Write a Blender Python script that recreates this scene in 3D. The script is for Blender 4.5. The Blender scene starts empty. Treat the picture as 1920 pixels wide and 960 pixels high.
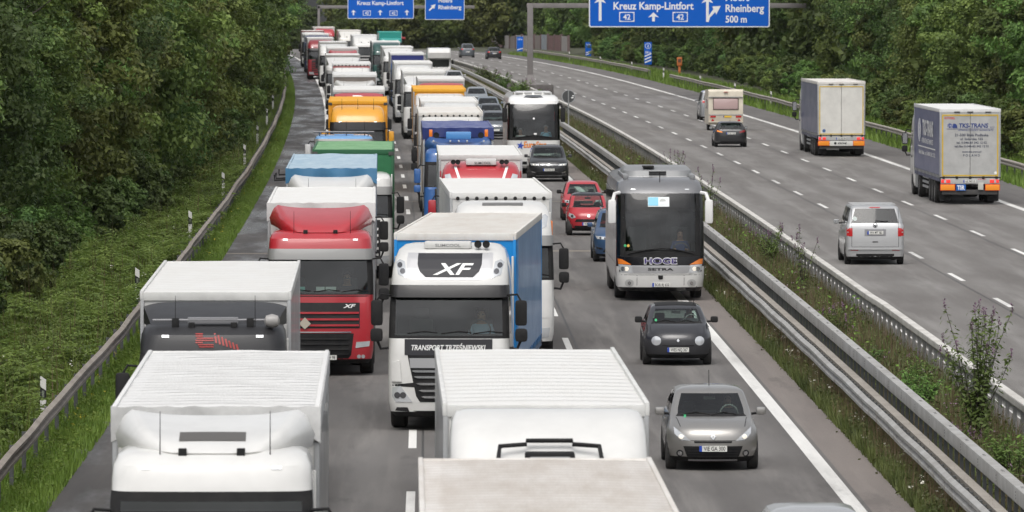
import bpy, bmesh, math, random
import numpy as np
from mathutils import Vector, Matrix
from mathutils.bvhtree import BVHTree
from mathutils.geometry import tessellate_polygon

R = math.radians
rng = random.Random(7)
S = bpy.context.scene
COL = S.collection

# ------------------------------------------------------------------ camera
H, FPX, Y0, VX = 9.15, 13600.0, -30.0, 812.0          # eye height, focal length in photo pixels, vanishing point of the near road
cd = bpy.data.cameras.new('camera')
cam = bpy.data.objects.new('camera', cd)
COL.objects.link(cam)
cd.sensor_width = 36.0
cd.lens = FPX / 1920 * 36.0
cd.clip_start, cd.clip_end = 1.0, 20000.0
pitch = math.atan((480 - Y0) / FPX)
yaw = math.atan((960 - VX) / FPX)
cam.location = (0, 0, H)
cam.rotation_euler = (math.pi / 2 - pitch, 0, -yaw)
cd.dof.use_dof = True
cd.dof.focus_distance = 185.0
cd.dof.aperture_fstop = 7.5
S.camera = cam

# ------------------------------------------------------------------ sky, sun, exposure
SUN_EL, SUN_AZ = R(60), R(192)                          # azimuth clockwise from +Y: high, from behind the camera
w = bpy.data.worlds.new('World')
S.world = w
w.use_nodes = True
nt = w.node_tree
nt.nodes.clear()
sky = nt.nodes.new('ShaderNodeTexSky')
sky.sky_type = 'NISHITA'
sky.sun_disc = False
sky.sun_elevation, sky.sun_rotation = SUN_EL, SUN_AZ
sky.dust_density, sky.air_density, sky.ozone_density = 5.0, 1.0, 1.0
tc = nt.nodes.new('ShaderNodeTexCoord')
vm = nt.nodes.new('ShaderNodeVectorMath'); vm.operation = 'ABSOLUTE'
sx = nt.nodes.new('ShaderNodeSeparateXYZ'); cx = nt.nodes.new('ShaderNodeCombineXYZ')
nt.links.new(tc.outputs['Generated'], sx.inputs[0])
nt.links.new(tc.outputs['Generated'], vm.inputs[0])
sa = nt.nodes.new('ShaderNodeSeparateXYZ')
nt.links.new(vm.outputs[0], sa.inputs[0])
nt.links.new(sx.outputs['X'], cx.inputs['X']); nt.links.new(sx.outputs['Y'], cx.inputs['Y']); nt.links.new(sa.outputs['Z'], cx.inputs['Z'])
nt.links.new(cx.outputs[0], sky.inputs['Vector'])
hs = nt.nodes.new('ShaderNodeHueSaturation')
hs.inputs['Saturation'].default_value = 0.22
nt.links.new(sky.outputs[0], hs.inputs['Color'])
# broken overcast: soft cloud pattern lightens and darkens the sky
no = nt.nodes.new('ShaderNodeTexNoise'); no.inputs['Scale'].default_value = 3.2; no.inputs['Detail'].default_value = 6
mp = nt.nodes.new('ShaderNodeMapping'); mp.inputs['Scale'].default_value = (1, 1, 3.0)
nt.links.new(cx.outputs[0], mp.inputs[0]); nt.links.new(mp.outputs[0], no.inputs['Vector'])
mr = nt.nodes.new('ShaderNodeMapRange')
mr.inputs['From Min'].default_value = 0.32; mr.inputs['From Max'].default_value = 0.68
mr.inputs['To Min'].default_value = 0.95; mr.inputs['To Max'].default_value = 1.5
nt.links.new(no.outputs['Fac'], mr.inputs['Value'])
mx = nt.nodes.new('ShaderNodeVectorMath'); mx.operation = 'SCALE'
nt.links.new(hs.outputs[0], mx.inputs[0]); nt.links.new(mr.outputs[0], mx.inputs['Scale'])
bg = nt.nodes.new('ShaderNodeBackground'); bg.inputs['Strength'].default_value = 0.15
nt.links.new(mx.outputs[0], bg.inputs['Color'])
wo = nt.nodes.new('ShaderNodeOutputWorld'); nt.links.new(bg.outputs[0], wo.inputs[0])
sl = bpy.data.lights.new('sun', 'SUN')
sl.energy, sl.angle, sl.color = 1.2, R(40), (1.0, 0.965, 0.91)
so = bpy.data.objects.new('sun', sl); COL.objects.link(so)
d = Vector((math.sin(SUN_AZ) * math.cos(SUN_EL), math.cos(SUN_AZ) * math.cos(SUN_EL), math.sin(SUN_EL)))
so.rotation_euler = d.to_track_quat('Z', 'Y').to_euler()
so.location = (0, 0, 60)
S.view_settings.view_transform = 'Standard'
S.view_settings.look = 'None'
S.view_settings.exposure = -0.04
S.view_settings.gamma = 1.0
S.render.engine = 'CYCLES'
S.cycles.max_bounces = 7
S.cycles.transparent_max_bounces = 12
S.cycles.caustics_reflective = S.cycles.caustics_refractive = False
S.cycles.use_denoising = True

# ------------------------------------------------------------------ road geometry (the autobahn bends left far away and drops beyond a crest)
def interp(tab, y):
    if y <= tab[0][0]: return tab[0][1]
    for (a, va), (b, vb) in zip(tab, tab[1:]):
        if y <= b: return va + (vb - va) * (y - a) / (b - a)
    (a, va), (b, vb) = tab[-2:]
    return vb + (vb - va) / (b - a) * (y - b)
def dL(y):
    return -2.05e-5 * max(0, y - 120) ** 2 - 6e-5 * max(0, y - 850) ** 2
RT = [(150, 0), (250, -.12), (319, -.45), (400, -1.05), (473, -2.0), (565, -3.6), (638, -5.2), (676, -6.05), (719, -7.1), (788, -9.3), (846, -11.8), (876, -13.2), (950, -17.2), (1100, -27.5), (1300, -44), (1600, -74)]
def dR(y):
    return sum(interp(RT, y + k) for k in (-40, -20, 0, 20, 40)) / 5 if y > 190 else 0.0
def G(y):                                               # ground height along the road
    if y < 900: return 0.0
    if y < 1100: return -0.0085 * (y - 900) ** 2 / 400
    return -0.85 - 0.0085 * (y - 1100)
def at(px, py, z=0.0):                                  # where the photograph's ray meets height z
    Y = FPX * (H - z) / (py - Y0)
    return (px - VX) * Y / FPX, Y
def heading(fn, y): return -math.atan((fn(y + 5) - fn(y - 5)) / 10)

# ------------------------------------------------------------------ materials
MATS = {}
def nodes(m):
    m.use_nodes = True
    t = m.node_tree
    return t, t.nodes['Principled BSDF']
def lin(c):
    return tuple(((v / 255) / 12.92 if v / 255 <= .04045 else ((v / 255 + .055) / 1.055) ** 2.4) for v in c)
def mat(name, col, rough=.5, metal=0., coat=0., dirt=0., scale=2., dcol=None, bump=0., bscale=30., stretch=None, spec=.5, emit=0.):
    """Principled surface; dirt mixes a second colour in through noise, bump roughens it."""
    if name in MATS: return MATS[name]
    m = bpy.data.materials.new(name); t, p = nodes(m)
    p.inputs['Base Color'].default_value = (*col, 1); p.inputs['Roughness'].default_value = rough
    p.inputs['Metallic'].default_value = metal; p.inputs['Coat Weight'].default_value = coat
    p.inputs['Coat Roughness'].default_value = .06
    p.inputs['Specular IOR Level'].default_value = spec
    if emit:
        p.inputs['Emission Color'].default_value = (*col, 1); p.inputs['Emission Strength'].default_value = emit
    co = t.nodes.new('ShaderNodeTexCoord')
    src = co.outputs['Object']
    if stretch:
        mp = t.nodes.new('ShaderNodeMapping'); mp.inputs['Scale'].default_value = stretch
        t.links.new(src, mp.inputs[0]); src = mp.outputs[0]
    if dirt:
        n = t.nodes.new('ShaderNodeTexNoise'); n.inputs['Scale'].default_value = scale; n.inputs['Detail'].default_value = 7; n.inputs['Roughness'].default_value = .65
        t.links.new(src, n.inputs['Vector'])
        r = t.nodes.new('ShaderNodeMapRange'); r.inputs['From Min'].default_value = .38; r.inputs['From Max'].default_value = .72
        r.inputs['To Max'].default_value = dirt
        t.links.new(n.outputs['Fac'], r.inputs['Value'])
        mi = t.nodes.new('ShaderNodeMix'); mi.data_type = 'RGBA'
        mi.inputs['A'].default_value = (*col, 1); mi.inputs['B'].default_value = (*(dcol or tuple(c * .35 for c in col)), 1)
        t.links.new(r.outputs[0], mi.inputs['Factor']); t.links.new(mi.outputs['Result'], p.inputs['Base Color'])
        r2 = t.nodes.new('ShaderNodeMapRange'); r2.inputs['To Min'].default_value = rough; r2.inputs['To Max'].default_value = min(1, rough + .3)
        t.links.new(n.outputs['Fac'], r2.inputs['Value']); t.links.new(r2.outputs[0], p.inputs['Roughness'])
    if bump:
        n = t.nodes.new('ShaderNodeTexNoise'); n.inputs['Scale'].default_value = bscale; n.inputs['Detail'].default_value = 4
        t.links.new(src, n.inputs['Vector'])
        b = t.nodes.new('ShaderNodeBump'); b.inputs['Strength'].default_value = bump; b.inputs['Distance'].default_value = .05
        t.links.new(n.outputs['Fac'], b.inputs['Height']); t.links.new(b.outputs[0], p.inputs['Normal'])
    MATS[name] = m
    return m
def paint(name, col, dirt=.25, metal=0., rough=.32):
    return mat('paint ' + name, col, rough, metal, .8, dirt, 1.3, tuple(c * .6 + .03 for c in col))
def glass(name, tint, refl=1.0):
    if name in MATS: return MATS[name]
    m = bpy.data.materials.new(name); t, p = nodes(m)
    t.nodes.remove(p)
    tr = t.nodes.new('ShaderNodeBsdfTransparent'); tr.inputs[0].default_value = (*tint, 1)
    gl = t.nodes.new('ShaderNodeBsdfGlossy'); gl.inputs['Roughness'].default_value = .03
    lw = t.nodes.new('ShaderNodeFresnel'); lw.inputs['IOR'].default_value = 1.52
    mm = t.nodes.new('ShaderNodeMath'); mm.operation = 'MULTIPLY_ADD'; mm.inputs[1].default_value = 1.2 * refl; mm.inputs[2].default_value = .02 * refl
    mi = t.nodes.new('ShaderNodeMixShader')
    t.links.new(lw.outputs[0], mm.inputs[0]); t.links.new(mm.outputs[0], mi.inputs[0])
    t.links.new(tr.outputs[0], mi.inputs[1]); t.links.new(gl.outputs[0], mi.inputs[2])
    t.links.new(mi.outputs[0], t.nodes['Material Output'].inputs[0])
    MATS[name] = m
    return m
GLASS = glass('windscreen glass', (.66, .78, .73), .95)
DGLASS = glass('tinted glass', (.12, .14, .14), 1.0)
CGLASS = glass('coach glass', (.60, .66, .64), .9)
SGLASS = glass('door glass', (.55, .6, .58), 1.2)
BLACK = mat('black plastic', (.012, .012, .013), .6, spec=.25, dirt=.4, dcol=(.05, .048, .045), scale=4)
GLOSSBLACK = mat('gloss black', (.008, .008, .01), .15, coat=.2, spec=.35)
DARK = mat('dark trim', (.02, .02, .022), .55, spec=.3, dirt=.4, dcol=(.07, .066, .06))
INT = mat('cab interior', (.06, .06, .062), .8)
COACHINT = mat('coach interior', (.11, .11, .11), .8)
CARINT = mat('car interior', (.2, .2, .19), .8)
SEAT = mat('seat cloth', (.085, .085, .09), .9)
RUBBER = mat('tyre rubber', (.018, .018, .018), .85, dirt=.6, dcol=(.06, .055, .05), scale=3)
RIM = mat('rim', (.35, .35, .36), .4, .8, dirt=.6, dcol=(.12, .1, .08))
CHROME = mat('bright metal', (.6, .61, .62), .22, .9)
ALU = mat('aluminium', (.42, .43, .44), .42, .7, dirt=.4, dcol=(.25, .24, .22))
STEEL = mat('chassis steel', (.05, .05, .052), .6, dirt=.6, dcol=(.11, .095, .08))
LENS = mat('headlamp glass', (.62, .64, .66), .08, .35, coat=1)
REFL = mat('headlamp bowl', (.16, .16, .17), .2, .7)
LAMPON = mat('lit headlamp', (1, .93, .8), .2, emit=.12)
RED = mat('tail lamp', (.45, .012, .014), .15, coat=1)
AMBER = mat('amber lamp', (.85, .22, .02), .2, coat=1)
REDLIT = mat('lit tail lamp', (1, .06, .05), .2, emit=.22)
AMBERLIT = mat('lit amber lamp', (1, .36, .03), .2, emit=.3)
PLATE = mat('number plate', (.72, .72, .68), .4, dirt=.3, scale=8)
PLATEY = mat('yellow plate', (.75, .5, .05), .4)
INK = mat('black lettering', (.012, .012, .013), .5)
EUBLUE = mat('plate blue', (.012, .06, .4), .4)
WHITEPAINT = mat('white lettering', (.8, .8, .79), .5)
WHITE = paint('white', (.67, .665, .645), .35)
WARMWHITE = paint('warm white', (.74, .72, .67), .35)
SKIN_M = mat('skin', (.5, .29, .2), .5)

# ------------------------------------------------------------------ mesh builder
class MB:
    def __init__(s): s.v, s.f, s.m = [], [], []
    def add(s, vs, fs, m=0):
        o = len(s.v); s.v += [tuple(v) for v in vs]
        s.f += [[i + o for i in f] for f in fs]; s.m += [m] * len(fs)
        return s
    def box(s, x0, x1, y0, y1, z0, z1, m=0, b=0.):
        if x0 > x1: x0, x1 = x1, x0
        if b <= 0:
            return s.add([(x, y, z) for z in (z0, z1) for y in (y0, y1) for x in (x0, x1)],
                         [(0, 2, 3, 1), (4, 5, 7, 6), (0, 1, 5, 4), (2, 6, 7, 3), (0, 4, 6, 2), (1, 3, 7, 5)], m)
        bm = bmesh.new(); bmesh.ops.create_cube(bm, size=1)
        for v in bm.verts: v.co = ((x0 + x1) / 2 + v.co.x * (x1 - x0), (y0 + y1) / 2 + v.co.y * (y1 - y0), (z0 + z1) / 2 + v.co.z * (z1 - z0))
        b = min(b, .49 * min(x1 - x0, y1 - y0, z1 - z0))
        bmesh.ops.bevel(bm, geom=list(bm.edges), offset=b, segments=2, profile=.6, affect='EDGES')
        return s.bm(bm, m)
    def bm(s, bm, m=0):
        bm.verts.index_update()
        s.add([v.co for v in bm.verts], [[v.index for v in f.verts] for f in bm.faces], m); bm.free(); return s
    def tube(s, pts, r, n=8, m=0, cap=True):
        pts = [Vector(p) for p in pts]; k = len(pts)
        rs = r if isinstance(r, (list, tuple)) else [r] * k
        vs = []; up = Vector((.3, .2, 1)).normalized()
        for i, p in enumerate(pts):
            t = (pts[min(i + 1, k - 1)] - pts[max(i - 1, 0)]).normalized()
            a = t.cross(up)
            if a.length < 1e-3: a = t.cross(Vector((1, 0, 0)))
            a.normalize(); b = t.cross(a)
            for j in range(n):
                q = 2 * math.pi * j / n
                vs.append(p + (a * math.cos(q) + b * math.sin(q)) * rs[i])
        fs = [(i * n + j, i * n + (j + 1) % n, (i + 1) * n + (j + 1) % n, (i + 1) * n + j) for i in range(k - 1) for j in range(n)]
        if cap: fs += [tuple(range(n))[::-1], tuple(range((k - 1) * n, k * n))]
        return s.add(vs, fs, m)
    def lathe(s, prof, c, axis='x', n=24, m=0):
        """prof: (offset along axis, radius, material or None)"""
        vs = []
        for o, r, *_ in prof:
            for j in range(n):
                q = 2 * math.pi * j / n; a, b = r * math.cos(q), r * math.sin(q)
                vs.append((c[0] + o, c[1] + a, c[2] + b) if axis == 'x' else (c[0] + a, c[1] + o, c[2] + b) if axis == 'y' else (c[0] + a, c[1] + b, c[2] + o))
        for i in range(len(prof) - 1):
            mm = prof[i][2] if len(prof[i]) > 2 else m
            s.add([vs[i * n + j] for j in range(n)] + [vs[(i + 1) * n + j] for j in range(n)],
                  [(j, (j + 1) % n, n + (j + 1) % n, n + j) for j in range(n)], mm)
        return s
    def prism(s, poly, axis, d0, d1, m=0):
        """poly in the two other axes: axis x -> (y,z), y -> (x,z), z -> (x,y)"""
        def P(a, b, d): return (d, a, b) if axis == 'x' else (a, d, b) if axis == 'y' else (a, b, d)
        n = len(poly)
        vs = [P(a, b, d0) for a, b in poly] + [P(a, b, d1) for a, b in poly]
        tri = tessellate_polygon([[Vector((a, b, 0)) for a, b in poly]])
        fs = [tuple(t) for t in tri] + [tuple(i + n for i in t)[::-1] for t in tri] + [(i, (i + 1) % n, n + (i + 1) % n, n + i) for i in range(n)]
        return s.add(vs, fs, m)
    def build(s, name, mats, parent=None, sharp=35, smooth=True):
        me = bpy.data.meshes.new(name)
        me.from_pydata(s.v, [], s.f)
        for m in (mats if isinstance(mats, (list, tuple)) else [mats]): me.materials.append(m)
        me.polygons.foreach_set('material_index', s.m)
        b = bmesh.new(); b.from_mesh(me)
        bmesh.ops.remove_doubles(b, verts=b.verts, dist=1e-5)
        bmesh.ops.recalc_face_normals(b, faces=b.faces); b.to_mesh(me); b.free()
        if smooth:
            me.polygons.foreach_set('use_smooth', [True] * len(me.polygons))
            me.set_sharp_from_angle(angle=R(sharp))
        me.update()
        return link(name, me, parent)
def link(name, data, parent=None):
    o = bpy.data.objects.new(name, data); COL.objects.link(o)
    if parent: o.parent = parent
    return o
def tag(o, label=None, cat=None, group=None, kind=None):
    if label: o['label'] = label
    if cat: o['category'] = cat
    if group: o['group'] = group
    if kind: o['kind'] = kind
    return o
def thing(name, label, cat, loc=(0, 0, 0), rz=0, group=None):
    o = link(name, None); o.location = loc; o.rotation_euler = (0, 0, rz)
    return tag(o, label, cat, group)
def dup(root, loc, rz, label=None):
    r = root.copy(); COL.objects.link(r); r.location = loc; r.rotation_euler = (0, 0, rz)
    if label: r['label'] = label
    for ch in list(root.children):
        c = ch.copy(); COL.objects.link(c); c.parent = r
        for g in list(ch.children):
            q = g.copy(); COL.objects.link(q); q.parent = c
    return r
def raw_mesh(name, V, F, mats, parent=None, k=4, mi=None):
    """fast numpy mesh, F faces of k corners"""
    me = bpy.data.meshes.new(name)
    V = np.asarray(V, np.float32); F = np.asarray(F, np.int32)
    me.vertices.add(len(V)); me.vertices.foreach_set('co', V.ravel())
    me.loops.add(F.size); me.loops.foreach_set('vertex_index', F.ravel())
    me.polygons.add(len(F)); me.polygons.foreach_set('loop_start', np.arange(0, F.size, k, dtype=np.int32))
    me.polygons.foreach_set('loop_total', np.full(len(F), k, np.int32))
    for m in mats: me.materials.append(m)
    if mi is not None: me.polygons.foreach_set('material_index', np.asarray(mi, np.int32))
    me.update(calc_edges=True); me.validate()
    return link(name, me, parent)

# ------------------------------------------------------------------ writing
TXT = {}
def text2d(s, bold=0., shear=0.):
    """letters as a flat mesh: verts (x, y) with height 1 for capitals, faces"""
    key = (s, bold, shear)
    if key in TXT: return TXT[key]
    c = bpy.data.curves.new('txt', 'FONT'); c.body = s; c.offset = bold; c.shear = shear; c.resolution_u = 3
    o = bpy.data.objects.new('txt', c)
    me = bpy.data.meshes.new_from_object(o)
    V = [(v.co.x, v.co.y) for v in me.vertices]; F = [tuple(p.vertices) for p in me.polygons]
    bpy.data.objects.remove(o); bpy.data.curves.remove(c); bpy.data.meshes.remove(me)
    h = .7
    x0 = min(v[0] for v in V); x1 = max(v[0] for v in V)
    V = [((x - (x0 + x1) / 2) / h, y / h) for x, y in V]
    TXT[key] = (V, F, (x1 - x0) / h)
    return TXT[key]
def text(mb, s, o, ux, uz, h, wid=None, bold=0., shear=0., m=0, align=0, out=None, t=.004):
    """flat raised letters: o is the middle (align 0) or left end (align -1) of the base line"""
    V, F, W = text2d(s, bold, shear)
    o, ux, uz = Vector(o), Vector(ux), Vector(uz)
    k = (wid / W) if wid else h
    sh = W * k / 2 if align == -1 else 0
    mb.add([o + ux * (x * k + sh) + uz * (y * h) for x, y in V], F, m)
    return mb
# ------------------------------------------------------------------ ring lofts: closed plan outlines stacked into a shell
NF, NC, NS = 8, 4, 8
SEGS = ['F'] * NF + ['FR'] * NC + ['R'] * NS + ['BR'] * NC + ['B'] * NF + ['BL'] * NC + ['L'] * NS + ['FL'] * NC
SIDEK = [0] * NF + [0] * NC + list(range(NS)) + [0] * NC + [0] * NF + [0] * NC + list(range(NS))[::-1] + [0] * NC
def ring(hw, yf, yr, zf, zr=None, rf=.2, rr=.15, bow=.05, bowr=.03):
    zr = zf if zr is None else zr
    rf = min(rf, hw * .95); rr = min(rr, hw * .95)
    P = []
    for i in range(NF): P.append((-(hw - rf) + 2 * (hw - rf) * i / NF, yf))
    for i in range(NC):
        q = math.pi / 2 * i / NC; P.append((hw - rf + rf * math.sin(q), yf + rf - rf * math.cos(q)))
    for i in range(NS): P.append((hw, yf + rf + (yr - rr - yf - rf) * i / NS))
    for i in range(NC):
        q = math.pi / 2 * i / NC; P.append((hw - rr + rr * math.cos(q), yr - rr + rr * math.sin(q)))
    for i in range(NF): P.append(((hw - rr) - 2 * (hw - rr) * i / NF, yr))
    for i in range(NC):
        q = math.pi / 2 * i / NC; P.append((-(hw - rr) - rr * math.sin(q), yr - rr + rr * math.cos(q)))
    for i in range(NS): P.append((-hw, yr - rr - (yr - rr - yf - rf) * i / NS))
    for i in range(NC):
        q = math.pi / 2 * i / NC; P.append((-(hw - rf) - rf * math.cos(q), yf + rf - rf * math.sin(q)))
    out = []
    L = max(yr - yf, .01)
    for x, y in P:
        z = zf + (zr - zf) * (y - yf) / L
        e = min(1, abs(x / hw)) ** 2
        if y < yf + rf + 1e-6: y += bow * e
        if y > yr - rr - 1e-6: y -= bowr * e
        out.append((x, y, z))
    return out
def loft(rings, where=lambda i, seg, k: 0, cap0=True, cap1=True, mb=None):
    """where(i, seg, k) -> material index or None to leave the face out"""
    mb = mb or MB(); n = len(rings[0]); vs = [p for r in rings for p in r]
    per = {}
    for i in range(len(rings) - 1):
        for j in range(n):
            m = where(i, SEGS[j], SIDEK[j])
            if m is None: continue
            per.setdefault(m, []).append((i * n + j, i * n + (j + 1) % n, (i + 1) * n + (j + 1) % n, (i + 1) * n + j))
    if cap0: per.setdefault(0, []).append(tuple(range(n))[::-1])
    if cap1: per.setdefault(cap1 if cap1 is not True else 0, []).append(tuple(range((len(rings) - 1) * n, len(rings) * n)))
    first = True
    o = len(mb.v); mb.v += vs
    for m, fs in per.items():
        mb.f += [[a + o for a in f] for f in fs]; mb.m += [m] * len(fs)
    return mb
def clean(mb):
    used = sorted({i for f in mb.f for i in f}); mp = {a: i for i, a in enumerate(used)}
    mb.v = [mb.v[a] for a in used]; mb.f = [[mp[a] for a in f] for f in mb.f]; return mb
def bvh(rings):
    mb = loft(rings); return BVHTree.FromPolygons([Vector(v) for v in mb.v], mb.f)
DIRS = {'front': (Vector((0, 1, 0)), lambda a, b: Vector((a, -30, b)), Vector((0, -1, 0))),
        'rear': (Vector((0, -1, 0)), lambda a, b: Vector((a, 60, b)), Vector((0, 1, 0))),
        'right': (Vector((-1, 0, 0)), lambda a, b: Vector((30, a, b)), Vector((1, 0, 0))),
        'left': (Vector((1, 0, 0)), lambda a, b: Vector((-30, a, b)), Vector((-1, 0, 0))),
        'top': (Vector((0, 0, -1)), lambda a, b: Vector((a, b, 30)), Vector((0, 0, 1)))}
def proj(tree, side, a, b, off):
    d, org, out = DIRS[side]
    hit = tree.ray_cast(org(a, b), d)
    p = hit[0]
    if p is None:
        near = tree.find_nearest(org(a, b) + d * 30)
        p = near[0]
    return p + out * off
def decal(tree, side, polys, mb=None, m=0, off=.006, depth=.03, cell=.12):
    """outline polygons pressed onto a surface, with a skirt back into it (so they are thin solid pieces)"""
    mb = mb or MB(); out = DIRS[side][2]
    for poly in polys:
        bm = bmesh.new()
        vs = [bm.verts.new((a, b, 0)) for a, b in poly]
        f = bm.faces.new(vs)
        bmesh.ops.triangulate(bm, faces=[f])
        for _ in range(5):
            long = [e for e in bm.edges if e.calc_length() > cell]
            if not long: break
            bmesh.ops.subdivide_edges(bm, edges=long, cuts=1, use_grid_fill=False)
            bmesh.ops.triangulate(bm, faces=[q for q in bm.faces if len(q.verts) > 3])
        for v in bm.verts: v.co = proj(tree, side, v.co.x, v.co.y, off)
        if depth:
            be = [e for e in bm.edges if len(e.link_faces) == 1]
            r = bmesh.ops.extrude_edge_only(bm, edges=be)
            for v in r['geom']:
                if isinstance(v, bmesh.types.BMVert): v.co -= out * depth
        mb.bm(bm, m)
    return mb
def decal_text(tree, side, s, a, b, h, wid=None, bold=0., shear=0., mb=None, m=0, off=.01, flip=False):
    mb = mb or MB(); V, F, W = text2d(s, bold, shear); k = (wid / W) if wid else h
    if flip: k = -k
    bm = bmesh.new(); vs = [bm.verts.new((a + x * k, b + y * h, 0)) for x, y in V]
    for f in F:
        try: bm.faces.new([vs[i] for i in f])
        except ValueError: pass
    bmesh.ops.triangulate(bm, faces=list(bm.faces))
    for _ in range(3):
        long = [e for e in bm.edges if e.calc_length() > .07]
        if not long: break
        bmesh.ops.subdivide_edges(bm, edges=long, cuts=1); bmesh.ops.triangulate(bm, faces=[q for q in bm.faces if len(q.verts) > 3])
    for v in bm.verts: v.co = proj(tree, side, v.co.x, v.co.y, off)
    return mb.bm(bm, m)
def circ(cx, cz, r, n=14, sx=1.): return [(cx + r * sx * math.cos(2 * math.pi * i / n), cz + r * math.sin(2 * math.pi * i / n)) for i in range(n)]
def rect(x0, x1, z0, z1): return [(x0, z0), (x1, z0), (x1, z1), (x0, z1)]
def mir(p): return [(-x, z) for x, z in p][::-1]
def both(p): return [p, mir(p)]

def plate(parent, s, x, z, y, side=-1, w=.52, h=.11, mt=None, sub=True):
    """number plate facing -y (side -1) or +y (side 1)"""
    mb = MB(); mb.box(x - w / 2, x + w / 2, y - .006, y + .006, z - h / 2, z + h / 2, 0)
    yy = y + side * .0075
    ux = (-side, 0, 0)
    e = x - w / 2 * (-side) if side == -1 else x + w / 2
    a, b = (x - w / 2, x - w / 2 + .05) if side == -1 else (x + w / 2 - .05, x + w / 2)
    mb.add([(a, yy, z - h / 2), (b, yy, z - h / 2), (b, yy, z + h / 2), (a, yy, z + h / 2)], [(0, 1, 2, 3)], 2)
    if s: text(mb, s, (x + .025 * (-side), yy - 0, z - .037), ux, (0, 0, 1), .078, w * .78, bold=.012, m=1)
    return mb.build('number_plate', [mt or PLATE, INK, EUBLUE], parent, smooth=False)

def wheel_mb(mb, x, y, r, wd, side=1, dual=False, n=22):
    """tyre (0) and rim (1); side = +1 outer face towards +x"""
    s = side
    prof = [(-s * wd, r * .6, 0), (-s * wd, r * .93, 0), (-s * wd * .85, r, 0), (-s * wd * .15, r, 0), (0, r * .93, 0), (s * .004, r * .64, 0), (-s * .02, r * .6, 1), (-s * .03, r * .5, 1), (-s * .09, r * .3, 1), (-s * .05, r * .2, 1), (-s * .03, .001, 1)]
    mb.lathe(prof, (x, y, r), 'x', n)
    return mb
def wheels(parent, xs, ys, r, wd, name='wheel'):
    for y in ys:
        for s in (1, -1):
            wheel_mb(MB(), s * xs, y, r, wd, s).build(name, [RUBBER, RIM], parent)

# ------------------------------------------------------------------ a seated person (one continuous skinned body; hair a child)
PERSONS = {}
def person_mesh(shirt, trousers, reach=.42):
    key = (shirt.name, trousers.name, reach)
    if key in PERSONS: return PERSONS[key]
    # joints (x, y, z, radius), facing -y, seat surface at z=0
    J = [(0, .02, .10, .15), (0, .05, .30, .155), (0, .06, .47, .15), (0, .05, .56, .07), (0, .02, .64, .085), (0, .0, .72, .102), (0, .015, .81, .085),
         (.17, .05, .49, .075), (.24, -.02, .27, .05), (.17, -.02 - reach * .75, .30, .042), (.14, -.05 - reach * .85, .33, .045),
         (-.17, .05, .49, .075), (-.24, -.02, .27, .05), (-.17, -.02 - reach * .75, .30, .042), (-.14, -.05 - reach * .85, .33, .045),
         (.11, -.08, .08, .095), (.14, -.45, .11, .07), (.14, -.52, -.3, .05), (-.11, -.08, .08, .095), (-.14, -.45, .11, .07), (-.14, -.52, -.3, .05),
         (0, -.095, .70, .026)]
    E = [(0, 1), (1, 2), (2, 3), (3, 4), (4, 5), (5, 6), (2, 7), (7, 8), (8, 9), (9, 10), (2, 11), (11, 12), (12, 13), (13, 14), (0, 15), (15, 16), (16, 17), (0, 18), (18, 19), (19, 20), (5, 21)]
    me = bpy.data.meshes.new('person'); me.from_pydata([j[:3] for j in J], E, []); me.update()
    o = bpy.data.objects.new('tmp', me); COL.objects.link(o)
    sk = o.modifiers.new('skin', 'SKIN'); sb = o.modifiers.new('sub', 'SUBSURF'); sb.levels = sb.render_levels = 2
    for i, j in enumerate(J):
        me.skin_vertices[0].data[i].radius = (j[3], j[3])
    me.skin_vertices[0].data[0].use_root = True
    dg = bpy.context.evaluated_depsgraph_get()
    m2 = bpy.data.meshes.new_from_object(o.evaluated_get(dg))
    bpy.data.objects.remove(o)
    m2.materials.clear()
    for m in (shirt, trousers, SKIN_M): m2.materials.append(m)
    hair = []
    for p in m2.polygons:
        c = p.center; p.use_smooth = True
        lower = c.z < .12 or (c.y < -.12 and c.z < .2 and abs(c.x) < .2 and c.z < .2)
        arm = abs(c.x) > .1 and .22 < c.z < .42 and c.y < -.1
        p.material_index = 2 if c.z > .545 or arm else (1 if lower else 0)
    # small modelled eyes and mouth pressed on the face
    mb = MB()
    for s in (1, -1): mb.lathe([(-.004, .001), (-.003, .014), (.01, .014)], (s * .036, -.088, .735), 'y', 8)
    mb.box(-.028, .028, -.092, -.08, .655, .664)
    # hair cap
    hb = MB()
    bm = bmesh.new(); bmesh.ops.create_uvsphere(bm, u_segments=14, v_segments=9, radius=1)
    for v in bm.verts: v.co = Vector((v.co.x * .108, .03 + v.co.y * .115, .775 + v.co.z * .098))
    dele = [v for v in bm.verts if v.co.z < .70 or (v.co.y < -.05 and v.co.z < .8)]
    bmesh.ops.delete(bm, geom=dele, context='VERTS'); hb.bm(bm)
    PERSONS[key] = (m2, mb, hb); return PERSONS[key]
def person(veh, lx, ly, lz, label, shirt, hairm, cat='person', reach=.42, group=None, sc=1.05):
    """a person sitting at local seat point (lx, ly, lz) of a vehicle: top-level, placed in world space"""
    m2, mb, hb = person_mesh(shirt, mat('dark trousers', (.03, .03, .04), .8), reach)
    M = Matrix.Translation(veh.location) @ Matrix.Rotation(veh.rotation_euler[2], 4, 'Z')
    o = link('person', m2); o.location = M @ Vector((lx, ly, lz)); o.rotation_euler = (0, 0, veh.rotation_euler[2]); o.scale = (sc, sc, sc)
    tag(o, label, cat, group)
    hb.build('hair', hairm, o); mb.build('face', INK, o)
    return o
SHIRT_LB = mat('light blue shirt', (.42, .55, .7), .8); SHIRT_NV = mat('navy shirt', (.03, .06, .2), .8); SHIRT_W = mat('white shirt', (.75, .75, .75), .8); SHIRT_D = mat('dark shirt', (.06, .06, .07), .8); SHIRT_T = mat('blue jacket', (.2, .5, .68), .8)
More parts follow.
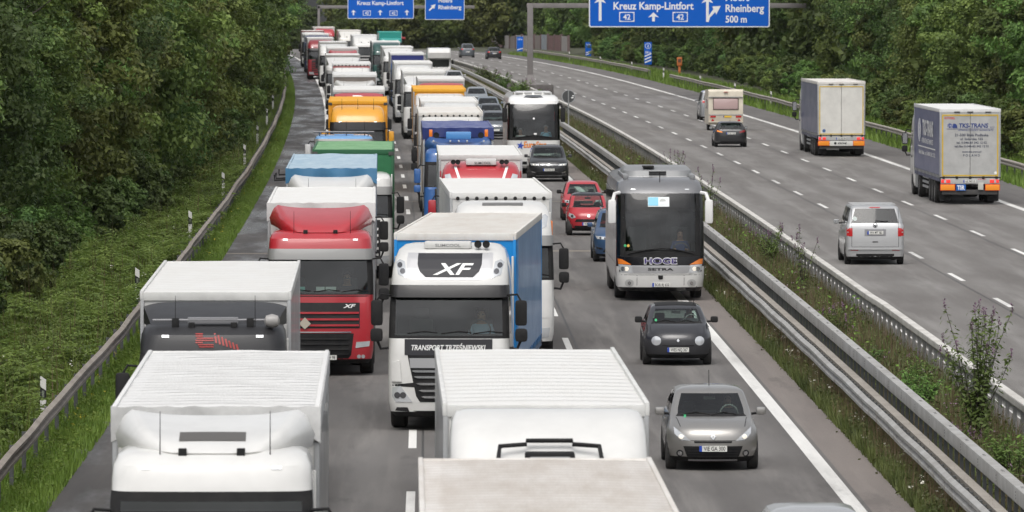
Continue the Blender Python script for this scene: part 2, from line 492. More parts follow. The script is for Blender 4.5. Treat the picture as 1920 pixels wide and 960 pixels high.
HAIR_D = mat('dark hair', (.03, .02, .015), .7); HAIR_G = mat('grey hair', (.4, .39, .37), .7)

# ------------------------------------------------------------------ lorry: cab
def cab(root, st):
    """st: paint, roof high|low, front callback, visor material, deflector kind, mirror material ..."""
    P = st['paint']; high = st.get('roof') == 'high'; zt = st.get('zt', 0)
    yr = 2.3
    low = [(.30, 1.12, .16), (.40, 1.20, .05), (.60, 1.235, .0), (1.0, 1.245, -.01), (1.5, 1.245, .015), (1.90, 1.24, .05)]
    gl = [(1.96, 1.235, .07), (2.24, 1.23, .12), (2.52, 1.222, .185), (2.78, 1.212, .26)]
    if not high: gl = [(1.93, 1.235, .07), (2.2, 1.23, .12), (2.45, 1.222, .175), (2.68, 1.212, .23)]
    top = [(2.88, 1.21, .28), (3.02, 1.205, .30), (3.3, 1.185, .44), (3.52, 1.15, .66), (3.68, 1.09, .98), (3.77, .98, 1.35), (3.8, .8, 1.7)] if high else \
          [(2.8, 1.205, .26), (2.95, 1.20, .29), (3.1, 1.185, .36), (3.2, 1.14, .50), (3.26, 1.05, .75), (3.29, .9, 1.1)]
    if st.get('roof') == 'day':
        top = [(2.78, 1.19, .27), (2.86, 1.15, .38), (2.91, 1.05, .6), (2.93, .9, .9)]
    lift = st.get('lift', 0)
    gl = [(z + lift * (i / 3 if i < 3 else 1), hw, yf) for i, (z, hw, yf) in enumerate(gl)]; top = [(z + lift, hw, yf) for z, hw, yf in top]
    lows = [ring(hw, yf, yr, z, rf=.2, rr=.08, bow=.09) for z, hw, yf in low]
    gls = [ring(hw, yf, yr, z, rf=.13, rr=.08, bow=.10) for z, hw, yf in gl]
    tops = [ring(hw, yf, yr - max(0, .12 * (z - 3.4)), z, rf=.28 + .25 * max(0, z - 3.2), rr=.1 + .25 * max(0, z - 3.2), bow=.09) for z, hw, yf in top]
    rings = lows + gls + tops
    g0 = len(lows); g1 = g0 + len(gls) - 1
    ws = lambda i, s: g0 <= i < g1 and s == 'F'
    sw = lambda i, s, k: g0 <= i < g1 and s in 'RL' and 1 <= k <= 3
    def shell(i, s, k):
        if ws(i, s) or sw(i, s, k): return None
        if g0 <= i < g1 and s in ('FL', 'FR'): return 1
        if i == g0 - 1 and s in ('F', 'FL', 'FR'): return 1
        if i == g1 and s in ('F', 'FL', 'FR') : return 1
        if i == 0: return 1
        return 0
    pil = st.get('pillar', BLACK)
    c = loft(rings, shell).build('cab', [P, pil], root, sharp=28)
    clean(loft(rings, lambda i, s, k: 0 if ws(i, s) else None, False, False)).build('windscreen', GLASS, c)
    clean(loft(rings, lambda i, s, k: 0 if sw(i, s, k) else None, False, False)).build('side_window', SGLASS, c)
    tree = bvh(rings)
    # interior: dashboard, seats, bunk wall, steering wheel
    m = MB(); m.box(-1.15, 1.15, .25, .62, 1.45, 1.98, 0, .06); m.box(-1.17, 1.17, 1.75, 1.8, 1.2, 2.75, 2)
    for x in (-.62, .62): m.box(x - .26, x + .26, .95, 1.4, 1.45, 1.6, 1, .05); m.box(x - .25, x + .25, 1.35, 1.5, 1.55, 2.25, 1, .06); m.box(x - .15, x + .15, 1.38, 1.48, 2.27, 2.48, 1, .05)
    m.lathe([(-.02, .2), (0, .23), (.02, .2)], (.62, .68, 2.05), 'y', 18)
    if st.get('papers'):
        for x, z, q, ma in st['papers']: m.box(x, x + q, .3, .34, z, z + .1, ma)
    m.build('interior', [INT, SEAT, mat('bunk curtain', (.06, .065, .075), .9), WHITEPAINT, mat('mint card', (.25, .6, .55), .6)], c)
    # wipers
    m = MB()
    zz = gl[0][0] + .04
    for x in (-.85, -.15, .5): m.tube([proj(tree, 'front', x, zz, .02), proj(tree, 'front', x + .35, zz + .05, .03), proj(tree, 'front', x + .62, zz + .02, .025)], .012, 5)
    m.build('wiper', BLACK, c)
    # sun visor: band hung over the top of the windscreen
    vz0, vz1 = st.get('vz') or ((2.74, 2.99) if high else (2.62, 2.87))
    if st.get('roof') == 'day': vz0, vz1 = 2.55, 2.78
    vz0 += lift; vz1 += lift
    if st.get('visor'):
        a = [ring(1.235, .12, yr, vz0, rf=.2, bow=.09), ring(1.235, .16, yr, (vz0 + vz1) / 2, rf=.2, bow=.09), ring(1.225, .215, yr, vz1, rf=.2, bow=.09)]
        b = [[(x * .985, y + .04, z) for x, y, z in r] for r in a]
        sel = lambda i, s, k: 0 if s in ('F', 'FL', 'FR') else None
        m = clean(loft(a + b[::-1] + [a[0]], sel, False, False)); m.build('sun_visor', st['visor'], c)
    # mirrors
    mm = st.get('mirror', BLACK)
    for s in (1, -1):
        m = MB(); zt_ = (2.78 if high else 2.66) + lift * .7
        m.box(s * 1.36, s * 1.60, .18, .33, zt_ - .62, zt_ - .10, 0, .06)
        m.box(s * 1.36, s * 1.61, .14, .34, zt_ - .95, zt_ - .68, 0, .07)
        m.tube([(s * 1.2, .35, zt_), (s * 1.4, .27, zt_ + .02), (s * 1.48, .25, zt_ - .12)], .022, 6, 1)
        m.tube([(s * 1.2, .35, zt_ - 1.08), (s * 1.4, .27, zt_ - 1.1), (s * 1.48, .25, zt_ - .9)], .03, 6, 1)
        m.box(s * 1.385, s * 1.575, .331, .336, zt_ - .58, zt_ - .14, 2)
        m.build('mirror', [mm, BLACK, CHROME], c)
    # door lines and handle, step panel
    for s, sd in ((1, 'right'), (-1, 'left')):
        m = decal(tree, sd, [rect(.36, .375, .95, 2.75), rect(1.36, 1.375, .95, 2.75), rect(.36, 1.375, .94, .955)], off=.002, depth=.006)
        m.build('door_seam', BLACK, c)
        decal(tree, sd, [rect(1.1, 1.3, 1.62, 1.68)], off=.03).build('door_handle', BLACK, c)
        decal(tree, sd, [rect(.95, 1.75, .38, .9)], off=.004).build('step_panel', DARK, c)
    st['front'](c, tree, st)
    # wheels, tank, chassis of the tractor
    wheels(root, 1.24, (1.42,), .51, .32); wheels(root, 1.26, (5.2,), .51, .6)
    m = MB(); m.box(-.45, .45, .8, 6.1, .62, .9); m.box(-1.2, -.55, 2.5, 4.3, .35, .98, 1, .08); m.box(.55, 1.2, 2.5, 4.3, .35, .98, 1, .08)
    m.box(-1.2, -.95, 4.65, 5.75, 1.02, 1.08, 2); m.box(.95, 1.2, 4.65, 5.75, 1.02, 1.08, 2); m.box(-1.0, 1.0, .5, 2.2, .45, 1.2)
    m.build('chassis', [STEEL, ALU, BLACK], root)
    # side air baffles behind the cab
    if st.get('baffle', True):
        for s in (1, -1):
            MB().box(s * 1.19, s * 1.235, 2.32, 2.62, 1.1, 3.2 if not high else 3.5, 0, .015).build('side_baffle', st.get('baffle_mat', P), c)
    k = st.get('defl')
    if k: deflector(c, k, P, st)
    return c, tree
def sheet(fn, nu, nv, thick, mb=None, m=0):
    """solid curved panel from fn(u, v) with u, v in 0..1, dropped down by thick"""
    mb = mb or MB(); A = [Vector(fn(i / nu, j / nv)) for j in range(nv + 1) for i in range(nu + 1)]
    B = [p - Vector((0, 0, thick)) if not callable(thick) else thick(p) for p in A]
    n = nu + 1; N = len(A)
    fs = [(j * n + i, j * n + i + 1, (j + 1) * n + i + 1, (j + 1) * n + i) for j in range(nv) for i in range(nu)]
    fs += [tuple(N + q for q in f)[::-1] for f in fs]
    rim = [i for i in range(n)] + [j * n + nu for j in range(1, nv + 1)] + [nv * n + i for i in range(nu - 1, -1, -1)] + [j * n for j in range(nv - 1, 0, -1)]
    fs += [(a, b, N + b, N + a) for a, b in zip(rim, rim[1:] + rim[:1])]
    return mb.add(A + B, fs, m)
def deflector(c, kind, P, st):
    zb = 3.24 + st.get('lift', 0)
    if kind == 'scoop':        # hollowed wing with two raised ears, narrow foot on the roof
        zt = st.get('dz', 3.98)
        def fn(u, v):
            s = 2 * u - 1; e = abs(s)
            x = s * (.70 + .52 * v ** .55)
            y = .58 + 1.76 * v - .22 * (e ** 3) * (1 - v) + .5 * (e ** 4) * (1 - v)
            z = zb + (zt - zb - .12) * (v ** .62) + .13 * (e ** 3) * min(1, v * 3 + .2) - (.10 + .26 * v) * (max(0, e - .82) / .18) ** 2
            return (x, y, z)
        sh_ = sheet(fn, 24, 12, lambda p: Vector((p.x * .97, p.y + .05, max(zb - .04, p.z - .16))))
        dt = BVHTree.FromPolygons([Vector(v) for v in sh_.v], sh_.f)
        sh_.build('roof_deflector', P, c, sharp=50)
        if st.get('slot'):
            decal(dt, 'front', [rect(-.40, .40, zb + .13, zb + .21)], off=.03, depth=.06, cell=.05).build('deflector_slot', mat('slot grille', (.09, .085, .08), .6), c)
    elif kind == 'wing':       # shallow swept wing
        zt = st.get('dz', 3.85)
        def fn(u, v):
            s = 2 * u - 1; e = abs(s)
            return (s * (1.0 + .2 * v), .75 + 1.6 * v - .1 * e * e, zb + (zt - zb) * (v ** .8) - .08 * e ** 6)
        sheet(fn, 20, 10, lambda p: Vector((p.x, p.y + .05, zb - .04))).build('roof_deflector', P, c, sharp=50)
    elif kind == 'box':        # tall rounded fairing reaching the trailer's roof
        zt = st.get('dz', 3.96)
        rs = [ring(1.2, .52, 2.42, 3.2, rf=.35), ring(1.2, .74, 2.42, 3.42, rf=.35), ring(1.19, 1.02, 2.42, 3.66, rf=.34), ring(1.17, 1.4, 2.42, zt - .12, rf=.3), ring(1.12, 1.75, 2.4, zt - .03, rf=.28), ring(1.0, 2.0, 2.36, zt, rf=.2)]
        loft(rs).build('roof_deflector', P, c, sharp=40)
    if st.get('aerials', True) and kind:
        for x in (-.62, .7): MB().tube([(x, .62, zb - .04), (x, .66, zb + .5)], [.008, .004], 5).build('aerial', BLACK, c)
        for x in (-.35, .35): MB().box(x - .05, x + .05, .55, .62, zb - .04, zb + .06, 0, .01).build('roof_nozzle', BLACK, c)

# fronts -------------------------------------------------------------
def front_plain(c, tree, st):
    """grille of horizontal slats, two headlamps, bumper with plate"""
    G_ = st.get('grille', DARK); zt = 1.84
    decal(tree, 'front', [rect(-.86, .86, .62, zt)], off=.008).build('grille', G_, c)
    m = MB()
    for i in range(5): decal(tree, 'front', [rect(-.8, .8, .72 + i * .2, .80 + i * .2)], m, 0, off=.03, depth=.04)
    m.build('grille_slat', st.get('slat', st['paint']), c)
    for p in both([(.62, .46), (1.1, .50), (1.14, .74), (.7, .70)]):
        decal(tree, 'front', [p], off=.012).build('headlamp', LENS, c)
    m = decal(tree, 'front', [rect(-.95, .95, .33, .42)], off=.006); m.build('bumper_intake', BLACK, c)
    decal(tree, 'front', [rect(-1.18, -.95, 1.95, 1.0)] if 0 else both([(.9, .98), (1.18, .98), (1.18, 1.82), (.92, 1.82)]), off=.01).build('corner_panel', st['paint'], c)
    if st.get('plate'): plate(c, st['plate'], 0, .52, tree.ray_cast(Vector((0, -9, .52)), Vector((0, 1, 0)))[0].y - .02)
    zl = 3.06 + st.get('lift', 0)
    for x in (-.78, .78): decal(tree, 'front', [rect(x - .06, x + .06, zl, zl + .04)], off=.012).build('marker_lamp', LENS, c)
def front_xf105(c, tree, st):
    P = st['paint']
    m = decal(tree, 'front', [[(-.92, 1.12), (.92, 1.12), (.92, 1.72), (-.92, 1.72)]], off=.006); m.build('grille', DARK, c)
    m = MB()
    for z in (1.17, 1.31, 1.46): decal(tree, 'front', [rect(-.9, .9, z, z + .045)], m, 0, off=.03, depth=.04)
    m.build('grille_slat', P, c)
    decal_text(tree, 'front', 'XF', .68, 1.60, .085, .3, .03, .3, off=.02).build('lettering', WHITEPAINT, c)
    decal(tree, 'front', [[(-.6, .34), (.6, .34), (.72, .5), (.78, 1.0), (-.78, 1.0), (-.72, .5)]], off=.008).build('lower_grille', BLACK, c)
    m = MB()
    for z in (.5, .62, .74, .86): decal(tree, 'front', [rect(-.66, .66, z, z + .03)], m, 0, off=.03, depth=.04)
    m.build('lower_slat', DARK, c)
    decal(tree, 'front', [rect(-.72, .72, 1.02, 1.045)], off=.02).build('trim_strip', CHROME, c)
    for p in both([(.82, .66), (1.14, .7), (1.16, .82), (.84, .80)]): decal(tree, 'front', [p], off=.014).build('headlamp', LENS, c)
    for x in (.9, 1.0, -.9, -1.0): decal(tree, 'front', [circ(x, .46, .045)], off=.012).build('fog_lamp', LENS, c)
    decal(tree, 'front', [[(-.5, 1.23), (-.36, 1.08 + .02), (-.22, 1.23), (-.36, 1.38)]], off=.05, depth=.02).build('hazard_plate', mat('hazard plate', (.42, .38, .31), .6), c)
    decal(tree, 'front', [rect(-1.2, 1.2, 1.86, 1.885)], off=.003).build('panel_gap', BLACK, c)
    plate(c, 'DGF-WH 98', .12, .44, tree.ray_cast(Vector((0, -9, .44)), Vector((0, 1, 0)))[0].y - .03)
    for x in (-.82, .82): decal(tree, 'front', [rect(x - .055, x + .055, 3.16, 3.2)], off=.012).build('marker_lamp', LENS, c)
def front_xf106(c, tree, st):
    P = st['paint']
    # roof shield: grey rim, black field, slanted letters
    def shield(w, z0, z1, r): return [(-w, z1), (-w, z0 + .26), (-w * .93, z0 + .12), (-w * .74, z0), (w * .74, z0), (w * .93, z0 + .12), (w, z0 + .26), (w, z1)]
    decal(tree, 'front', [shield(.88, 3.09, 3.63, .1)], off=.006, cell=.06).build('roof_shield', mat('silver paint', (.52, .52, .53), .35, .2), c)
    decal(tree, 'front', [shield(.66, 3.15, 3.62, .1)], off=.018, cell=.06).build('roof_panel', mat('graphite', (.035, .035, .04), .5, spec=.3), c)
    decal_text(tree, 'front', 'XF', .08, 3.20, .225, .84, .02, .35, off=.03).build('lettering', WHITEPAINT, c)
    for p in both([(.86, 3.12), (1.06, 3.20), (1.11, 3.44), (1.04, 3.50), (.93, 3.46)]):
        h = decal(tree, 'front', [p], off=.012, cell=.08); h = h.build('roof_lamp', LENS, c)
        q = 1 if p[0][0] > 0 else -1
        xs = sum(a for a, b in p) / 5
    for s in (1, -1):
        for x, z in ((.965, 3.27), (1.03, 3.39)): decal(tree, 'front', [circ(s * x, z, .055)], off=.022, depth=.02, cell=.08).build('lamp_bowl', REFL, c)
    # air conditioner box, twin horns
    m = MB(); m.box(-.55, .42, 1.02, 1.35, 3.70, 3.86, 0, .05); text(m, 'SLIMCOOL', (-.06, 1.015, 3.745), (1, 0, 0), (0, 0, 1), .06, .52, .01, m=1)
    m.build('roof_cooler', [WHITE, mat('grey lettering', (.2, .2, .2), .5)], c)
    for x in (.56, .73):
        m = MB(); m.lathe([(0, .001, 1), (0, .065, 1), (-.005, .078, 0), (.05, .07, 0), (.12, .035, 0), (.3, .03, 0)], (x, .98, 3.80), 'y', 14)
        m.build('horn', [CHROME, BLACK], c)
    # name panel, grille
    decal(tree, 'front', [rect(-.90, .90, 1.56, 1.89)], off=.01).build('name_panel', mat('graphite', (.035, .035, .04), .5, spec=.3), c)
    decal_text(tree, 'front', 'TRANSPORT TRZEŚNIEWSKI', 0, 1.665, .105, 1.52, .022, .2, off=.018).build('lettering', WHITEPAINT, c)
    decal(tree, 'front', [[(-.58, .60), (.58, .60), (.66, .72), (.84, 1.56), (-.84, 1.56), (-.66, .72)]], off=.006).build('grille', BLACK, c)
    decal(tree, 'front', [[(-.78, 1.30), (.78, 1.30), (.80, 1.50), (-.80, 1.50)]], off=.02).build('trim_strip', mat('satin silver', (.5, .5, .51), .3, .6), c)
    decal(tree, 'front', [rect(-.16, .16, 1.36, 1.44)], off=.028).build('badge', DARK, c)
    m = MB()
    for i, z in enumerate((.68, .81, .95, 1.09, 1.21)):
        q = .56 + .05 * i
        decal(tree, 'front', [[(-q, z + .03), (-q + .08, z), (q - .08, z), (q, z + .03), (q - .06, z + .045), (-q + .06, z + .045)]], m, 0, off=.035, depth=.04)
    m.build('grille_slat', CHROME, c)
    for p in both([(.74, .60), (1.08, .60), (1.16, .72), (1.15, .90), (.98, .93)]):
        decal(tree, 'front', [p], off=.012).build('headlamp', LENS, c)
    for s in (1, -1):
        for x in (.93, 1.05): decal(tree, 'front', [circ(s * x, .74, .065)], off=.02, depth=.02, cell=.08).build('lamp_bowl', REFL, c)
    for p in both([(.8, .40), (1.1, .42), (1.06, .49), (.84, .49)]): decal(tree, 'front', [p], off=.01).build('fog_lamp', DARK, c)
    decal(tree, 'front', [[(-1.2, .95), (-.7, 1.0), (-.66, .92), (-.66, .90), (-1.2, .93)]] + [[(.66, .90), (.66, .92), (.7, 1.0), (1.2, .95), (1.2, .93)]], off=.003).build('panel_gap', BLACK, c)
    for s in (1, -1): decal(tree, 'front', [[(s * .96, 1.02), (s * 1.16, 1.02), (s * 1.17, 1.42), (s * 1.0, 1.45)][::s]], off=.05, depth=.06).build('air_blade', P, c)
    decal(tree, 'front', [rect(-.72, .72, .32, .42)], off=.005).build('bumper_intake', BLACK, c)
    plate(c, 'WPI 7E98', .0, .40, tree.ray_cast(Vector((0, -9, .4)), Vector((0, 1, 0)))[0].y - .03)
def front_lights(c, tree, st):
    """red cab: double horns, cooler box, slanted white strips, roof lamps, corner lamps"""
    front_plain(c, tree, st)
    for p in both([(.80, 3.10), (1.06, 3.14), (1.10, 3.42), (.94, 3.46)]): decal(tree, 'front', [p], off=.012, cell=.08).build('roof_lamp', LENS, c)
    for x in (-.45, -.15, .15, .45): MB().lathe([(0, .001, 1), (0, .09, 1), (.02, .105, 0), (.08, .09, 0)], (x, .22, 3.10), 'y', 14).build('spot_lamp', [CHROME, LENS], c)
    for s in (1, -1): decal(tree, 'front', [[(s * .55, 3.1), (s * .63, 3.1), (s * .82, 3.66), (s * .74, 3.66)][::s]], off=.015, depth=.03, cell=.1).build('white_strip', WHITEPAINT, c)
    m = MB(); m.box(-.46, .46, .9, 1.3, 3.70, 3.90, 0, .05); text(m, 'SLIMCOOL', (.05, .895, 3.735), (1, 0, 0), (0, 0, 1), .07, .5, .01, m=1); m.build('roof_cooler', [WHITE, INK], c)
    for x in (-.84, -.70, .62, .76):
        m = MB(); m.lathe([(0, .001, 1), (0, .06, 1), (-.005, .075, 0), (.06, .06, 0), (.14, .035, 0), (.3, .03, 0)], (x, .85, 3.80), 'y', 12)
        m.build('horn', [CHROME, BLACK], c)
def front_blue(c, tree, st):
    front_plain(c, tree, st)
    m = MB(); m.box(-.45, .45, .95, 1.35, 3.60, 3.86, 0, .04); m.build('roof_cooler', paint('sky blue', (.08, .28, .62)), c)
    for s in (1, -1):
        m = MB(); m.lathe([(0, .001, 1), (0, .09, 1), (-.005, .11, 0), (.08, .09, 0), (.2, .05, 0), (.3, .03, 0)], (s * .8, .9, 3.74), 'y', 14); m.build('horn', [CHROME, BLACK], c)
        MB().box(s * .93, s * 1.06, .95, 1.08, 3.68, 3.94, 0, .03).build('beacon', AMBER, c)
    for x in (-.9, -.3, 0, .3, .9): MB().box(x - .03, x + .03, .5, .56, 3.5, 3.57, 0, .01).build('marker_lamp', LENS, c)
def front_black(c, tree, st):
    front_plain(c, tree, st)
    m = MB(); m.box(-.42, .42, .66, .78, 3.52, 3.63, 0, .02); m.tube([(-1.0, .68, 3.58), (1.0, .68, 3.58)], .025, 6, 0)
    for x in (-.62, .62): m.box(x - .06, x + .06, .6, .72, 3.46, 3.62, 1, .02)
    m.build('light_bar', [mat('bar grey', (.2, .2, .21), .4), BLACK], c)
    MB().lathe([(-.13, .02), (-.1, .09), (0, .12), (.1, .09), (.13, .02)], (.98, .6, 3.57), 'x', 12).build('roof_lamp', mat('lamp grey', (.3, .29, .28), .4), c)
    m = MB()
    for i in range(7):
        z = 3.15 + .035 * i
        decal(tree, 'front', [[(-.28 + .02 * abs(3 - i), z), (.02, z), (.02, z + .02), (-.28 + .02 * abs(3 - i), z + .02)]] if i < 2 or 2 < i < 5 else [rect(-.28, -.16, z, z + .02)], m, 0, off=.012, depth=.01)
    for i in range(7): decal(tree, 'front', [[(.02 + .06 * i, 3.38 - .03 * i), (.05 + .06 * i, 3.38 - .03 * i), (.08 + .06 * i, 3.22 - .02 * i), (.05 + .06 * i, 3.22 - .02 * i)][::-1]], m, 0, off=.012, depth=.01)
    m.build('logo', mat('red emblem', (.33, .035, .03), .5), c)
# ------------------------------------------------------------------ lorry: trailer
def trailer(root, tr):
    """tr: L, side, roof, front materials; kind curtain|box|container; z0, z1"""
    L = tr.get('L', 13.6); y0 = tr.get('y0', 2.66); y1 = y0 + L; z0, z1 = tr.get('z0', 1.12), tr.get('z1', 3.98); hw = tr.get('hw', 1.27)
    kind = tr.get('kind', 'curtain'); fm = tr.get('frame', ALU); zs = z1 - .08
    mb = MB()
    mb.box(-hw + .02, hw - .02, y0 + .02, y0 + .08, z0, zs, 0)                     # front wall
    for s in (1, -1):
        mb.box(s * (hw - .07), s * hw, y0, y0 + .09, z0, zs + .0, 1, .015)          # corner posts
        mb.box(s * (hw - .07), s * hw, y1 - .09, y1, z0, zs, 1, .015)
    mb.box(-hw + .01, hw - .01, y0 + .01, y1 - .01, z0 - .02, z0 + .1, 1)
    if kind == 'container':
        for s in (1, -1):
            for y in (y0 - .01, y1 - .17):
                for z in (z0, zs - .12): mb.box(s * (hw - .16), s * (hw + .01), y, y + .18, z, z + .12, 2, .01)
    body = mb.build('trailer', [tr.get('front', WHITE), fm, STEEL], root)
    # sides
    for s in (1, -1):
        m = MB(); x = s * (hw - .012); n = int(L / .33); vs = []; rows = 4
        zb = z0 - (.16 if kind == 'curtain' else 0)
        amp = {'curtain': .012, 'container': .03, 'box': .0}[kind]
        for j in range(n + 1):
            for k in range(rows + 1):
                q = (1 if j % 2 else -1) * amp if kind == 'container' else amp * math.sin(j * 1.7 + k) * (1 - abs(2 * k / rows - 1))
                vs.append((x + s * q, y0 + .09 + (L - .18) * j / n, zb + (zs - .05 - zb) * k / rows))
        m.add(vs, [(j * (rows + 1) + k, (j + 1) * (rows + 1) + k, (j + 1) * (rows + 1) + k + 1, j * (rows + 1) + k + 1) for j in range(n) for k in range(rows)])
        m.box(s * (hw - .05), s * (hw - .03), y0 + .09, y1 - .09, z0, zs - .02)
        if kind == 'curtain':
            for j in range(int(L / .75)):
                yy = y0 + .5 + j * .75; m.box(s * (hw + .002), s * (hw + .012), yy, yy + .05, z0 - .2, z0 + .12, 1)
        c = m.build('side_curtain' if kind == 'curtain' else 'side_wall', [tr.get('side', WHITE), DARK], body, smooth=kind != 'container')
        if tr.get('stripe') and s == tr.get('stripe_side', 1):
            MB().box(s * (hw + .004), s * (hw + .012), y0 + .1, y0 + 1.0, z0 - .1, zs - .1).build('curtain_stripe', tr['stripe'], body)
    # roof: a skin stretched over bows, between two edge rails
    nr = tr.get('ribs', 22); sag = tr.get('sag', .012); edge = tr.get('rail', .05)
    def fn(u, v):
        s = 2 * u - 1
        x = s * (hw - .045); y = y0 + .01 + (L - .02) * v
        b = abs(math.sin(math.pi * v * nr))
        wob = tr.get('wob', 0) * (math.sin(7 * s + 9 * v * nr / 10) + math.sin(13 * v * 3 + 4 * s))
        droop = tr.get('droop', 0) * max(0, abs(s) - .9) / .1
        return (x, y, z1 - .03 + .02 * (1 - s * s) - sag * b ** .5 * (1 - s ** 4) + wob - droop)
    sheet(fn, 12, max(nr * 4, 12), .05).build('roof', tr.get('roof', WHITE), body, sharp=60)
    if tr.get('seams'):
        m = MB(); n_, sm = tr['seams']
        for i in range(1, n_):
            yy = y0 + .01 + (L - .02) * i / n_
            m.add([(s_ * (hw - .055), yy + d_, z1 - .023 + .02 * (1 - s_ * s_)) for s_ in [i_ / 6 - 1 for i_ in range(13)] for d_ in (-.02, .02)], [(2 * k_, 2 * k_ + 1, 2 * k_ + 3, 2 * k_ + 2) for k_ in range(12)])
        m.build('roof_seam', sm, body)
    m = MB()
    for s in (1, -1): m.box(s * (hw - .05), s * (hw + .006), y0 - .005, y1 + .005, zs - .07, z1 - .03 + edge * .6, 0, .015)
    if not tr.get('norail'): m.box(-hw + .05, hw - .05, y0 - .006, y0 + .05, zs - .08, z1 - .015, 0, .01)
    m.box(-hw + .05, hw - .05, y1 - .05, y1 + .006, zs - .08, z1 - .015, 0, .01)
    m.build('roof_rail', tr.get('railm', tr.get('roof', WHITE)), body)
    if tr.get('dots'):
        m = MB()
        for i in range(tr['dots']): m.lathe([(-.012, .001), (-.01, .045), (.01, .05)], (-hw + .2 + (2 * hw - .4) * i / (tr['dots'] - 1), y0 - .004, zs - .07), 'y', 10)
        m.build('vent_hole', BLACK, body)
    if tr.get('tarp'):      # loose tarpaulin edge folded over the front
        def tf(u, v):
            s = 2 * u - 1
            return (s * (hw + .015), y0 - .03 - .03 * math.sin(9 * s) * v, z1 - .01 - .34 * v * (1 + .3 * s ** 8) + .01 * math.sin(23 * s))
        A = MB(); sheet(lambda u, v: tf(u, v), 30, 4, lambda p: Vector((p.x * .99, p.y + .03, p.z)), A); A.build('tarp_edge', tr['tarp'], body, sharp=60)
        for s in (1, -1):
            MB().box(s * (hw + .002), s * (hw + .018), y0 - .02, y0 + L, zs - .24, z1 - .02, 0, .005).build('tarp_edge', tr['tarp'], body)
    # rear
    m = MB(); m.box(-hw + .07, -.01, y1 - .04, y1 - .005, z0, zs - .09, 0); m.box(.01, hw - .07, y1 - .04, y1 - .005, z0, zs - .09, 0)
    rd = m.build('rear_door', tr.get('rear', WHITE), body)
    # chassis, axles, lights, bumper
    m = MB(); m.box(-.5, .5, y0 + 1.2, y1 - .2, .82, z0 - .02); m.box(-1.15, 1.15, y1 - .14, y1 - .06, .42, .62, 0, .01)
    for y in (y1 - 5.4, y1 - 4.1, y1 - 2.8): m.tube([(-1.1, y, .5), (1.1, y, .5)], .08, 8)
    for s in (1, -1):
        m.box(s * .7, s * .78, y1 - .12, y1 - .05, .5, z0)
        for z in (.55, .75, .95): m.box(s * 1.2, s * 1.235, y0 + 4.3, y1 - 6.2, z - .05, z + .05, 1)
        m.box(s * .95, s * 1.02, y0 + 3.4, y0 + 3.5, .2, z0)
    m.build('underframe', [STEEL, ALU], body)
    for y in (y1 - 5.4, y1 - 4.1, y1 - 2.8):
        for s in (1, -1): wheel_mb(MB(), s * 1.255, y, .5, .4, s).build('trailer_wheel', [RUBBER, RIM], body)
    for s in (1, -1):
        MB().box(s * .72, s * 1.2, y1 - .05, y1 + .0, .78, .9, 0, .01).build('tail_lamp', tr.get('taillamp', RED), body)
        MB().box(s * .7, s * 1.22, y1 - .02, y1 + .0, z0 - 2, z0 - 2.01) if 0 else None
    return body, (y0, y1, z0, zs, hw)

CURT = lambda n, c, d=.35: mat('curtain ' + n, c, .3, 0, .3, d, 1.2, tuple(x * .65 for x in c), .12, 6, (1, .35, .8))
ROOFM = lambda n, c, dc=None, d=.5: mat('roof ' + n, c, .5, 0, 0, d, 1.1, dc or tuple(x * .72 for x in c), .1, 14, (2.4, .5, 1))
def lorry(loc, rz, label, st, tr=None, group='lorries queueing in the two truck lanes', name='semi_truck'):
    root = thing(name, label, 'truck', (*loc, G(loc[1])), rz, group)
    c, tree = cab(root, st)
    body = trailer(root, tr) if tr else None
    return root, c, tree, body
def place_roof(px, py, z=3.96, y0=2.66, dx=0., dyaw=0.):
    """ground point and heading of a lorry from where its trailer's front roof edge stands"""
    X, Y = at(px, py, z)
    X += dx; h = heading(dL, Y) + dyaw
    c = Vector((X, Y)) - Vector((math.sin(-h) * y0, math.cos(h) * y0))
    return (c.x, c.y), h

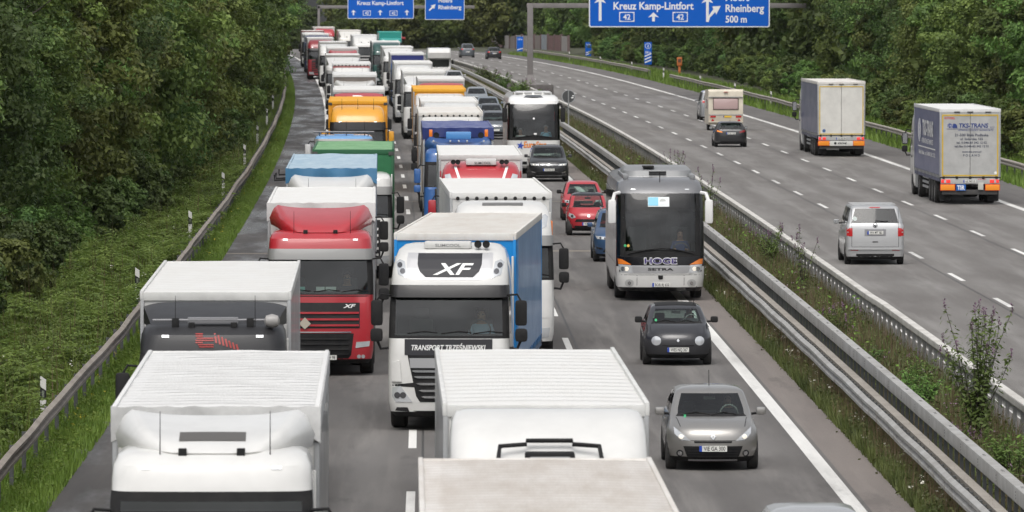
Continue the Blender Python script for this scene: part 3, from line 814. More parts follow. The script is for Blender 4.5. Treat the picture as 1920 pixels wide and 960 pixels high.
# ------------------------------------------------------------------ coach
def coach(loc, rz, label, st):
    root = thing('coach', label, 'coach', (*loc, G(loc[1])), rz)
    P = st['paint']; Lc = 12.0; zw0, zw1 = st.get('zw', (1.3, 3.14)); up = st['upper']
    keys = [(.28, 1.16, .2), (.40, 1.24, .06), (.7, 1.27, 0), (1.0, 1.275, .0), (zw0, 1.275, .03), (zw0 + .45, 1.27, .07), (zw0 + 1.0, 1.265, .15), (zw0 + 1.5, 1.255, .28), (zw1, 1.24, .42), (zw1 + .14, 1.225, .52), (zw1 + .30, 1.18, .74), (zw1 + .40, 1.05, 1.15), (zw1 + .44, .85, 1.6)]
    rings = [ring(hw, yf, Lc - (.05 if z < 3 else .2), z, rf=.32, rr=.2, bow=.16) for z, hw, yf in keys]
    ws = lambda i, s: 4 <= i < 8 and s in ('F', 'FL', 'FR')
    sw = lambda i, s, k: 6 <= i < 8 and s in 'RL'
    def sh(i, s, k):
        if ws(i, s) or sw(i, s, k): return None
        if i >= 8: return 2 if (i == 8 and st.get('pod') and s in ('F', 'FL', 'FR')) else 1
        if i == 3 and s in ('F', 'FL', 'FR'): return 2
        if i == 0: return 2
        return 0
    b = loft(rings, sh).build('body', [P, up, st.get('band', GLOSSBLACK)], root, sharp=30)
    clean(loft(rings, lambda i, s, k: 0 if ws(i, s) else None, False, False)).build('windscreen', CGLASS, b)
    clean(loft(rings, lambda i, s, k: 0 if sw(i, s, k) else None, False, False)).build('side_window', SGLASS, b)
    tree = bvh(rings)
    m = MB(); m.box(-1.2, 1.2, .45, .95, .9, zw0 + .02, 0, .06); m.box(-1.2, 1.2, .2, 11.8, .85, .9, 0); m.box(-1.2, 1.2, 8.5, 8.6, .9, 3.3, 0)
    m.box(-1.15, -.1, 2.6, 2.7, .9, 2.0, 0)
    for r in range(5):
        for x in (-.95, -.45, .45, .95): m.box(x - .22, x + .22, 2.9 + r * .8, 3.05 + r * .8, 1.6, 2.45, 1, .05)
    for x in (.62, -.62): m.box(x - .26, x + .26, 1.75, 1.9, 1.1, 2.1, 1, .06); m.box(x - .26, x + .26, 1.3, 1.8, 1.1, 1.3, 1, .06)
    m.lathe([(-.02, .23), (0, .26), (.02, .23)], (.62, 1.02, zw0 + .12), 'y', 18)
    m.build('interior', [COACHINT, SEAT], b)
    # frit, wipers, mirrors
    decal(tree, 'front', [[(-1.15, zw0), (1.15, zw0), (1.12, zw0 + .14), (.5, zw0 + .2), (-.5, zw0 + .2), (-1.12, zw0 + .14)]], off=.004, depth=.0).build('windscreen_edge', BLACK, b)
    for s in (1, -1): decal(tree, 'front', [[(s * 1.02, zw0), (s * 1.16, zw0), (s * 1.14, zw1 - .02), (s * 1.04, zw1 - .02), (s * 1.0, zw0 + .9)][::s]], off=.004, depth=0).build('windscreen_edge', BLACK, b)
    m = MB()
    for x0, x1, d in ((-.95, .1, .1), (.0, .98, .02)):
        m.tube([proj(tree, 'front', x0 + (x1 - x0) * t, zw0 + .08 + .16 * math.sin(math.pi * t * .5 + (0 if d > .05 else 1.57)), .03) for t in (0, .25, .5, .75, 1)], .016, 5)
    m.build('wiper', BLACK, b)
    for s in (1, -1):
        m = MB(); zt = zw1 - .15
        m.tube([(s * 1.18, .45, zw1 + .02), (s * 1.32, .28, zw1 + .0), (s * 1.38, .2, zt - .05)], .055, 8, 0)
        m.box(s * 1.28, s * 1.52, .1, .26, zt - .72, zt - .02, 0, .08); m.build('mirror', st['mirror'], b)
    # roof pods
    m = MB()
    if st.get('pod') == 'grille':
        loft([ring(.95, 1.6, 4.2, zw1 + .36, rf=.4, rr=.4), ring(.93, 1.7, 4.1, zw1 + .52, rf=.4, rr=.4), ring(.8, 2.0, 3.9, zw1 + .6, rf=.4, rr=.4)], mb=m)
        o = m.build('roof_pod', WHITE, b, sharp=40)
        g = MB()
        for x in (-.68, -.24, .24, .68):
            g.box(x - .19, x + .19, 1.62, 1.85, zw1 + .50, zw1 + .57, 0, .02)
        g.build('pod_grille', mat('pod grille', (.5, .5, .5), .5), b)
        sheet(lambda u, v: ((2 * u - 1) * .8, .72 + .5 * v + .25 * (2 * u - 1) ** 2, zw1 + .33 + .10 * v - .05 * (2 * u - 1) ** 2), 12, 4, .04).build('roof_brow', GLOSSBLACK, b)
    else:
        loft([ring(1.02, 2.6, 6.0, zw1 + .38, rf=.4, rr=.4), ring(1.0, 2.72, 5.9, zw1 + .60, rf=.4, rr=.4), ring(.9, 3.0, 5.8, zw1 + .70, rf=.4, rr=.4)], mb=m)
        m.build('roof_pod', mat('pod grey', (.21, .215, .22), .4), b, sharp=40)
        g = MB(); g.box(-.25, .25, 2.62, 2.7, zw1 + .48, zw1 + .52); g.box(-.25, .25, 2.66, 2.74, zw1 + .54, zw1 + .58); g.build('pod_vent', BLACK, b)
        g = MB(); g.box(-1.05, -.9, 1.3, 6.5, zw1 + .36, zw1 + .52, 0, .05); g.box(.9, 1.05, 1.3, 6.5, zw1 + .36, zw1 + .52, 0, .05); g.build('roof_rail', mat('pod grey', (.21, .215, .22), .4), b)
        g = MB(); g.tube([(0, .8, zw1 + .3), (0, .8, zw1 + .62)], .012, 5); g.build('aerial', [BLACK], b); MB().box(-.42, -.1, 2.75, 3.6, zw1 + .69, zw1 + .73).build('roof_hatch', BLACK, b)
        for x in (-.78, .78): decal(tree, 'front', [rect(x - .06, x + .06, zw1 + .10, zw1 + .13)], off=.01).build('marker_lamp', LENS, b)
    for s, sd in ((1, 'right'), (-1, 'left')):
        m = decal(tree, sd, [rect(y, y + .012, .45, 1.7) for y in (1.1, 2.3, 4.2, 5.4, 6.8)] + [rect(1.0, 11, 1.05, 1.062)], off=.003, depth=.005, cell=.8); m.build('panel_seam', DARK, b)
        m = decal(tree, sd, [rect(y, y + .1, zw0 + .5, zw1) for y in (1.2, 2.9, 4.6, 6.3, 8, 9.7)], off=.004, depth=.0, cell=.8); m.build('window_post', BLACK, b)
    wheels(root, 1.262, (2.4, 8.6, 9.9), .5, .32)
    m = MB(); m.box(-1.05, 1.05, .8, 11.5, .3, .7); m.build('underframe', STEEL, root)
    st['front'](b, tree, zw0, zw1)
    return root, b
def front_hoge(b, tree, zw0, zw1):
    sil = mat('satin silver', (.5, .5, .51), .3, .6)
    decal(tree, 'front', [[(-.78, .80), (.78, .80), (.90, 1.03), (-.90, 1.03)]], off=.006).build('trim_strip', sil, b)
    m = decal_text(tree, 'front', 'SETRA', 0, .885, .07, .74, .03, off=.016); m.build('lettering', INK, b)
    m = decal_text(tree, 'front', 'HOGE', 0, 1.075, .175, .96, .055, off=.014, m=0)
    m.build('lettering', WHITEPAINT, b)
    decal_text(tree, 'front', 'HOGE', 0, 1.088, .15, .93, .02, off=.024).build('lettering', mat('violet letter', (.05, .03, .16), .4), b)
    for p in both([(.80, .80), (1.19, .84), (1.22, 1.06), (.86, 1.04)]): decal(tree, 'front', [p], off=.012, cell=.08).build('headlamp', LENS, b)
    for p in both([(.84, 1.055), (1.22, 1.07), (1.235, 1.22), (1.12, 1.21)]): decal(tree, 'front', [p], off=.013, cell=.08).build('turn_signal', mat('orange lens', (.75, .2, .02), .2, coat=1), b)
    for x in (.98, 1.08, -.98, -1.08): decal(tree, 'front', [circ(x, .93, .065)], off=.02, depth=.02, cell=.08).build('lamp_bowl', LAMPON if abs(x) < 1.03 else CHROME, b)
    for s in (1, -1):
        decal(tree, 'front', [circ(s * .90, .52, .11, 14, 1.2)], off=.006).build('fog_lamp', mat('lamp recess', (.45, .45, .44), .4), b)
        decal(tree, 'front', [circ(s * .90, .52, .05)], off=.02).build('fog_lamp', CHROME, b)
    decal(tree, 'front', [rect(-1.2, 1.2, .752, .764)], off=.003, depth=.005).build('panel_gap', DARK, b)
    decal(tree, 'front', [rect(s - .006, s + .006, .36, .76) for s in (-.68, .68)], off=.003, depth=.005).build('panel_gap', DARK, b)
    decal(tree, 'front', [[(-.07, .66), (-.05, .63), (.05, .63), (.07, .66), (.07, .74), (-.07, .74)]], off=.012).build('badge', BLACK, b)
    plate(b, 'BOR RJ 650', .02, .47, tree.ray_cast(Vector((0, -9, .47)), Vector((0, 1, 0)))[0].y - .02)
    m = decal(tree, 'front', [rect(-.36, .26, zw1 - .38, zw1 - .10)], off=.012, depth=.008); m.build('windscreen_card', mat('card white', (.7, .74, .74), .5), b)
    m = decal(tree, 'front', [rect(-.35, -.06, zw1 - .35, zw1 - .11)], off=.017, depth=.004); m.build('windscreen_card', mat('card blue', (.22, .55, .72), .5), b)
    m = decal(tree, 'front', [[(.02 + .09 * math.cos(q) + .05, zw1 - .22 + .07 * math.sin(q)) for q in [i * .55 for i in range(7)]]], off=.016, depth=.003); m.build('card_mark', mat('mark grey', (.45, .47, .46), .5), b)
    for x, col in ((-1.02, (.05, .4, .16)), (-.93, (.7, .42, .08))): decal(tree, 'front', [circ(x, zw0 + .32, .04)], off=.01, depth=.006).build('sticker', mat('sticker %.2f' % x, col, .5), b)
    MB().box(-.25, .0, .5, .6, zw0 + .25, zw0 + .42, 0, .02).build('ticket_printer', BLACK, b)
def front_eurostar(b, tree, zw0, zw1):
    m = decal_text(tree, 'front', 'EuroStar', .06, 1.27, .29, 1.1, .03, .12, off=.010); m.build('lettering', mat('dark red letter', (.45, .03, .02), .5), b)
    decal_text(tree, 'front', 'EuroStar', .05, 1.285, .27, 1.09, .012, .12, off=.015).build('lettering', mat('orange letter', (.85, .3, .03), .5), b)
    st = [( -.64 + (.21 if i % 2 == 0 else .085) * math.sin(i * math.pi / 5 + .2), 1.36 + (.21 if i % 2 == 0 else .085) * math.cos(i * math.pi / 5 + .2)) for i in range(10)]
    decal(tree, 'front', [st], off=.012, cell=.08).build('star_emblem', mat('star blue', (.02, .06, .35), .5), b)
    decal_text(tree, 'front', 'REISEN', -.32, 1.02, .05, .4, .0, off=.012).build('lettering', mat('star blue', (.02, .06, .35), .5), b) if 0 else None
    for p in both([(.62, .72), (1.14, .78), (1.2, 1.0), (.9, .92)]): decal(tree, 'front', [p], off=.012, cell=.08).build('headlamp', LENS, b)
    decal(tree, 'front', [rect(-.6, .6, .45, .6)], off=.008).build('bumper_intake', BLACK, b)
    decal(tree, 'front', [rect(-1.1, 1.1, zw0 + .02, zw0 + .14)], off=.006, depth=0).build('windscreen_edge', BLACK, b)
    decal(tree, 'front', [circ(.0, zw0 + 1.05, .05, 6)], off=.01, depth=.004).build('windscreen_card', WHITEPAINT, b)
    decal(tree, 'front', [rect(.0, .14, zw0 + .27, zw0 + .35)], off=.01, depth=.004).build('windscreen_card', WHITEPAINT, b)
    decal(tree, 'front', [[(.98, zw0 + .95), (1.06, zw0 + .95), (1.07, zw0 + 1.35), (.99, zw0 + 1.35)]], off=-.05, depth=.02).build('curtain', mat('red curtain', (.4, .03, .03), .8), b)

# ------------------------------------------------------------------ cars
def car(loc, rz, label, P, cat='car', group=None, name='car'):
    """P: L W H hood(z front edge) belt cowl(y) wz(windscreen foot z) roofy(y of roof front) rear(y roof rear) ..."""
    root = thing(name, label, cat, (*loc, G(loc[1])), rz, group)
    L, W, Hh = P['L'], P['W'], P['H']; hw = W / 2; hz = P['hood']; bz = P['belt']; cw = P['cowl']; wz = P['wz']; ry0 = P['roofy']; ry1 = L - P['rear']; paintm = P['paint']
    gb = P.get('gb', .09); rin = P.get('rin', .22); tb = P.get('tailbase', .12); rf = P.get('rf', .42); rr = P.get('rr', .3); bow = P.get('bow', .16)
    rz_ = P.get('rz', bz + .02)
    mid = hz - .16
    rings = [ring(hw - .10, .16, L - .12, .17, rf=rf, rr=rr, bow=bow), ring(hw - .03, .05, L - .03, .27, rf=rf, rr=rr, bow=bow), ring(hw, .0, L, .45, rf=rf, rr=rr, bow=bow),
             ring(hw, .01, L - .01, mid, bz - .2, rf=rf, rr=rr, bow=bow), ring(hw - .015, .06, L - .04, hz - .05, bz - .06, rf=rf, rr=rr, bow=bow), ring(hw - .05, .14, L - .07, hz + .02, bz, rf=rf, rr=rr, bow=bow),
             ring(hw - gb * .8, .14 + (cw - .14) * .5, L - tb * .9, hz + .02 + (wz - hz) * P.get('crown', .62), rz_, rf=.35, rr=.2, bow=.14),
             ring(hw - gb, cw, L - tb, wz, rz_, rf=.14, rr=.14, bow=.13)]
    g0 = 7
    n = 3
    for i in range(1, n + 1):
        t = i / n
        rings.append(ring(hw - gb - (rin - gb) * t ** 1.2, cw + (ry0 - cw) * t, L - tb - (L - tb - ry1) * t ** P.get('rpow', 1.15), wz + (Hh - .12 - wz) * t - .0, rz_ + (Hh - .12 - rz_) * t, rf=.12, rr=.14, bow=.13 - .03 * t))
    g1 = g0 + n
    rings += [ring(hw - rin - .03, ry0 + .10, ry1 - .06, Hh - .07, rf=.14, rr=.14, bow=.10), ring(hw - rin - .13, ry0 + .30, ry1 - .2, Hh - .025, rf=.2, rr=.2, bow=.06), ring(hw - rin - .33, ry0 + .55, ry1 - .5, Hh, rf=.2, rr=.2, bow=.02)]
    bp = P.get('bpillar', 4)
    ws = lambda i, s, k: g0 <= i < g1 and s == 'F'
    rw = lambda i, s, k: g0 + P.get('rw0', 0) <= i < g1 and s == 'B' and P.get('rearwin', True)
    sw = lambda i, s, k: g0 <= i < g1 and s in 'RL' and k != bp and k < P.get('swmax', 8)
    bump = P.get('bumper')
    def sh(i, s, k):
        if ws(i, s, k) or rw(i, s, k) or sw(i, s, k): return None
        if g0 <= i < g1 and s in 'RL': return 1
        if i == 0: return 1
        if bump and i <= 2: return 2
        return 3 if (i >= g1 and 'roofm' in P) else 0
    b = loft(rings, sh, True, 3 if 'roofm' in P else True).build('body', [paintm, BLACK, bump or paintm, P.get('roofm', paintm)], root, sharp=32)
    gm = P.get('glass', GLASS)
    clean(loft(rings, lambda i, s, k: 0 if ws(i, s, k) else None, False, False)).build('windscreen', gm, b)
    if P.get('rearwin', True): clean(loft(rings, lambda i, s, k: 0 if rw(i, s, k) else None, False, False)).build('rear_window', P.get('rglass', gm), b)
    clean(loft(rings, lambda i, s, k: 0 if sw(i, s, k) else None, False, False)).build('side_window', P.get('sglass', DGLASS if P.get('dark') else SGLASS), b)
    tree = bvh(rings)
    # interior
    m = MB(); m.box(-hw + .16, hw - .16, cw + .05, cw + .5, .5, wz - .0, 0, .05); m.box(-hw + .12, hw - .12, cw + .4, L - .5, .3, .42, 0)
    sy = cw + 1.15
    for x in (-.36, .36):
        m.box(x - .23, x + .23, sy, sy + .5, .38, .54, 1, .06); m.box(x - .23, x + .23, sy + .42, sy + .56, .5, .98, 1, .06); m.box(x - .12, x + .12, sy + .46, sy + .55, 1.0, 1.17 if Hh < 1.75 else 1.35, 1, .05)
    if L > 3.2:
        m.box(-hw + .25, hw - .25, sy + 1.2, sy + 1.36, .5, bz - .06, 1, .06)
        for x in (-.36, .36): m.box(x - .11, x + .11, sy + 1.25, sy + 1.34, bz - .08, bz + .06, 1, .04)
    m.lathe([(-.015, .16), (0, .18), (.015, .16)], (.36, cw + .52, wz + .02), 'y', 16)
    m.tube([(0, ry0 + .12, Hh - .13), (0, ry0 + .16, Hh - .2)], .01, 4); m.box(-.11, .11, ry0 + .1, ry0 + .13, Hh - .24, Hh - .18, 0, .01)
    m.build('interior', [CARINT, SEAT], b)
    decal(tree, 'front', [[(-hw + gb + .10, wz - .005), (hw - gb - .10, wz - .005), (hw - gb - .14, wz + .04), (-hw + gb + .14, wz + .04)]], off=.004, depth=.006).build('window_seal', BLACK, b)
    # mirrors, wheels, wipers, seams
    mz = wz + .06; my = cw + .35
    for s in (1, -1):
        q = MB(); q.box(s * (hw + .01), s * (hw + .19), my, my + .12, mz - .06, mz + .09, 0, .045); q.tube([(s * (hw - .08), my + .08, mz - .04), (s * (hw + .06), my + .07, mz - .02)], .025, 6, 1)
        q.box(s * (hw + .03), s * (hw + .17), my + .121, my + .125, mz - .035, mz + .065, 2)
        q.build('mirror', [P.get('mirror', paintm), BLACK, CHROME], b)
    wr = P.get('wr', .31)
    for y in (P.get('wf', .78), L - P.get('wb', .72)):
        for s in (1, -1):
            decal(tree, 'right' if s > 0 else 'left', [circ(y, wr, wr + .05, 18)], off=.003, depth=0, cell=.3).build('wheel_arch', BLACK, b)
            wheel_mb(MB(), s * (hw + .008), y, wr, .2, s).build('wheel', [RUBBER, P.get('rim', RIM)], root)
    if P.get('seams', True):
        for sd in ('right', 'left'):
            y = cw + .25; decal(tree, sd, [rect(y, y + .012, .32, bz - .02), rect(y + 1.15, y + 1.162, .32, bz - .02)], off=.002, depth=.004, cell=.3).build('door_seam', BLACK, b)
            decal(tree, sd, [rect(y + .95, y + 1.1, bz - .14, bz - .11)], off=.02).build('door_handle', paintm, b)
    if P.get('face') in (None, 'front') or True:
        m = MB()
        for x0, x1 in ((-hw + .3, -.02), (.0, hw - .38)): m.tube([proj(tree, 'front', x0 + (x1 - x0) * t, wz + .02 + .05 * math.sin(3 * t), .02) for t in (0, .5, 1)], .01, 5)
        m.build('wiper', BLACK, b)
    if 'front' in P: P['front'](b, tree, P)
    if 'back' in P: P['back'](b, tree, P)
    return root, b, tree
def fy(tree, x, z): return tree.ray_cast(Vector((x, -9, z)), Vector((0, 1, 0)))[0].y
def by(tree, x, z): return tree.ray_cast(Vector((x, 60, z)), Vector((0, -1, 0)))[0].y
def D(b, tree, name, polys, m, off=.008, side='front', depth=.02, cell=.1): return decal(tree, side, polys, off=off, depth=depth, cell=cell).build(name, m, b)
def lamp(b, tree, p, lit=None, bowls=()):
    D(b, tree, 'headlamp', [p], LENS, .010, cell=.07)
    for x, z, r in bowls: D(b, tree, 'lamp_bowl', [circ(x, z, r)], lit or REFL, .018, cell=.05)
def front_clio(b, tree, P):
    for s in (1, -1): lamp(b, tree, [(s * .42, .57), (s * .6, .58), (s * .72, .70), (s * .73, .82), (s * .60, .72)][::s], LAMPON, [(s * .60, .645, .045)])
    D(b, tree, 'lower_grille', [[(-.47, .22), (.47, .22), (.56, .47), (-.56, .47)]], BLACK)
    m = MB()
    for z in (.27, .32, .37): decal(tree, 'front', [rect(-.47, .47, z, z + .015)], m, 0, .02)
    m.build('grille_slat', DARK, b)
    D(b, tree, 'upper_grille', [[(-.35, .53), (.35, .53), (.36, .565), (-.36, .565)]], BLACK)
    D(b, tree, 'trim_strip', [[(-.46, .185), (.46, .185), (.46, .215), (-.46, .215)]], mat('satin silver', (.5, .5, .51), .3, .6), .014)
    decal(tree, 'top', [[(s_ * .60, .30), (s_ * .612, .30), (s_ * .672, .95), (s_ * .66, .95)] for s_ in (1, -1)], off=.003, depth=.004, cell=.15).build('bonnet_gap', BLACK, b)
    decal(tree, 'front', [rect(-.62, .62, .572, .58)], off=.003, depth=.004).build('panel_gap', BLACK, b)
    D(b, tree, 'badge', [[(-.05, .65), (0, .59), (.05, .65), (0, .71)]], CHROME, .02)
    D(b, tree, 'badge', [[(-.018, .65), (0, .625), (.018, .65), (0, .675)]], P['paint'], .024)
    for s in (1, -1): D(b, tree, 'fog_lamp', [circ(s * .62, .33, .065)], DARK, .006); D(b, tree, 'fog_lamp', [circ(s * .62, .33, .042)], CHROME, .014)
    plate(b, 'VIE GA 300', 0, .425, fy(tree, 0, .425) - .03)
    D(b, tree, 'sticker', [circ(-.5, .99, .03)], mat('sticker -1.02', (.05, .4, .16), .5), .006, depth=.003)
    MB().tube([(0, P['roofy'] + .35, P['H']), (0, P['roofy'] + .45, P['H'] + .3)], .008, 5).build('aerial', BLACK, b)
def front_twingo(b, tree, P):
    for s in (1, -1): lamp(b, tree, [(s * x, z) for x, z in circ(.52, .60, .11, 16, 1.05)], REFL, [])
    m = MB()
    for i in range(4): decal(tree, 'front', [rect(-.38, .38, .485, .50)], m, 0, .012)
    m.build('bumper_slot', BLACK, b)
    D(b, tree, 'bumper_slot', [rect(-.35, .35, .22, .27)], BLACK)
    decal(tree, 'top', [[(s_ * .63, .30), (s_ * .64, .30), (s_ * .66, .8), (s_ * .65, .8)] for s_ in (1, -1)], off=.003, depth=.004, cell=.15).build('bonnet_gap', INK, b)
    D(b, tree, 'badge', [[(-.035, .61), (0, .565), (.035, .61), (0, .655)]], CHROME, .02)
    plate(b, 'WES NQ 367', 0, .39, fy(tree, 0, .39) - .03)
    decal(tree, 'top', [rect(-.62 + i * .09, -.56 + i * .09, .78, .90) for i in range(3)], off=.004, depth=.004).build('bonnet_vent', BLACK, b)
    decal(tree, 'top', [rect(-.50, .50, P['roofy'] + .22, P['L'] - P['rear'] - .3)], off=.012, depth=.02, cell=.3).build('sunroof', BLACK, b)
    MB().tube([(.42, P['roofy'] + .2, P['H'] - .03), (.5, P['roofy'] + .1, P['H'] + .42)], .006, 5).build('aerial', BLACK, b)
    D(b, tree, 'sticker', [circ(-.5, 1.06, .03)], mat('sticker -1.02', (.05, .4, .16), .5), .006, depth=.003)
def front_smart(b, tree, P):
    for s in (1, -1): lamp(b, tree, [(s * .46, .66), (s * .62, .62), (s * .73, .72), (s * .70, .82), (s * .56, .78)][::s], REFL, [(s * .6, .71, .05)])
    D(b, tree, 'lower_grille', [[(-.5, .50), (.5, .50), (.45, .60), (-.45, .60)]], BLACK)
    D(b, tree, 'bumper_intake', [[(-.55, .26), (.55, .26), (.5, .36), (-.5, .36)]], BLACK)
    D(b, tree, 'badge', [circ(0, .72, .05)], CHROME, .014)
    plate(b, 'WES SM 42', .02, .43, fy(tree, 0, .43) - .03)
def front_suv(b, tree, P):
    for s in (1, -1): lamp(b, tree, [(s * .44, .74), (s * .80, .76), (s * .86, .86), (s * .46, .83)][::s], LAMPON if P.get('lit') else REFL, [(s * .70, .80, .035), (s * .56, .79, .03)])
    D(b, tree, 'upper_grille', [[(-.43, .74), (.43, .74), (.45, .83), (-.45, .83)]], BLACK)
    m = MB()
    for z in (.755, .795): decal(tree, 'front', [rect(-.42, .42, z, z + .014)], m, 0, .02)
    m.build('grille_slat', CHROME, b)
    D(b, tree, 'badge', [circ(0, .785, .065)], CHROME, .026); D(b, tree, 'badge', [circ(0, .785, .05)], INK, .03)
    D(b, tree, 'badge', [[(-.045, .81), (-.02, .74), (0, .775), (.02, .74), (.045, .81), (.03, .81), (.018, .775), (0, .81), (-.018, .775), (-.03, .81)]], CHROME, .034, cell=.05)
    D(b, tree, 'lower_grille', [[(-.62, .33), (.62, .33), (.55, .45), (-.55, .45)]], BLACK)
    for s in (1, -1): D(b, tree, 'fog_lamp', [[(s * .62, .42), (s * .82, .42), (s * .84, .5), (s * .64, .47)][::s]], CHROME if P.get('lit') else DARK)
    D(b, tree, 'trim_strip', [rect(-.6, .6, .27, .285)], CHROME, .012)
    plate(b, P.get('plate', ''), 0, .56, fy(tree, 0, .56) - .03)
    for s in (1, -1): MB().tube([(s * (P['W'] / 2 - .3), P['roofy'] + .35, P['H'] - .02), (s * (P['W'] / 2 - .3), P['roofy'] + .5, P['H'] + .03), (s * (P['W'] / 2 - .3), P['L'] - P['rear'] - .5, P['H'] + .03), (s * (P['W'] / 2 - .3), P['L'] - P['rear'] - .3, P['H'] - .02)], .018, 6).build('roof_rail', P.get('rails', CHROME), b)
def front_car(b, tree, P):
    hz = P['hood']; hw = P['W'] / 2
    for s in (1, -1): lamp(b, tree, [(s * (hw - .36), hz - .14), (s * (hw - .12), hz - .12), (s * (hw - .06), hz - .02), (s * (hw - .34), hz - .03)][::s], REFL, [(s * (hw - .2), hz - .075, .035)])
    D(b, tree, 'upper_grille', [rect(-.36, .36, hz - .15, hz - .05)], BLACK); D(b, tree, 'lower_grille', [rect(-.5, .5, .24, .36)], BLACK)
    plate(b, '', 0, .44, fy(tree, 0, .44) - .03)
def back_audi(b, tree, P):
    T = mat('tail red dark', (.22, .008, .01), .15, coat=1)
    D(b, tree, 'tail_lamp', [[(-.82, .86), (-.48, .80), (-.46, .88), (-.80, .98)]], T, .012, 'rear'); D(b, tree, 'tail_lamp', [[(.82, .86), (.48, .80), (.46, .88), (.80, .98)]], T, .012, 'rear')
    D(b, tree, 'turn_signal', [[(.78, .885), (.50, .83), (.49, .86), (.77, .945)]], AMBERLIT, .018, 'rear')
    m = MB()
    for i in range(4): m.lathe([(0, .032), (.01, .038), (.0, .044)], (-.12 + i * .08, by(tree, 0, .90) + .01, .90), 'y', 10)
    m.build('badge', CHROME, b)
    plate(b, 'D KR 1226', 0, .78, by(tree, 0, .78) + .02, 1)
    D(b, tree, 'bumper_insert', [rect(-.62, .62, .25, .36)], BLACK, .006, 'rear')
    decal(tree, 'rear', [rect(-.8, .8, .60, .612)], off=.003, depth=.004).build('panel_gap', BLACK, b)
    MB().box(-.56, .56, P['L'] - P['rear'] - .12, P['L'] - P['rear'] + .1, P['H'] - .09, P['H'] - .06, 0, .01).build('roof_spoiler', P['paint'], b)
    MB().tube([(0, 3.0, P['H'] - .02), (0, 3.12, P['H'] + .05)], .02, 6).build('aerial', BLACK, b)
def back_far(b, tree, P):
    z = P['belt'] - .12
    for s in (1, -1): D(b, tree, 'tail_lamp', [rect(*sorted((s * .55, s * .82)), z - .05, z + .09)], RED, .012, 'rear')
    plate(b, '', 0, P.get('pz', .72), by(tree, 0, P.get('pz', .72)) + .02, 1)
# ================================================================== the setting
def ground_mat(name, col, dark, light, wear=.5, rough=.85, wet=0., lanes=None, fine=60., blot=.45):
    if name in MATS: return MATS[name]
    m = bpy.data.materials.new(name); t, p = nodes(m); N = t.nodes; Lk = t.links
    uv = N.new('ShaderNodeUVMap')
    def noise(scale, st, det=6, r=.6):
        mp = N.new('ShaderNodeMapping'); mp.inputs['Scale'].default_value = st
        n = N.new('ShaderNodeTexNoise'); n.inputs['Scale'].default_value = scale; n.inputs['Detail'].default_value = det; n.inputs['Roughness'].default_value = r
        Lk.new(uv.outputs[0], mp.inputs[0]); Lk.new(mp.outputs[0], n.inputs['Vector']); return n.outputs['Fac']
    def rng_(v, a, b, c, d):
        r = N.new('ShaderNodeMapRange')
        for k, q in zip(('From Min', 'From Max', 'To Min', 'To Max'), (a, b, c, d)): r.inputs[k].default_value = q
        Lk.new(v, r.inputs['Value']); return r.outputs[0]
    def mixc(a, b, f):
        x = N.new('ShaderNodeMix'); x.data_type = 'RGBA'
        for k, q in (('A', a), ('B', b)):
            if isinstance(q, tuple): x.inputs[k].default_value = (*q, 1)
            else: Lk.new(q, x.inputs[k])
        Lk.new(f, x.inputs['Factor']); return x.outputs['Result']
    c = mixc(col, dark, rng_(noise(.5, (1, .12, 1)), .42, .62, 0, wear))
    c = mixc(c, light, rng_(noise(1.2, (1.6, .05, 1), 5), .48, .68, 0, wear * .8))
    if lanes:
        sep = N.new('ShaderNodeSeparateXYZ'); Lk.new(uv.outputs[0], sep.inputs[0])
        a = N.new('ShaderNodeMath'); a.operation = 'MULTIPLY_ADD'; a.inputs[1].default_value = 4 * math.pi / lanes[1]; a.inputs[2].default_value = -4 * math.pi * lanes[0] / lanes[1]
        Lk.new(sep.outputs['X'], a.inputs[0])
        b = N.new('ShaderNodeMath'); b.operation = 'COSINE'; Lk.new(a.outputs[0], b.inputs[0])
        tr = rng_(b.outputs[0], -1, 1, 0, lanes[2])
        mu = N.new('ShaderNodeMath'); mu.operation = 'MULTIPLY'; Lk.new(tr, mu.inputs[0]); Lk.new(rng_(noise(.3, (1, .1, 1)), .3, .7, .3, 1), mu.inputs[1])
        c = mixc(c, dark, mu.outputs[0])
    c = mixc(c, tuple(x * .55 for x in dark), rng_(noise(.16, (2.2, .35, 1), 8, .7), .58, .64, 0, blot))
    g = noise(fine, (1, 1, 1), 3, .8)
    c = mixc(c, tuple(min(1, x * 1.9) for x in light), rng_(g, .56, .8, 0, .5))
    c = mixc(c, tuple(x * .4 for x in dark), rng_(g, .44, .2, 0, .5))
    Lk.new(c, p.inputs['Base Color'])
    if wet: Lk.new(rng_(noise(.35, (1.5, .2, 1), 5), .42, .6, rough, wet), p.inputs['Roughness'])
    else: p.inputs['Roughness'].default_value = rough
    b = N.new('ShaderNodeBump'); b.inputs['Strength'].default_value = .5; b.inputs['Distance'].default_value = .02
    Lk.new(g, b.inputs['Height']); Lk.new(b.outputs[0], p.inputs['Normal'])
    MATS[name] = m
    return m
def ysteps(a, b):
    ys = [a]
    while ys[-1] < b: ys.append(min(b, ys[-1] + (6 if ys[-1] < 1000 else 20)))
    return ys
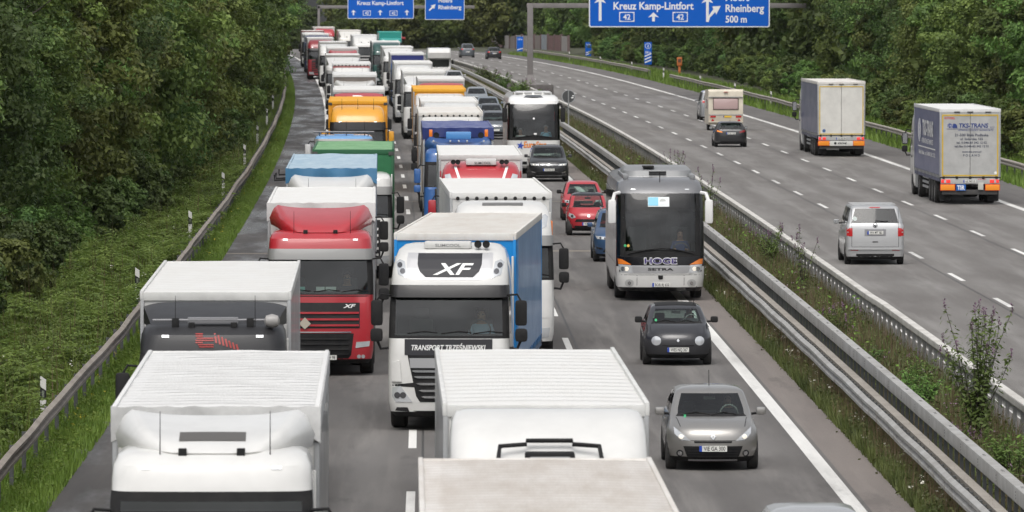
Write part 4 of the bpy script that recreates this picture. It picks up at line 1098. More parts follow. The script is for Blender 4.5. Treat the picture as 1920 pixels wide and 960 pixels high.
def ribbon(name, f0, x0, f1, x1, ya, yb, z, m, kind='structure', nx=1, zf=None, parent=None):
    V, F, U = [], [], []
    ys = ysteps(ya, yb)
    for y in ys:
        for k in range(nx + 1):
            t = k / nx; X = (x0 + f0(y)) * (1 - t) + (x1 + f1(y)) * t
            V.append((X, y, G(y) + z + (zf(t, y) if zf else 0))); U.append((x0 + (x1 - x0) * t, y))
    for i in range(len(ys) - 1):
        for k in range(nx):
            a = i * (nx + 1) + k; F.append((a, a + 1, a + nx + 2, a + nx + 1))
    me = bpy.data.meshes.new(name); me.from_pydata(V, [], F); me.materials.append(m)
    uv = me.uv_layers.new(name='UVMap')
    for lp in me.loops: uv.data[lp.index].uv = U[lp.vertex_index]
    me.polygons.foreach_set('use_smooth', [True] * len(me.polygons)); me.update()
    o = link(name, me, parent)
    if kind and not parent: o['kind'] = kind
    return o
YA, YB = 55, 1600
ASPH_L = ground_mat('asphalt worn', (.158, .149, .142), (.08, .074, .07), (.225, .212, .198), .8, lanes=(-2.3, 3.85, .85))
ASPH_R = ground_mat('asphalt pale', (.195, .186, .176), (.11, .10, .093), (.26, .25, .238), .7, lanes=(14.3, 3.75, .8), blot=.15)
ASPH_W = ground_mat('asphalt damp', (.066, .06, .057), (.04, .037, .036), (.095, .086, .08), .8, .7, wet=.22)
ASPH_S = ground_mat('asphalt reddish', (.19, .165, .15), (.14, .122, .112), (.23, .205, .185), .6)
ASPH_R2 = ground_mat('asphalt shoulder', (.125, .117, .112), (.09, .085, .082), (.16, .15, .142), .6)
LINE = ground_mat('road paint', (.74, .73, .7), (.4, .39, .37), (.8, .79, .76), .75, .6, fine=25.)
EARTH = ground_mat('verge earth', (.055, .06, .03), (.035, .038, .02), (.08, .08, .045), .8)
DRYEARTH = ground_mat('median earth', (.095, .085, .05), (.06, .055, .03), (.14, .125, .075), .8)
# ground sheet to the horizon
V = []; xs = [-700, -300, -120, -60, 0, 60, 120, 300, 700]; ys = [-100, 55, 300, 600, 900] + list(range(950, 2000, 50)) + [2500, 3600]
V = [(x, y, G(y) - .12) for y in ys for x in xs]; nX = len(xs)
me = bpy.data.meshes.new('ground'); me.from_pydata(V, [], [(j * nX + i, j * nX + i + 1, (j + 1) * nX + i + 1, (j + 1) * nX + i) for j in range(len(ys) - 1) for i in range(nX - 1)])
me.materials.append(mat('meadow', (.07, .085, .035), .9, dirt=.6, scale=.05, dcol=(.045, .055, .025))); me.update()
tag(link('ground', me), kind='structure')
ribbon('roadway_oncoming', dL, -4.5, dL, 7.62, YA, YB, 0, ASPH_L)
ribbon('hard_shoulder', dL, -6.95, dL, -4.5, YA, YB, .0, ASPH_W)
ribbon('median_shoulder', dL, 7.62, dL, 8.42, YA, YB, .0, ASPH_S)
ribbon('roadway_departing', dR, 11.9, dR, 24.6, YA, YB, 0, ASPH_R)
ribbon('departing_shoulder', dR, 24.6, dR, 27.1, YA, YB, 0, ASPH_R2)
ribbon('verge', dL, -60, dL, -6.95, YA, 1250, -.02, EARTH, nx=10, zf=lambda t, y: .25 * math.sin(y * .05 + t * 9) * max(0, 1 - t * 1.13))
ribbon('median_strip', dL, 8.42, dR, 11.9, YA, 1000, -.015, DRYEARTH, nx=4, zf=lambda t, y: .06 * math.sin(math.pi * t))
ribbon('verge', dR, 27.1, dR, 90, YA, 1250, -.02, EARTH, nx=10, zf=lambda t, y: 1.2 * max(0, t - .05) + .2 * math.sin(y * .04 + t * 8) * t)
# painted lines
def dashes(name, fn, x, y0, per, ln, wd, yend, ystart=YA):
    V, F, U = [], [], []
    y = y0 - per * int((y0 - ystart) / per)
    while y < yend:
        o = len(V)
        for yy in (y - ln / 2, y + ln / 2):
            for s in (-1, 1): V.append((x + fn(yy) + s * wd / 2, yy, G(yy) + .004)); U.append((x + s * wd / 2, yy))
        F.append((o, o + 1, o + 3, o + 2)); y += per
    me = bpy.data.meshes.new(name); me.from_pydata(V, [], F); me.materials.append(LINE)
    uv = me.uv_layers.new(name='UVMap')
    for lp in me.loops: uv.data[lp.index].uv = U[lp.vertex_index]
    me.update(); return tag(link(name, me), kind='structure')
dashes('lane_marking', dL, -.40, 127.6, 18.2, 6, .16, 1100)
dashes('lane_marking', dL, 3.5, 184.4, 18.2, 6, .16, 1100)
dashes('lane_marking', dR, 16.45, 208.1, 18.2, 6, .16, 1100)
dashes('lane_marking', dR, 20.2, 265.9, 18.4, 6, .16, 1100)
ribbon('edge_line', dL, 7.24, dL, 7.53, YA, 1100, .004, LINE)
ribbon('edge_line', dL, -4.5, dL, -4.22, YA, 1100, .004, LINE)
ribbon('edge_line', dR, 12.35, dR, 12.65, YA, 1100, .004, LINE)
ribbon('edge_line', dR, 24.15, dR, 24.45, YA, 1100, .004, LINE)
for nm, fn, xq in (('joint', dL, -.22), ('joint', dL, 3.68), ('joint', dR, 16.2), ('joint', dR, 19.95)):
    ribbon('lane_joint', fn, xq, fn, xq + .05, YA, 700, .002, mat('tar joint', (.05, .048, .046), .6))
SEAL = mat('crack sealing', (.16, .155, .15), .7)
ribbon('crack_seal', lambda y: dL(y) + .12 * math.sin(y * .13) + .06 * math.sin(y * .41), -.95, lambda y: dL(y) + .12 * math.sin(y * .13) + .06 * math.sin(y * .41), -.90, 200, 520, .003, mat('pale crack', (.3, .29, .28), .8))
for fn, xa, xb, y in ((dL, -4.4, 7.6, 248), (dR, 12, 24.5, 449), (dL, -4.4, 7.6, 305), (dL, -6.9, -4.6, 246), (dL, -6.9, -4.6, 168)):
    ribbon('joint_strip', fn, xa, fn, xb, y, y + (1.1 if y == 248 else .5), .003, mat('joint seal', (.22, .19, .155) if fn is dL else (.24, .235, .23), .8))

# ------------------------------------------------------------------ guard rails
GALV = mat('galvanised', (.43, .425, .41), .5, .35, dirt=.6, dcol=(.2, .185, .165), scale=1.2)
GALVB = mat('galvanised brown', (.31, .275, .24), .7, .1, dirt=.7, dcol=(.15, .13, .11), scale=.9)
GALVD = mat('galvanised dark', (.12, .125, .125), .6, .3, dirt=.5, scale=2)
GALVT = mat('galvanised tan', (.36, .33, .29), .6, .15, dirt=.6, dcol=(.2, .175, .15), scale=1)
def sweep(mb, fn, x, prof, ya, yb, m=0, step=4.0, wob=None, face=1):
    """profile (lateral, height) closed, carried along the road"""
    n = len(prof); V = []; k = 0; y = ya; ys = []
    while y < yb: ys.append(y); y += step
    ys.append(yb)
    for y in ys:
        wx, wz = wob(y) if wob else (0, 0)
        V += [(x + fn(y) + a * face + wx, y, G(y) + b + wz) for a, b in prof]
    F = [(i * n + j, i * n + (j + 1) % n, (i + 1) * n + (j + 1) % n, (i + 1) * n + j) for i in range(len(ys) - 1) for j in range(n)]
    F += [tuple(range(n))[::-1], tuple(range((len(ys) - 1) * n, len(ys) * n))]
    mb.add(V, F, m)
def wprof(zc, h=.155, d=.08):
    f = [(0, zc - h), (-d, zc - h * .72), (-d, zc - h * .35), (-.015, zc - .01), (-.015, zc + .01), (-d, zc + h * .35), (-d, zc + h * .72), (0, zc + h)]
    return f + [(a + .012, z) for a, z in f[::-1]]
def rail_posts(fn, x, ya, yb, per, w, dp, z, parent, m, name='post', mb=None):
    b = mb or MB(); y = ya
    while y < yb:
        X = x + fn(y); b.box(X - w / 2, X + w / 2, y - dp / 2, y + dp / 2, G(y) - .1, G(y) + z); y += per
    if mb is None: tag(b.build(name, m, parent, smooth=False), kind='stuff')
wob = lambda y: (.025 * math.sin(y * .12) + .008 * math.sin(y * .47 + 1), .014 * math.sin(y * .17) + .006 * math.sin(y * .6))
t = thing('guard_rail', 'weathered steel guard rail in front of the ferns on the left verge', 'guard rail', (dL(150) - 7.5, 150, 0)); t.location = (0, 0, 0)
m = MB(); sweep(m, dL, -7.5, wprof(.74), YA, 760, 0, 2.0, wob, -1); sweep(m, dL, -7.5, [(.012, .66), (.09, .68), (.09, .80), (.012, .82)], YA, 760, 0, 2.0, wob, -1)
m.build('beam', GALVB, t, sharp=22); rail_posts(dL, -7.62, YA, 760, 4, .08, .06, .82, t, GALVD)
t = thing('crash_barrier', 'two-tier steel crash barrier beside the overtaking lane of the queue', 'crash barrier')
m = MB(); sweep(m, dL, 8.82, wprof(.62), YA, 860, 0, 4, lambda y: (0, .012 * math.sin(y * .5))); m.build('lower_beam', GALV, t, sharp=22)
m = MB(); sweep(m, dL, 9.12, [(-.09, .62), (.09, .62), (.09, .70), (-.09, .70)], YA, 860); m.build('middle_beam', GALVT, t, sharp=22)
m = MB(); sweep(m, dL, 9.36, [(-.09, .90), (.09, .90), (.10, .92), (.10, 1.12), (.09, 1.15), (-.09, 1.15), (-.10, 1.12), (-.10, .92)], YA, 860); m.build('upper_beam', GALV, t, sharp=22)
rail_posts(dL, 9.36, YA, 420, 1.33, .06, .10, .92, t, GALVD); 
m = MB(); y = YA
while y < 300:
    X = 8.98 + dL(y); m.box(X - .16, X + .16, y - .06, y + .06, .53, .66); y += 1.0
tag(m.build('spacer', GALVD, t, smooth=False), kind='stuff')
m = MB(); y = YA
while y < 300:
    X = 9.36 + dL(y)
    for q in (-.12, .12): m.box(X - .02, X + .03, y + q - .02, y + q + .02, 1.15, 1.156)
    for q in (.97, 1.02, 1.07): m.box(X - .106, X - .1, y - .015, y + .015, q, q + .02)
    y += 4
tag(m.build('bolt', GALVD, t, smooth=False), kind='stuff')
t = thing('crash_barrier', 'steel crash barrier with close upright posts along the departing carriageway', 'crash barrier')
m = MB(); sweep(m, dR, 11.60, [(-.09, .80), (.09, .80), (.10, .82), (.10, .93), (.09, .95), (-.09, .95), (-.10, .93), (-.10, .82)], YA, 860); m.build('upper_beam', mat('galvanised pale', (.66, .64, .60), .5, .2, dirt=.6, dcol=(.27, .25, .22), scale=1), t, sharp=22)
m = MB(); sweep(m, dR, 11.88, wprof(.55), YA, 860, 0, 4, None, -1); m.build('lower_beam', GALV, t, sharp=22)
rail_posts(dR, 11.60, YA, 500, 1.9, .07, .16, .82, t, mat('post grey', (.34, .34, .33), .6, .3, dirt=.6, scale=2))
for ya, yb, lab in ((120, 668, 'guard rail on the right shoulder beside the lorries driving away'), (705, 930, 'far guard rail past the orange emergency phone')):
    t = thing('guard_rail', lab, 'guard rail')
    m = MB(); sweep(m, dR, 27.75, wprof(.72), ya, yb, 0, 4, wob); sweep(m, dR, 27.85, [(0, .68), (.09, .68), (.09, .78), (0, .78)], ya, yb, 0, 4, wob); m.build('beam', GALVT, t, sharp=22)
    rail_posts(dR, 27.9, ya, yb, 4, .08, .06, .78, t, GALVD)
# reflector posts
proto = thing('reflector_post', '', 'reflector post')
m = MB(); m.prism([(-.06, 0), (.06, 0), (.06, 1.0), (-.06, 1.08)], 'y', -.04, .04, 0); m.build('post_body', mat('post white', (.72, .71, .68), .5, dirt=.4, scale=3), proto)
m = MB(); m.prism([(-.0615, .6), (.0615, .6), (.0615, .78), (-.0615, .86)], 'y', -.0415, .0415); m.build('black_band', INK, proto)
m = MB(); m.box(-.025, .025, -.048, -.042, .64, .78); m.build('reflector', CHROME, proto)
GP = 'reflector posts along the road'
lp = [(149, 'in front of the nearest ferns, lowest of the left row'), (206, 'beside the black truck roof, second of the left row'), (258, 'third of the left row, among the ferns'), (311, 'fourth of the left row, level with the blue tarpaulin'), (365, 'fifth of the left row, under the trees'), (414, 'sixth of the left row'), (470, 'seventh of the left row'), (530, 'farthest of the left row')]
first = True
for y, s in lp:
    p = (-8.0 + dL(y) - (.25 if y > 190 else 0), y, .02)
    if first: proto.location = p; proto['label'] = 'white reflector post ' + s; proto['group'] = GP; first = False
    else: dup(proto, p, rng.uniform(-.1, .1), 'white reflector post ' + s)
for y, s in ((359, 'right of the grey lettered trailer'), (449, 'on the right verge between the two moving lorries'), (495, 'on the right verge left of the lettered lorry'), (540, 'left of the white-doored lorry'), (584, 'behind the rail right of the caravan'), (632, 'behind the rail above the caravan'), (690, 'near the orange emergency phone'), (745, 'below the striped countdown sign'), (800, 'between the countdown signs'), (855, 'before the graffiti wall')):
    dup(proto, (28.35 + dR(y), y, .12), 0, 'white reflector post ' + s)

# ------------------------------------------------------------------ foliage
def leaf_mat(name, col, col2, trans=.3, rough=.55, isl=.55, ns=.42):
    if name in MATS: return MATS[name]
    m = bpy.data.materials.new(name); t, p = nodes(m); N = t.nodes; Lk = t.links
    g = N.new('ShaderNodeNewGeometry'); oi = N.new('ShaderNodeObjectInfo')
    co = N.new('ShaderNodeTexCoord'); n = N.new('ShaderNodeTexNoise'); n.inputs['Scale'].default_value = ns; n.inputs['Detail'].default_value = 4
    Lk.new(co.outputs['Object'], n.inputs['Vector'])
    a = N.new('ShaderNodeMath'); a.operation = 'MULTIPLY_ADD'; a.inputs[1].default_value = isl; Lk.new(g.outputs['Random Per Island'], a.inputs[0])
    r = N.new('ShaderNodeMapRange'); r.inputs['From Min'].default_value = .3; r.inputs['From Max'].default_value = .7; r.inputs['To Min'].default_value = -.35; r.inputs['To Max'].default_value = .75
    Lk.new(n.outputs['Fac'], r.inputs['Value']); Lk.new(r.outputs[0], a.inputs[2])
    mi = N.new('ShaderNodeMix'); mi.data_type = 'RGBA'; mi.inputs['A'].default_value = (*col, 1); mi.inputs['B'].default_value = (*col2, 1); Lk.new(a.outputs[0], mi.inputs['Factor'])
    hs = N.new('ShaderNodeHueSaturation'); Lk.new(mi.outputs['Result'], hs.inputs['Color'])
    v = N.new('ShaderNodeMapRange'); v.inputs['To Min'].default_value = .62; v.inputs['To Max'].default_value = 1.4; Lk.new(oi.outputs['Random'], v.inputs['Value']); Lk.new(v.outputs[0], hs.inputs['Value'])
    h = N.new('ShaderNodeMapRange'); h.inputs['To Min'].default_value = .475; h.inputs['To Max'].default_value = .52; Lk.new(oi.outputs['Random'], h.inputs['Value']); Lk.new(h.outputs[0], hs.inputs['Hue'])
    Lk.new(hs.outputs[0], p.inputs['Base Color']); p.inputs['Roughness'].default_value = rough; p.inputs['Specular IOR Level'].default_value = .35
    tl = N.new('ShaderNodeBsdfTranslucent'); Lk.new(hs.outputs[0], tl.inputs[0])
    ms = N.new('ShaderNodeMixShader'); ms.inputs[0].default_value = trans
    Lk.new(p.outputs[0], ms.inputs[1]); Lk.new(tl.outputs[0], ms.inputs[2]); Lk.new(ms.outputs[0], N['Material Output'].inputs[0])
    MATS[name] = m
    return m
LEAF_A = leaf_mat('leaf dark', (.055, .10, .026), (.13, .205, .052))
LEAF_B = leaf_mat('leaf mid', (.075, .13, .03), (.175, .26, .06))
LEAF_C = leaf_mat('leaf olive', (.09, .125, .03), (.20, .25, .06))
LEAF_FERN = leaf_mat('fern green', (.13, .24, .045), (.33, .49, .13), .42, .55, .25, .9)
LEAF_GRASS = leaf_mat('grass green', (.10, .17, .022), (.18, .26, .045), .3)
LEAF_DRY = leaf_mat('dry grass', (.13, .1, .055), (.22, .17, .095), .3)
LEAF_MED = leaf_mat('median weed', (.065, .095, .025), (.14, .175, .05), .3)
BARK = mat('bark', (.06, .05, .04), .9, dirt=.5, bump=.5, bscale=12)
def unit(a): return a / (np.linalg.norm(a, axis=1, keepdims=True) + 1e-9)
def leaf_quads(C, Nrm, size, ratio, rs):
    """diamond leaves at C facing Nrm"""
    n = len(C); a = unit(np.cross(Nrm, rs.normal(size=(n, 3)))); b = np.cross(Nrm, a)
    s = size * rs.uniform(.6, 1.35, n)[:, None]
    V = np.stack([C - a * s, C + b * s * ratio + Nrm * s * .12, C + a * s, C - b * s * ratio + Nrm * s * .12], 1).reshape(-1, 3)
    return V, np.arange(n * 4).reshape(-1, 4)
def crown_mesh(seed, rx, z0, z1, nclump, per, leaf, m, tip=.55, droop=.0):
    rs = np.random.RandomState(seed)
    zc, rz = (z0 + z1) / 2, (z1 - z0) / 2
    D_ = unit(rs.normal(size=(nclump, 3)))
    ph = rs.uniform(0, 6.28, 6)
    lob = 1 + .16 * np.sin(3 * np.arctan2(D_[:, 1], D_[:, 0]) + ph[0]) + .12 * np.sin(5 * D_[:, 2] * 2 + ph[1]) + .12 * np.sin(4 * D_[:, 0] * 2 + ph[2])
    rad = rs.uniform(.62, 1.02, nclump) * lob
    taper = np.where(D_[:, 2] > 0, 1 - (1 - tip) * D_[:, 2] ** 2, 1.0)
    C = np.stack([D_[:, 0] * rx * rad * taper, D_[:, 1] * rx * rad * taper, zc + np.clip(D_[:, 2] * 1.15, -1, 1) * rz * np.minimum(rad, 1.0)], 1)
    cr = rs.uniform(.35, 1.0, nclump) * rx * .30
    idx = np.repeat(np.arange(nclump), per)
    off = unit(rs.normal(size=(len(idx), 3))) * rs.uniform(.3, 1, len(idx))[:, None] ** .6
    off[:, 2] *= .7
    P = C[idx] + off * cr[idx][:, None]
    P[:, 2] -= droop * np.linalg.norm(off[:, :2], axis=1)
    outw = unit(P - np.array([0, 0, zc]))
    N_ = unit(off * .7 + outw * .5 + rs.normal(size=P.shape) * .55 + np.array([0, 0, .55]))
    P[:, 2] = np.maximum(P[:, 2], .15)
    Vv, F = leaf_quads(P, N_, leaf, .55, rs)
    o = raw_mesh('crown', Vv, F, [m]); me = o.data; bpy.data.objects.remove(o); return me
def trunk_mesh(seed, h, rx, r=.16):
    q = random.Random(seed); mb = MB()
    pts = [(q.uniform(-.1, .1) * i, q.uniform(-.1, .1) * i, h * i / 5 - .1) for i in range(6)]
    mb.tube(pts, [r * (1 - .15 * i) for i in range(6)], 8)
    for i in range(9):
        z = h * q.uniform(.15, .85); a = q.uniform(0, 6.28); l = rx * q.uniform(.5, .85)
        k = min(4, int(z / h * 5)); b = Vector(pts[k]); b.z = z
        mb.tube([b, b + Vector((math.cos(a) * l * .5, math.sin(a) * l * .5, l * .3)), b + Vector((math.cos(a) * l, math.sin(a) * l, l * .7))], [r * .45, r * .3, r * .08], 6)
    o = mb.build('trunk', BARK); me = o.data; bpy.data.objects.remove(o); return me
LM = [LEAF_A, LEAF_B, LEAF_C]
TREES = []
for i in range(9):
    q = random.Random(i + 50); h = q.uniform(11, 14); rx = q.uniform(2.6, 3.5)
    TREES.append((crown_mesh(i, rx, .25, h, 210, 170, (.085, .105, .13)[(i * 2) % 3], LM[i % 3], .5, .0 if i % 2 else .12), trunk_mesh(i, h * .9, rx), h, rx))
SHRUBS = [(crown_mesh(30 + i, 1.5, .05, 2.6, 90, 80, .085, LM[i % 3], .8), trunk_mesh(30 + i, 2.0, 1.2, .05)) for i in range(4)]
FARTREES = [(crown_mesh(60 + i, 4.6, .3, 11, 260, 60, .26, LM[i % 3], .6), trunk_mesh(60 + i, 9, 4, .25)) for i in range(5)]
def tree(kind, x, y, z, s, label, group, name='tree', cat='tree'):
    cm, tm = kind[:2]
    r = thing(name, label, cat, (x, y, z), rng.uniform(0, 6.28), group); r.scale = (s, s, s * rng.uniform(.9, 1.1))
    link('crown', cm, r); link('trunk', tm, r)
    return r
WL = 'dense leafy tree in the tall green wall on the left verge'; WR = 'dense leafy tree in the tall green wall on the right verge'
n = 0; y = 128.0
while y < 960:
    k = TREES[rng.randrange(9)]
    off = rng.uniform(-.3, 2.2) + (.8 if y < 260 else 0) - interp([(200, .6), (240, 1.8), (290, 3.0), (370, 3.0), (480, 3.6), (560, 4.4), (700, 4.2), (960, 4.0)], y)
    tree(k, -15.0 - off + dL(y), y, 0, rng.uniform(.92, 1.15), WL, 'trees of the left wood'); y += rng.uniform(4.6, 6.4); n += 1
y = 340.0
while y < 960:
    tree(TREES[rng.randrange(9)], 35.2 + rng.uniform(-.8, 2.6) + min(3.6, max(0, (y - 440) / 40)) + dR(y), y, .1, rng.uniform(.95, 1.2), WR, 'trees of the right wood'); y += rng.uniform(4.6, 6.6)
y = 170.0
while y < 700:
    tree(SHRUBS[rng.randrange(4)], -11.6 - rng.uniform(0, .9) + interp([(200, -.3), (290, 1.2), (450, 1.6), (700, 2.4)], y) + dL(y), y, 0, rng.uniform(.6, 1.1), 'low leafy shrub at the foot of the left wood', 'shrubs at the foot of the left wood', 'shrub', 'shrub'); y += rng.uniform(4, 9)
y = 360.0
while y < 900:
    tree(SHRUBS[rng.randrange(4)], 31.6 + rng.uniform(-.6, .8) + min(3.4, max(0, (y - 500) / 50)) + dR(y), y, .1, rng.uniform(.7, 1.2), 'low leafy shrub at the foot of the right wood', 'shrubs at the foot of the right wood', 'shrub', 'shrub'); y += rng.uniform(4, 9)
# far wood closing the view
def wood_mass(name, spots, kinds, mats_):
    VV, FF, MI, o = [], [], [], 0
    for x, y, z, s, k in spots:
        me = kinds[k][0]; n_ = len(me.vertices); a = np.empty(n_ * 3, np.float32); me.vertices.foreach_get('co', a); a = a.reshape(-1, 3) * s
        c_, s_ = math.cos(x * 7), math.sin(x * 7); a = a @ np.array([[c_, s_, 0], [-s_, c_, 0], [0, 0, 1]], np.float32) + np.array([x, y, z], np.float32)
        VV.append(a); f = np.arange(n_).reshape(-1, 4) + o; FF.append(f); MI.append(np.full(len(f), k % 3)); o += n_
    return tag(raw_mesh(name, np.concatenate(VV), np.concatenate(FF), mats_, mi=np.concatenate(MI)), kind='stuff')
sp = []
for i in range(80):
    y = 1180 + (i % 5) * 75 + rng.uniform(-30, 30)
    lo, hi = (-24 - (y - 1150) * .02, 44)
    x = lo + (hi - lo) * ((i * .618) % 1.0)
    px = VX + FPX * x / y
    s = rng.uniform(1.0, 1.5)
    if px < 655: s = .50 if px > 560 else .9
    if y > 1235 or x > 8: sp.append((x, y, G(y) - .4, s, rng.randrange(5)))
wood_mass('far_wood', sp, FARTREES, LM)
sp = [(-21.5 - rng.uniform(0, 2) + dL(y), y, 0, rng.uniform(1.15, 1.3), rng.randrange(5)) for y in range(150, 900, 13)] + [(40.5 + rng.uniform(-1, 2) + dR(y), y, .4, rng.uniform(1.15, 1.3), rng.randrange(5)) for y in range(370, 940, 13)]
wood_mass('wood_interior', sp, FARTREES, LM)
# second bank of trees behind the graffiti wall
for i in range(26):
    y = 985 + i * 22; x = interp([(985, 26), (1150, 19), (1450, 11), (1900, 4)], y) + rng.uniform(0, 4)
    tree(FARTREES[rng.randrange(5)], x, y, G(y) - .3, rng.uniform(.85, 1.2), 'rounded tree standing behind the graffiti wall', 'trees behind the graffiti wall')

# grass, ferns, weeds
def blades(name, n, samp, h, wd, m, seed, lean=.45, parent=None):
    rs = np.random.RandomState(seed); P = samp(rs, n)
    n = len(P); a = rs.uniform(0, 6.28, n); hh = h * rs.uniform(.4, 1.2, n)
    dx, dy = np.cos(a), np.sin(a); l = hh * lean * rs.uniform(.2, 1.4, n); w_ = wd * rs.uniform(.6, 1.4, n)
    b1 = P + np.stack([-dy * w_, dx * w_, 0 * a], 1); b2 = P - np.stack([-dy * w_, dx * w_, 0 * a], 1)
    tp = P + np.stack([dx * l, dy * l, hh], 1)
    V = np.stack([b1, b2, tp], 1).reshape(-1, 3)
    return tag(raw_mesh(name, V, np.arange(n * 3).reshape(-1, 3), [m], k=3), kind='stuff')
def strip(fn0, x0, fn1, x1, ya, yb, pw=2.0, patch=0):
    T0 = np.array([[y, fn0(y), fn1(y), G(y)] for y in np.arange(ya - 1, yb + 6, 5.0)])
    def s(rs, n):
        u = rs.uniform(0, 1, n); y = ya * (yb / ya) ** u if pw else rs.uniform(ya, yb, n)
        t = rs.uniform(0, 1, n)
        if patch:
            keep = (np.sin(y * .55 + 3 * t) + np.sin(y * 1.37 + t * 5 + 1) + rs.normal(size=n) * .7) > patch; y, t = y[keep], t[keep]
        a = np.interp(y, T0[:, 0], T0[:, 1]) + x0; b = np.interp(y, T0[:, 0], T0[:, 2]) + x1
        return np.stack([a + (b - a) * t, y, np.interp(y, T0[:, 0], T0[:, 3]) - .02], 1)
    return s
blades('grass', 150000, strip(dL, -7.9, dL, -6.7, 110, 760, patch=-1.2), .22, .012, LEAF_GRASS, 1)
blades('grass', 70000, strip(dL, -12.5, dL, -7.7, 110, 700), .28, .014, LEAF_GRASS, 2)
blades('grass', 45000, strip(dR, 26.95, dR, 32, 300, 950), .5, .035, LEAF_GRASS, 3)
blades('weeds', 90000, strip(dL, 8.36, dL, 9.1, 90, 800), .32, .014, LEAF_MED, 4)
blades('weeds', 70000, strip(dL, 9.0, dR, 11.7, 90, 850), .5, .016, LEAF_MED, 5)
blades('dry_grass', 60000, strip(dL, 8.7, dR, 11.6, 90, 800, patch=.0), .7, .009, LEAF_DRY, 6, .3)
blades('dry_grass', 22000, strip(dL, 8.45, dL, 9.0, 90, 700, patch=.6), .55, .009, LEAF_DRY, 7, .3)
def flowers(name, n, samp, h, size, m, seed):
    rs = np.random.RandomState(seed); P = samp(rs, n); P[:, 2] += h * rs.uniform(.5, 1.1, len(P))
    k = 7; Q = np.repeat(P, k, 0) + rs.normal(size=(len(P) * k, 3)) * size * 1.2
    V, F = leaf_quads(Q, unit(rs.normal(size=Q.shape) * .5 + np.array([0, 0, 1])), size, .8, rs)
    return tag(raw_mesh(name, V, F, [m]), kind='stuff')
flowers('white_flowers', 420, strip(dL, 8.42, dL, 8.95, 95, 420, patch=.9), .45, .022, mat('yarrow white', (.62, .6, .52), .8), 8)
flowers('white_flowers', 60, strip(dL, -10.5, dL, -7.8, 150, 420, patch=1.1), .8, .03, mat('yarrow white', (.62, .6, .52), .8), 9)
flowers('purple_flowers', 900, strip(dL, 9.4, dR, 11.2, 95, 600, patch=.5), .75, .02, mat('thistle purple', (.25, .15, .22), .8), 10)
flowers('yellow_flowers', 300, strip(dL, -7.6, dL, -7.0, 140, 500, patch=.9), .4, .018, mat('buttercup', (.5, .42, .04), .8), 11)
# ferns: clumps of arching fronds with paired leaflets, bare shade between the clumps
def ferns(xa, xb, ya, yb, gap, seed, name='ferns'):
    rs = np.random.RandomState(seed); V = []; pts = []
    for _ in range(6000):
        y = rs.uniform(ya, yb); x = rs.uniform(xa, xb) + dL(y)
        if all((x - a) ** 2 + ((y - b) * .8) ** 2 > gap ** 2 for a, b in pts[-260:]): pts.append((x, y))
    for x, y in pts:
        p = np.array([x, y, rs.uniform(.0, .12)]); sc = rs.uniform(.75, 1.25)
        for k in range(rs.randint(9, 14)):
            a = rs.uniform(0, 6.28); l = rs.uniform(.9, 1.35) * sc; el = rs.uniform(.85, 1.4)
            d = np.array([math.cos(a), math.sin(a), 0]); sd = np.array([-d[1], d[0], 0]); T = np.linspace(.22, 1, 9)
            mid = p + d * (l * math.cos(el) * T + .45 * l * T ** 2.2)[:, None] + np.array([0, 0, 1.]) * (l * math.sin(el) * T - .38 * l * T ** 2.5)[:, None]
            for i in range(8):
                wl = .40 * sc * (1 - T[i]) ** .75 + .04
                st = (mid[i + 1] - mid[i])
                for s in (-1, 1):
                    tip = mid[i] + st * 1.1 + sd * s * wl + np.array([0, 0, -.22 * wl])
                    V += [mid[i] - st * .1, mid[i] + st * .2 + sd * s * wl * .5 + [0, 0, .03], tip, mid[i] + st * .95 + sd * s * wl * .42]
    V = np.array(V); return tag(raw_mesh(name, V, np.arange(len(V)).reshape(-1, 4), [LEAF_FERN]), kind='stuff')
ferns(-12.0, -8.35, 118, 350, 1.65, 21)
def weeds_leafy(name, n, samp, hmax, size, m, seed, k=9):
    rs = np.random.RandomState(seed); P = samp(rs, n); hh = hmax * rs.uniform(.15, 1, len(P)) ** 1.5
    Q = np.repeat(P, k, 0); t = rs.uniform(.1, 1, len(Q)); Q[:, 2] += np.repeat(hh, k) * t
    Q[:, :2] += rs.normal(size=(len(Q), 2)) * (.05 + .06 * (1 - t))[:, None]
    V, F = leaf_quads(Q, unit(rs.normal(size=Q.shape) * .6 + np.array([0, 0, .8])), size, .45, rs)
    return tag(raw_mesh(name, V, F, [m]), kind='stuff')
weeds_leafy('weeds', 5200, strip(dL, 8.45, dL, 9.3, 95, 620), .5, .045, LEAF_MED, 31)
weeds_leafy('weeds', 6500, strip(dL, 9.5, dR, 11.5, 95, 620, patch=-.3), .75, .05, LEAF_MED, 32)
weeds_leafy('weeds', 1800, strip(dL, 9.6, dR, 11.4, 95, 420, patch=.8), 1.0, .055, LEAF_GRASS, 33)
weeds_leafy('weeds', 5000, strip(dL, -7.7, dL, -6.9, 115, 600), .3, .04, LEAF_GRASS, 34)
weeds_leafy('weeds', 3600, strip(dL, -12.5, dL, -8, 118, 420, patch=.3), 1.5, .055, LEAF_B, 35, 18)
blades('dry_stalks', 2600, strip(dL, -12.3, dL, -8.1, 118, 380, patch=.5), 1.5, .012, LEAF_DRY, 36, .15)
blades('grass', 16000, strip(dL, -12, dL, -7.8, 118, 400, patch=.6), 1.0, .014, LEAF_GRASS, 37, .5)
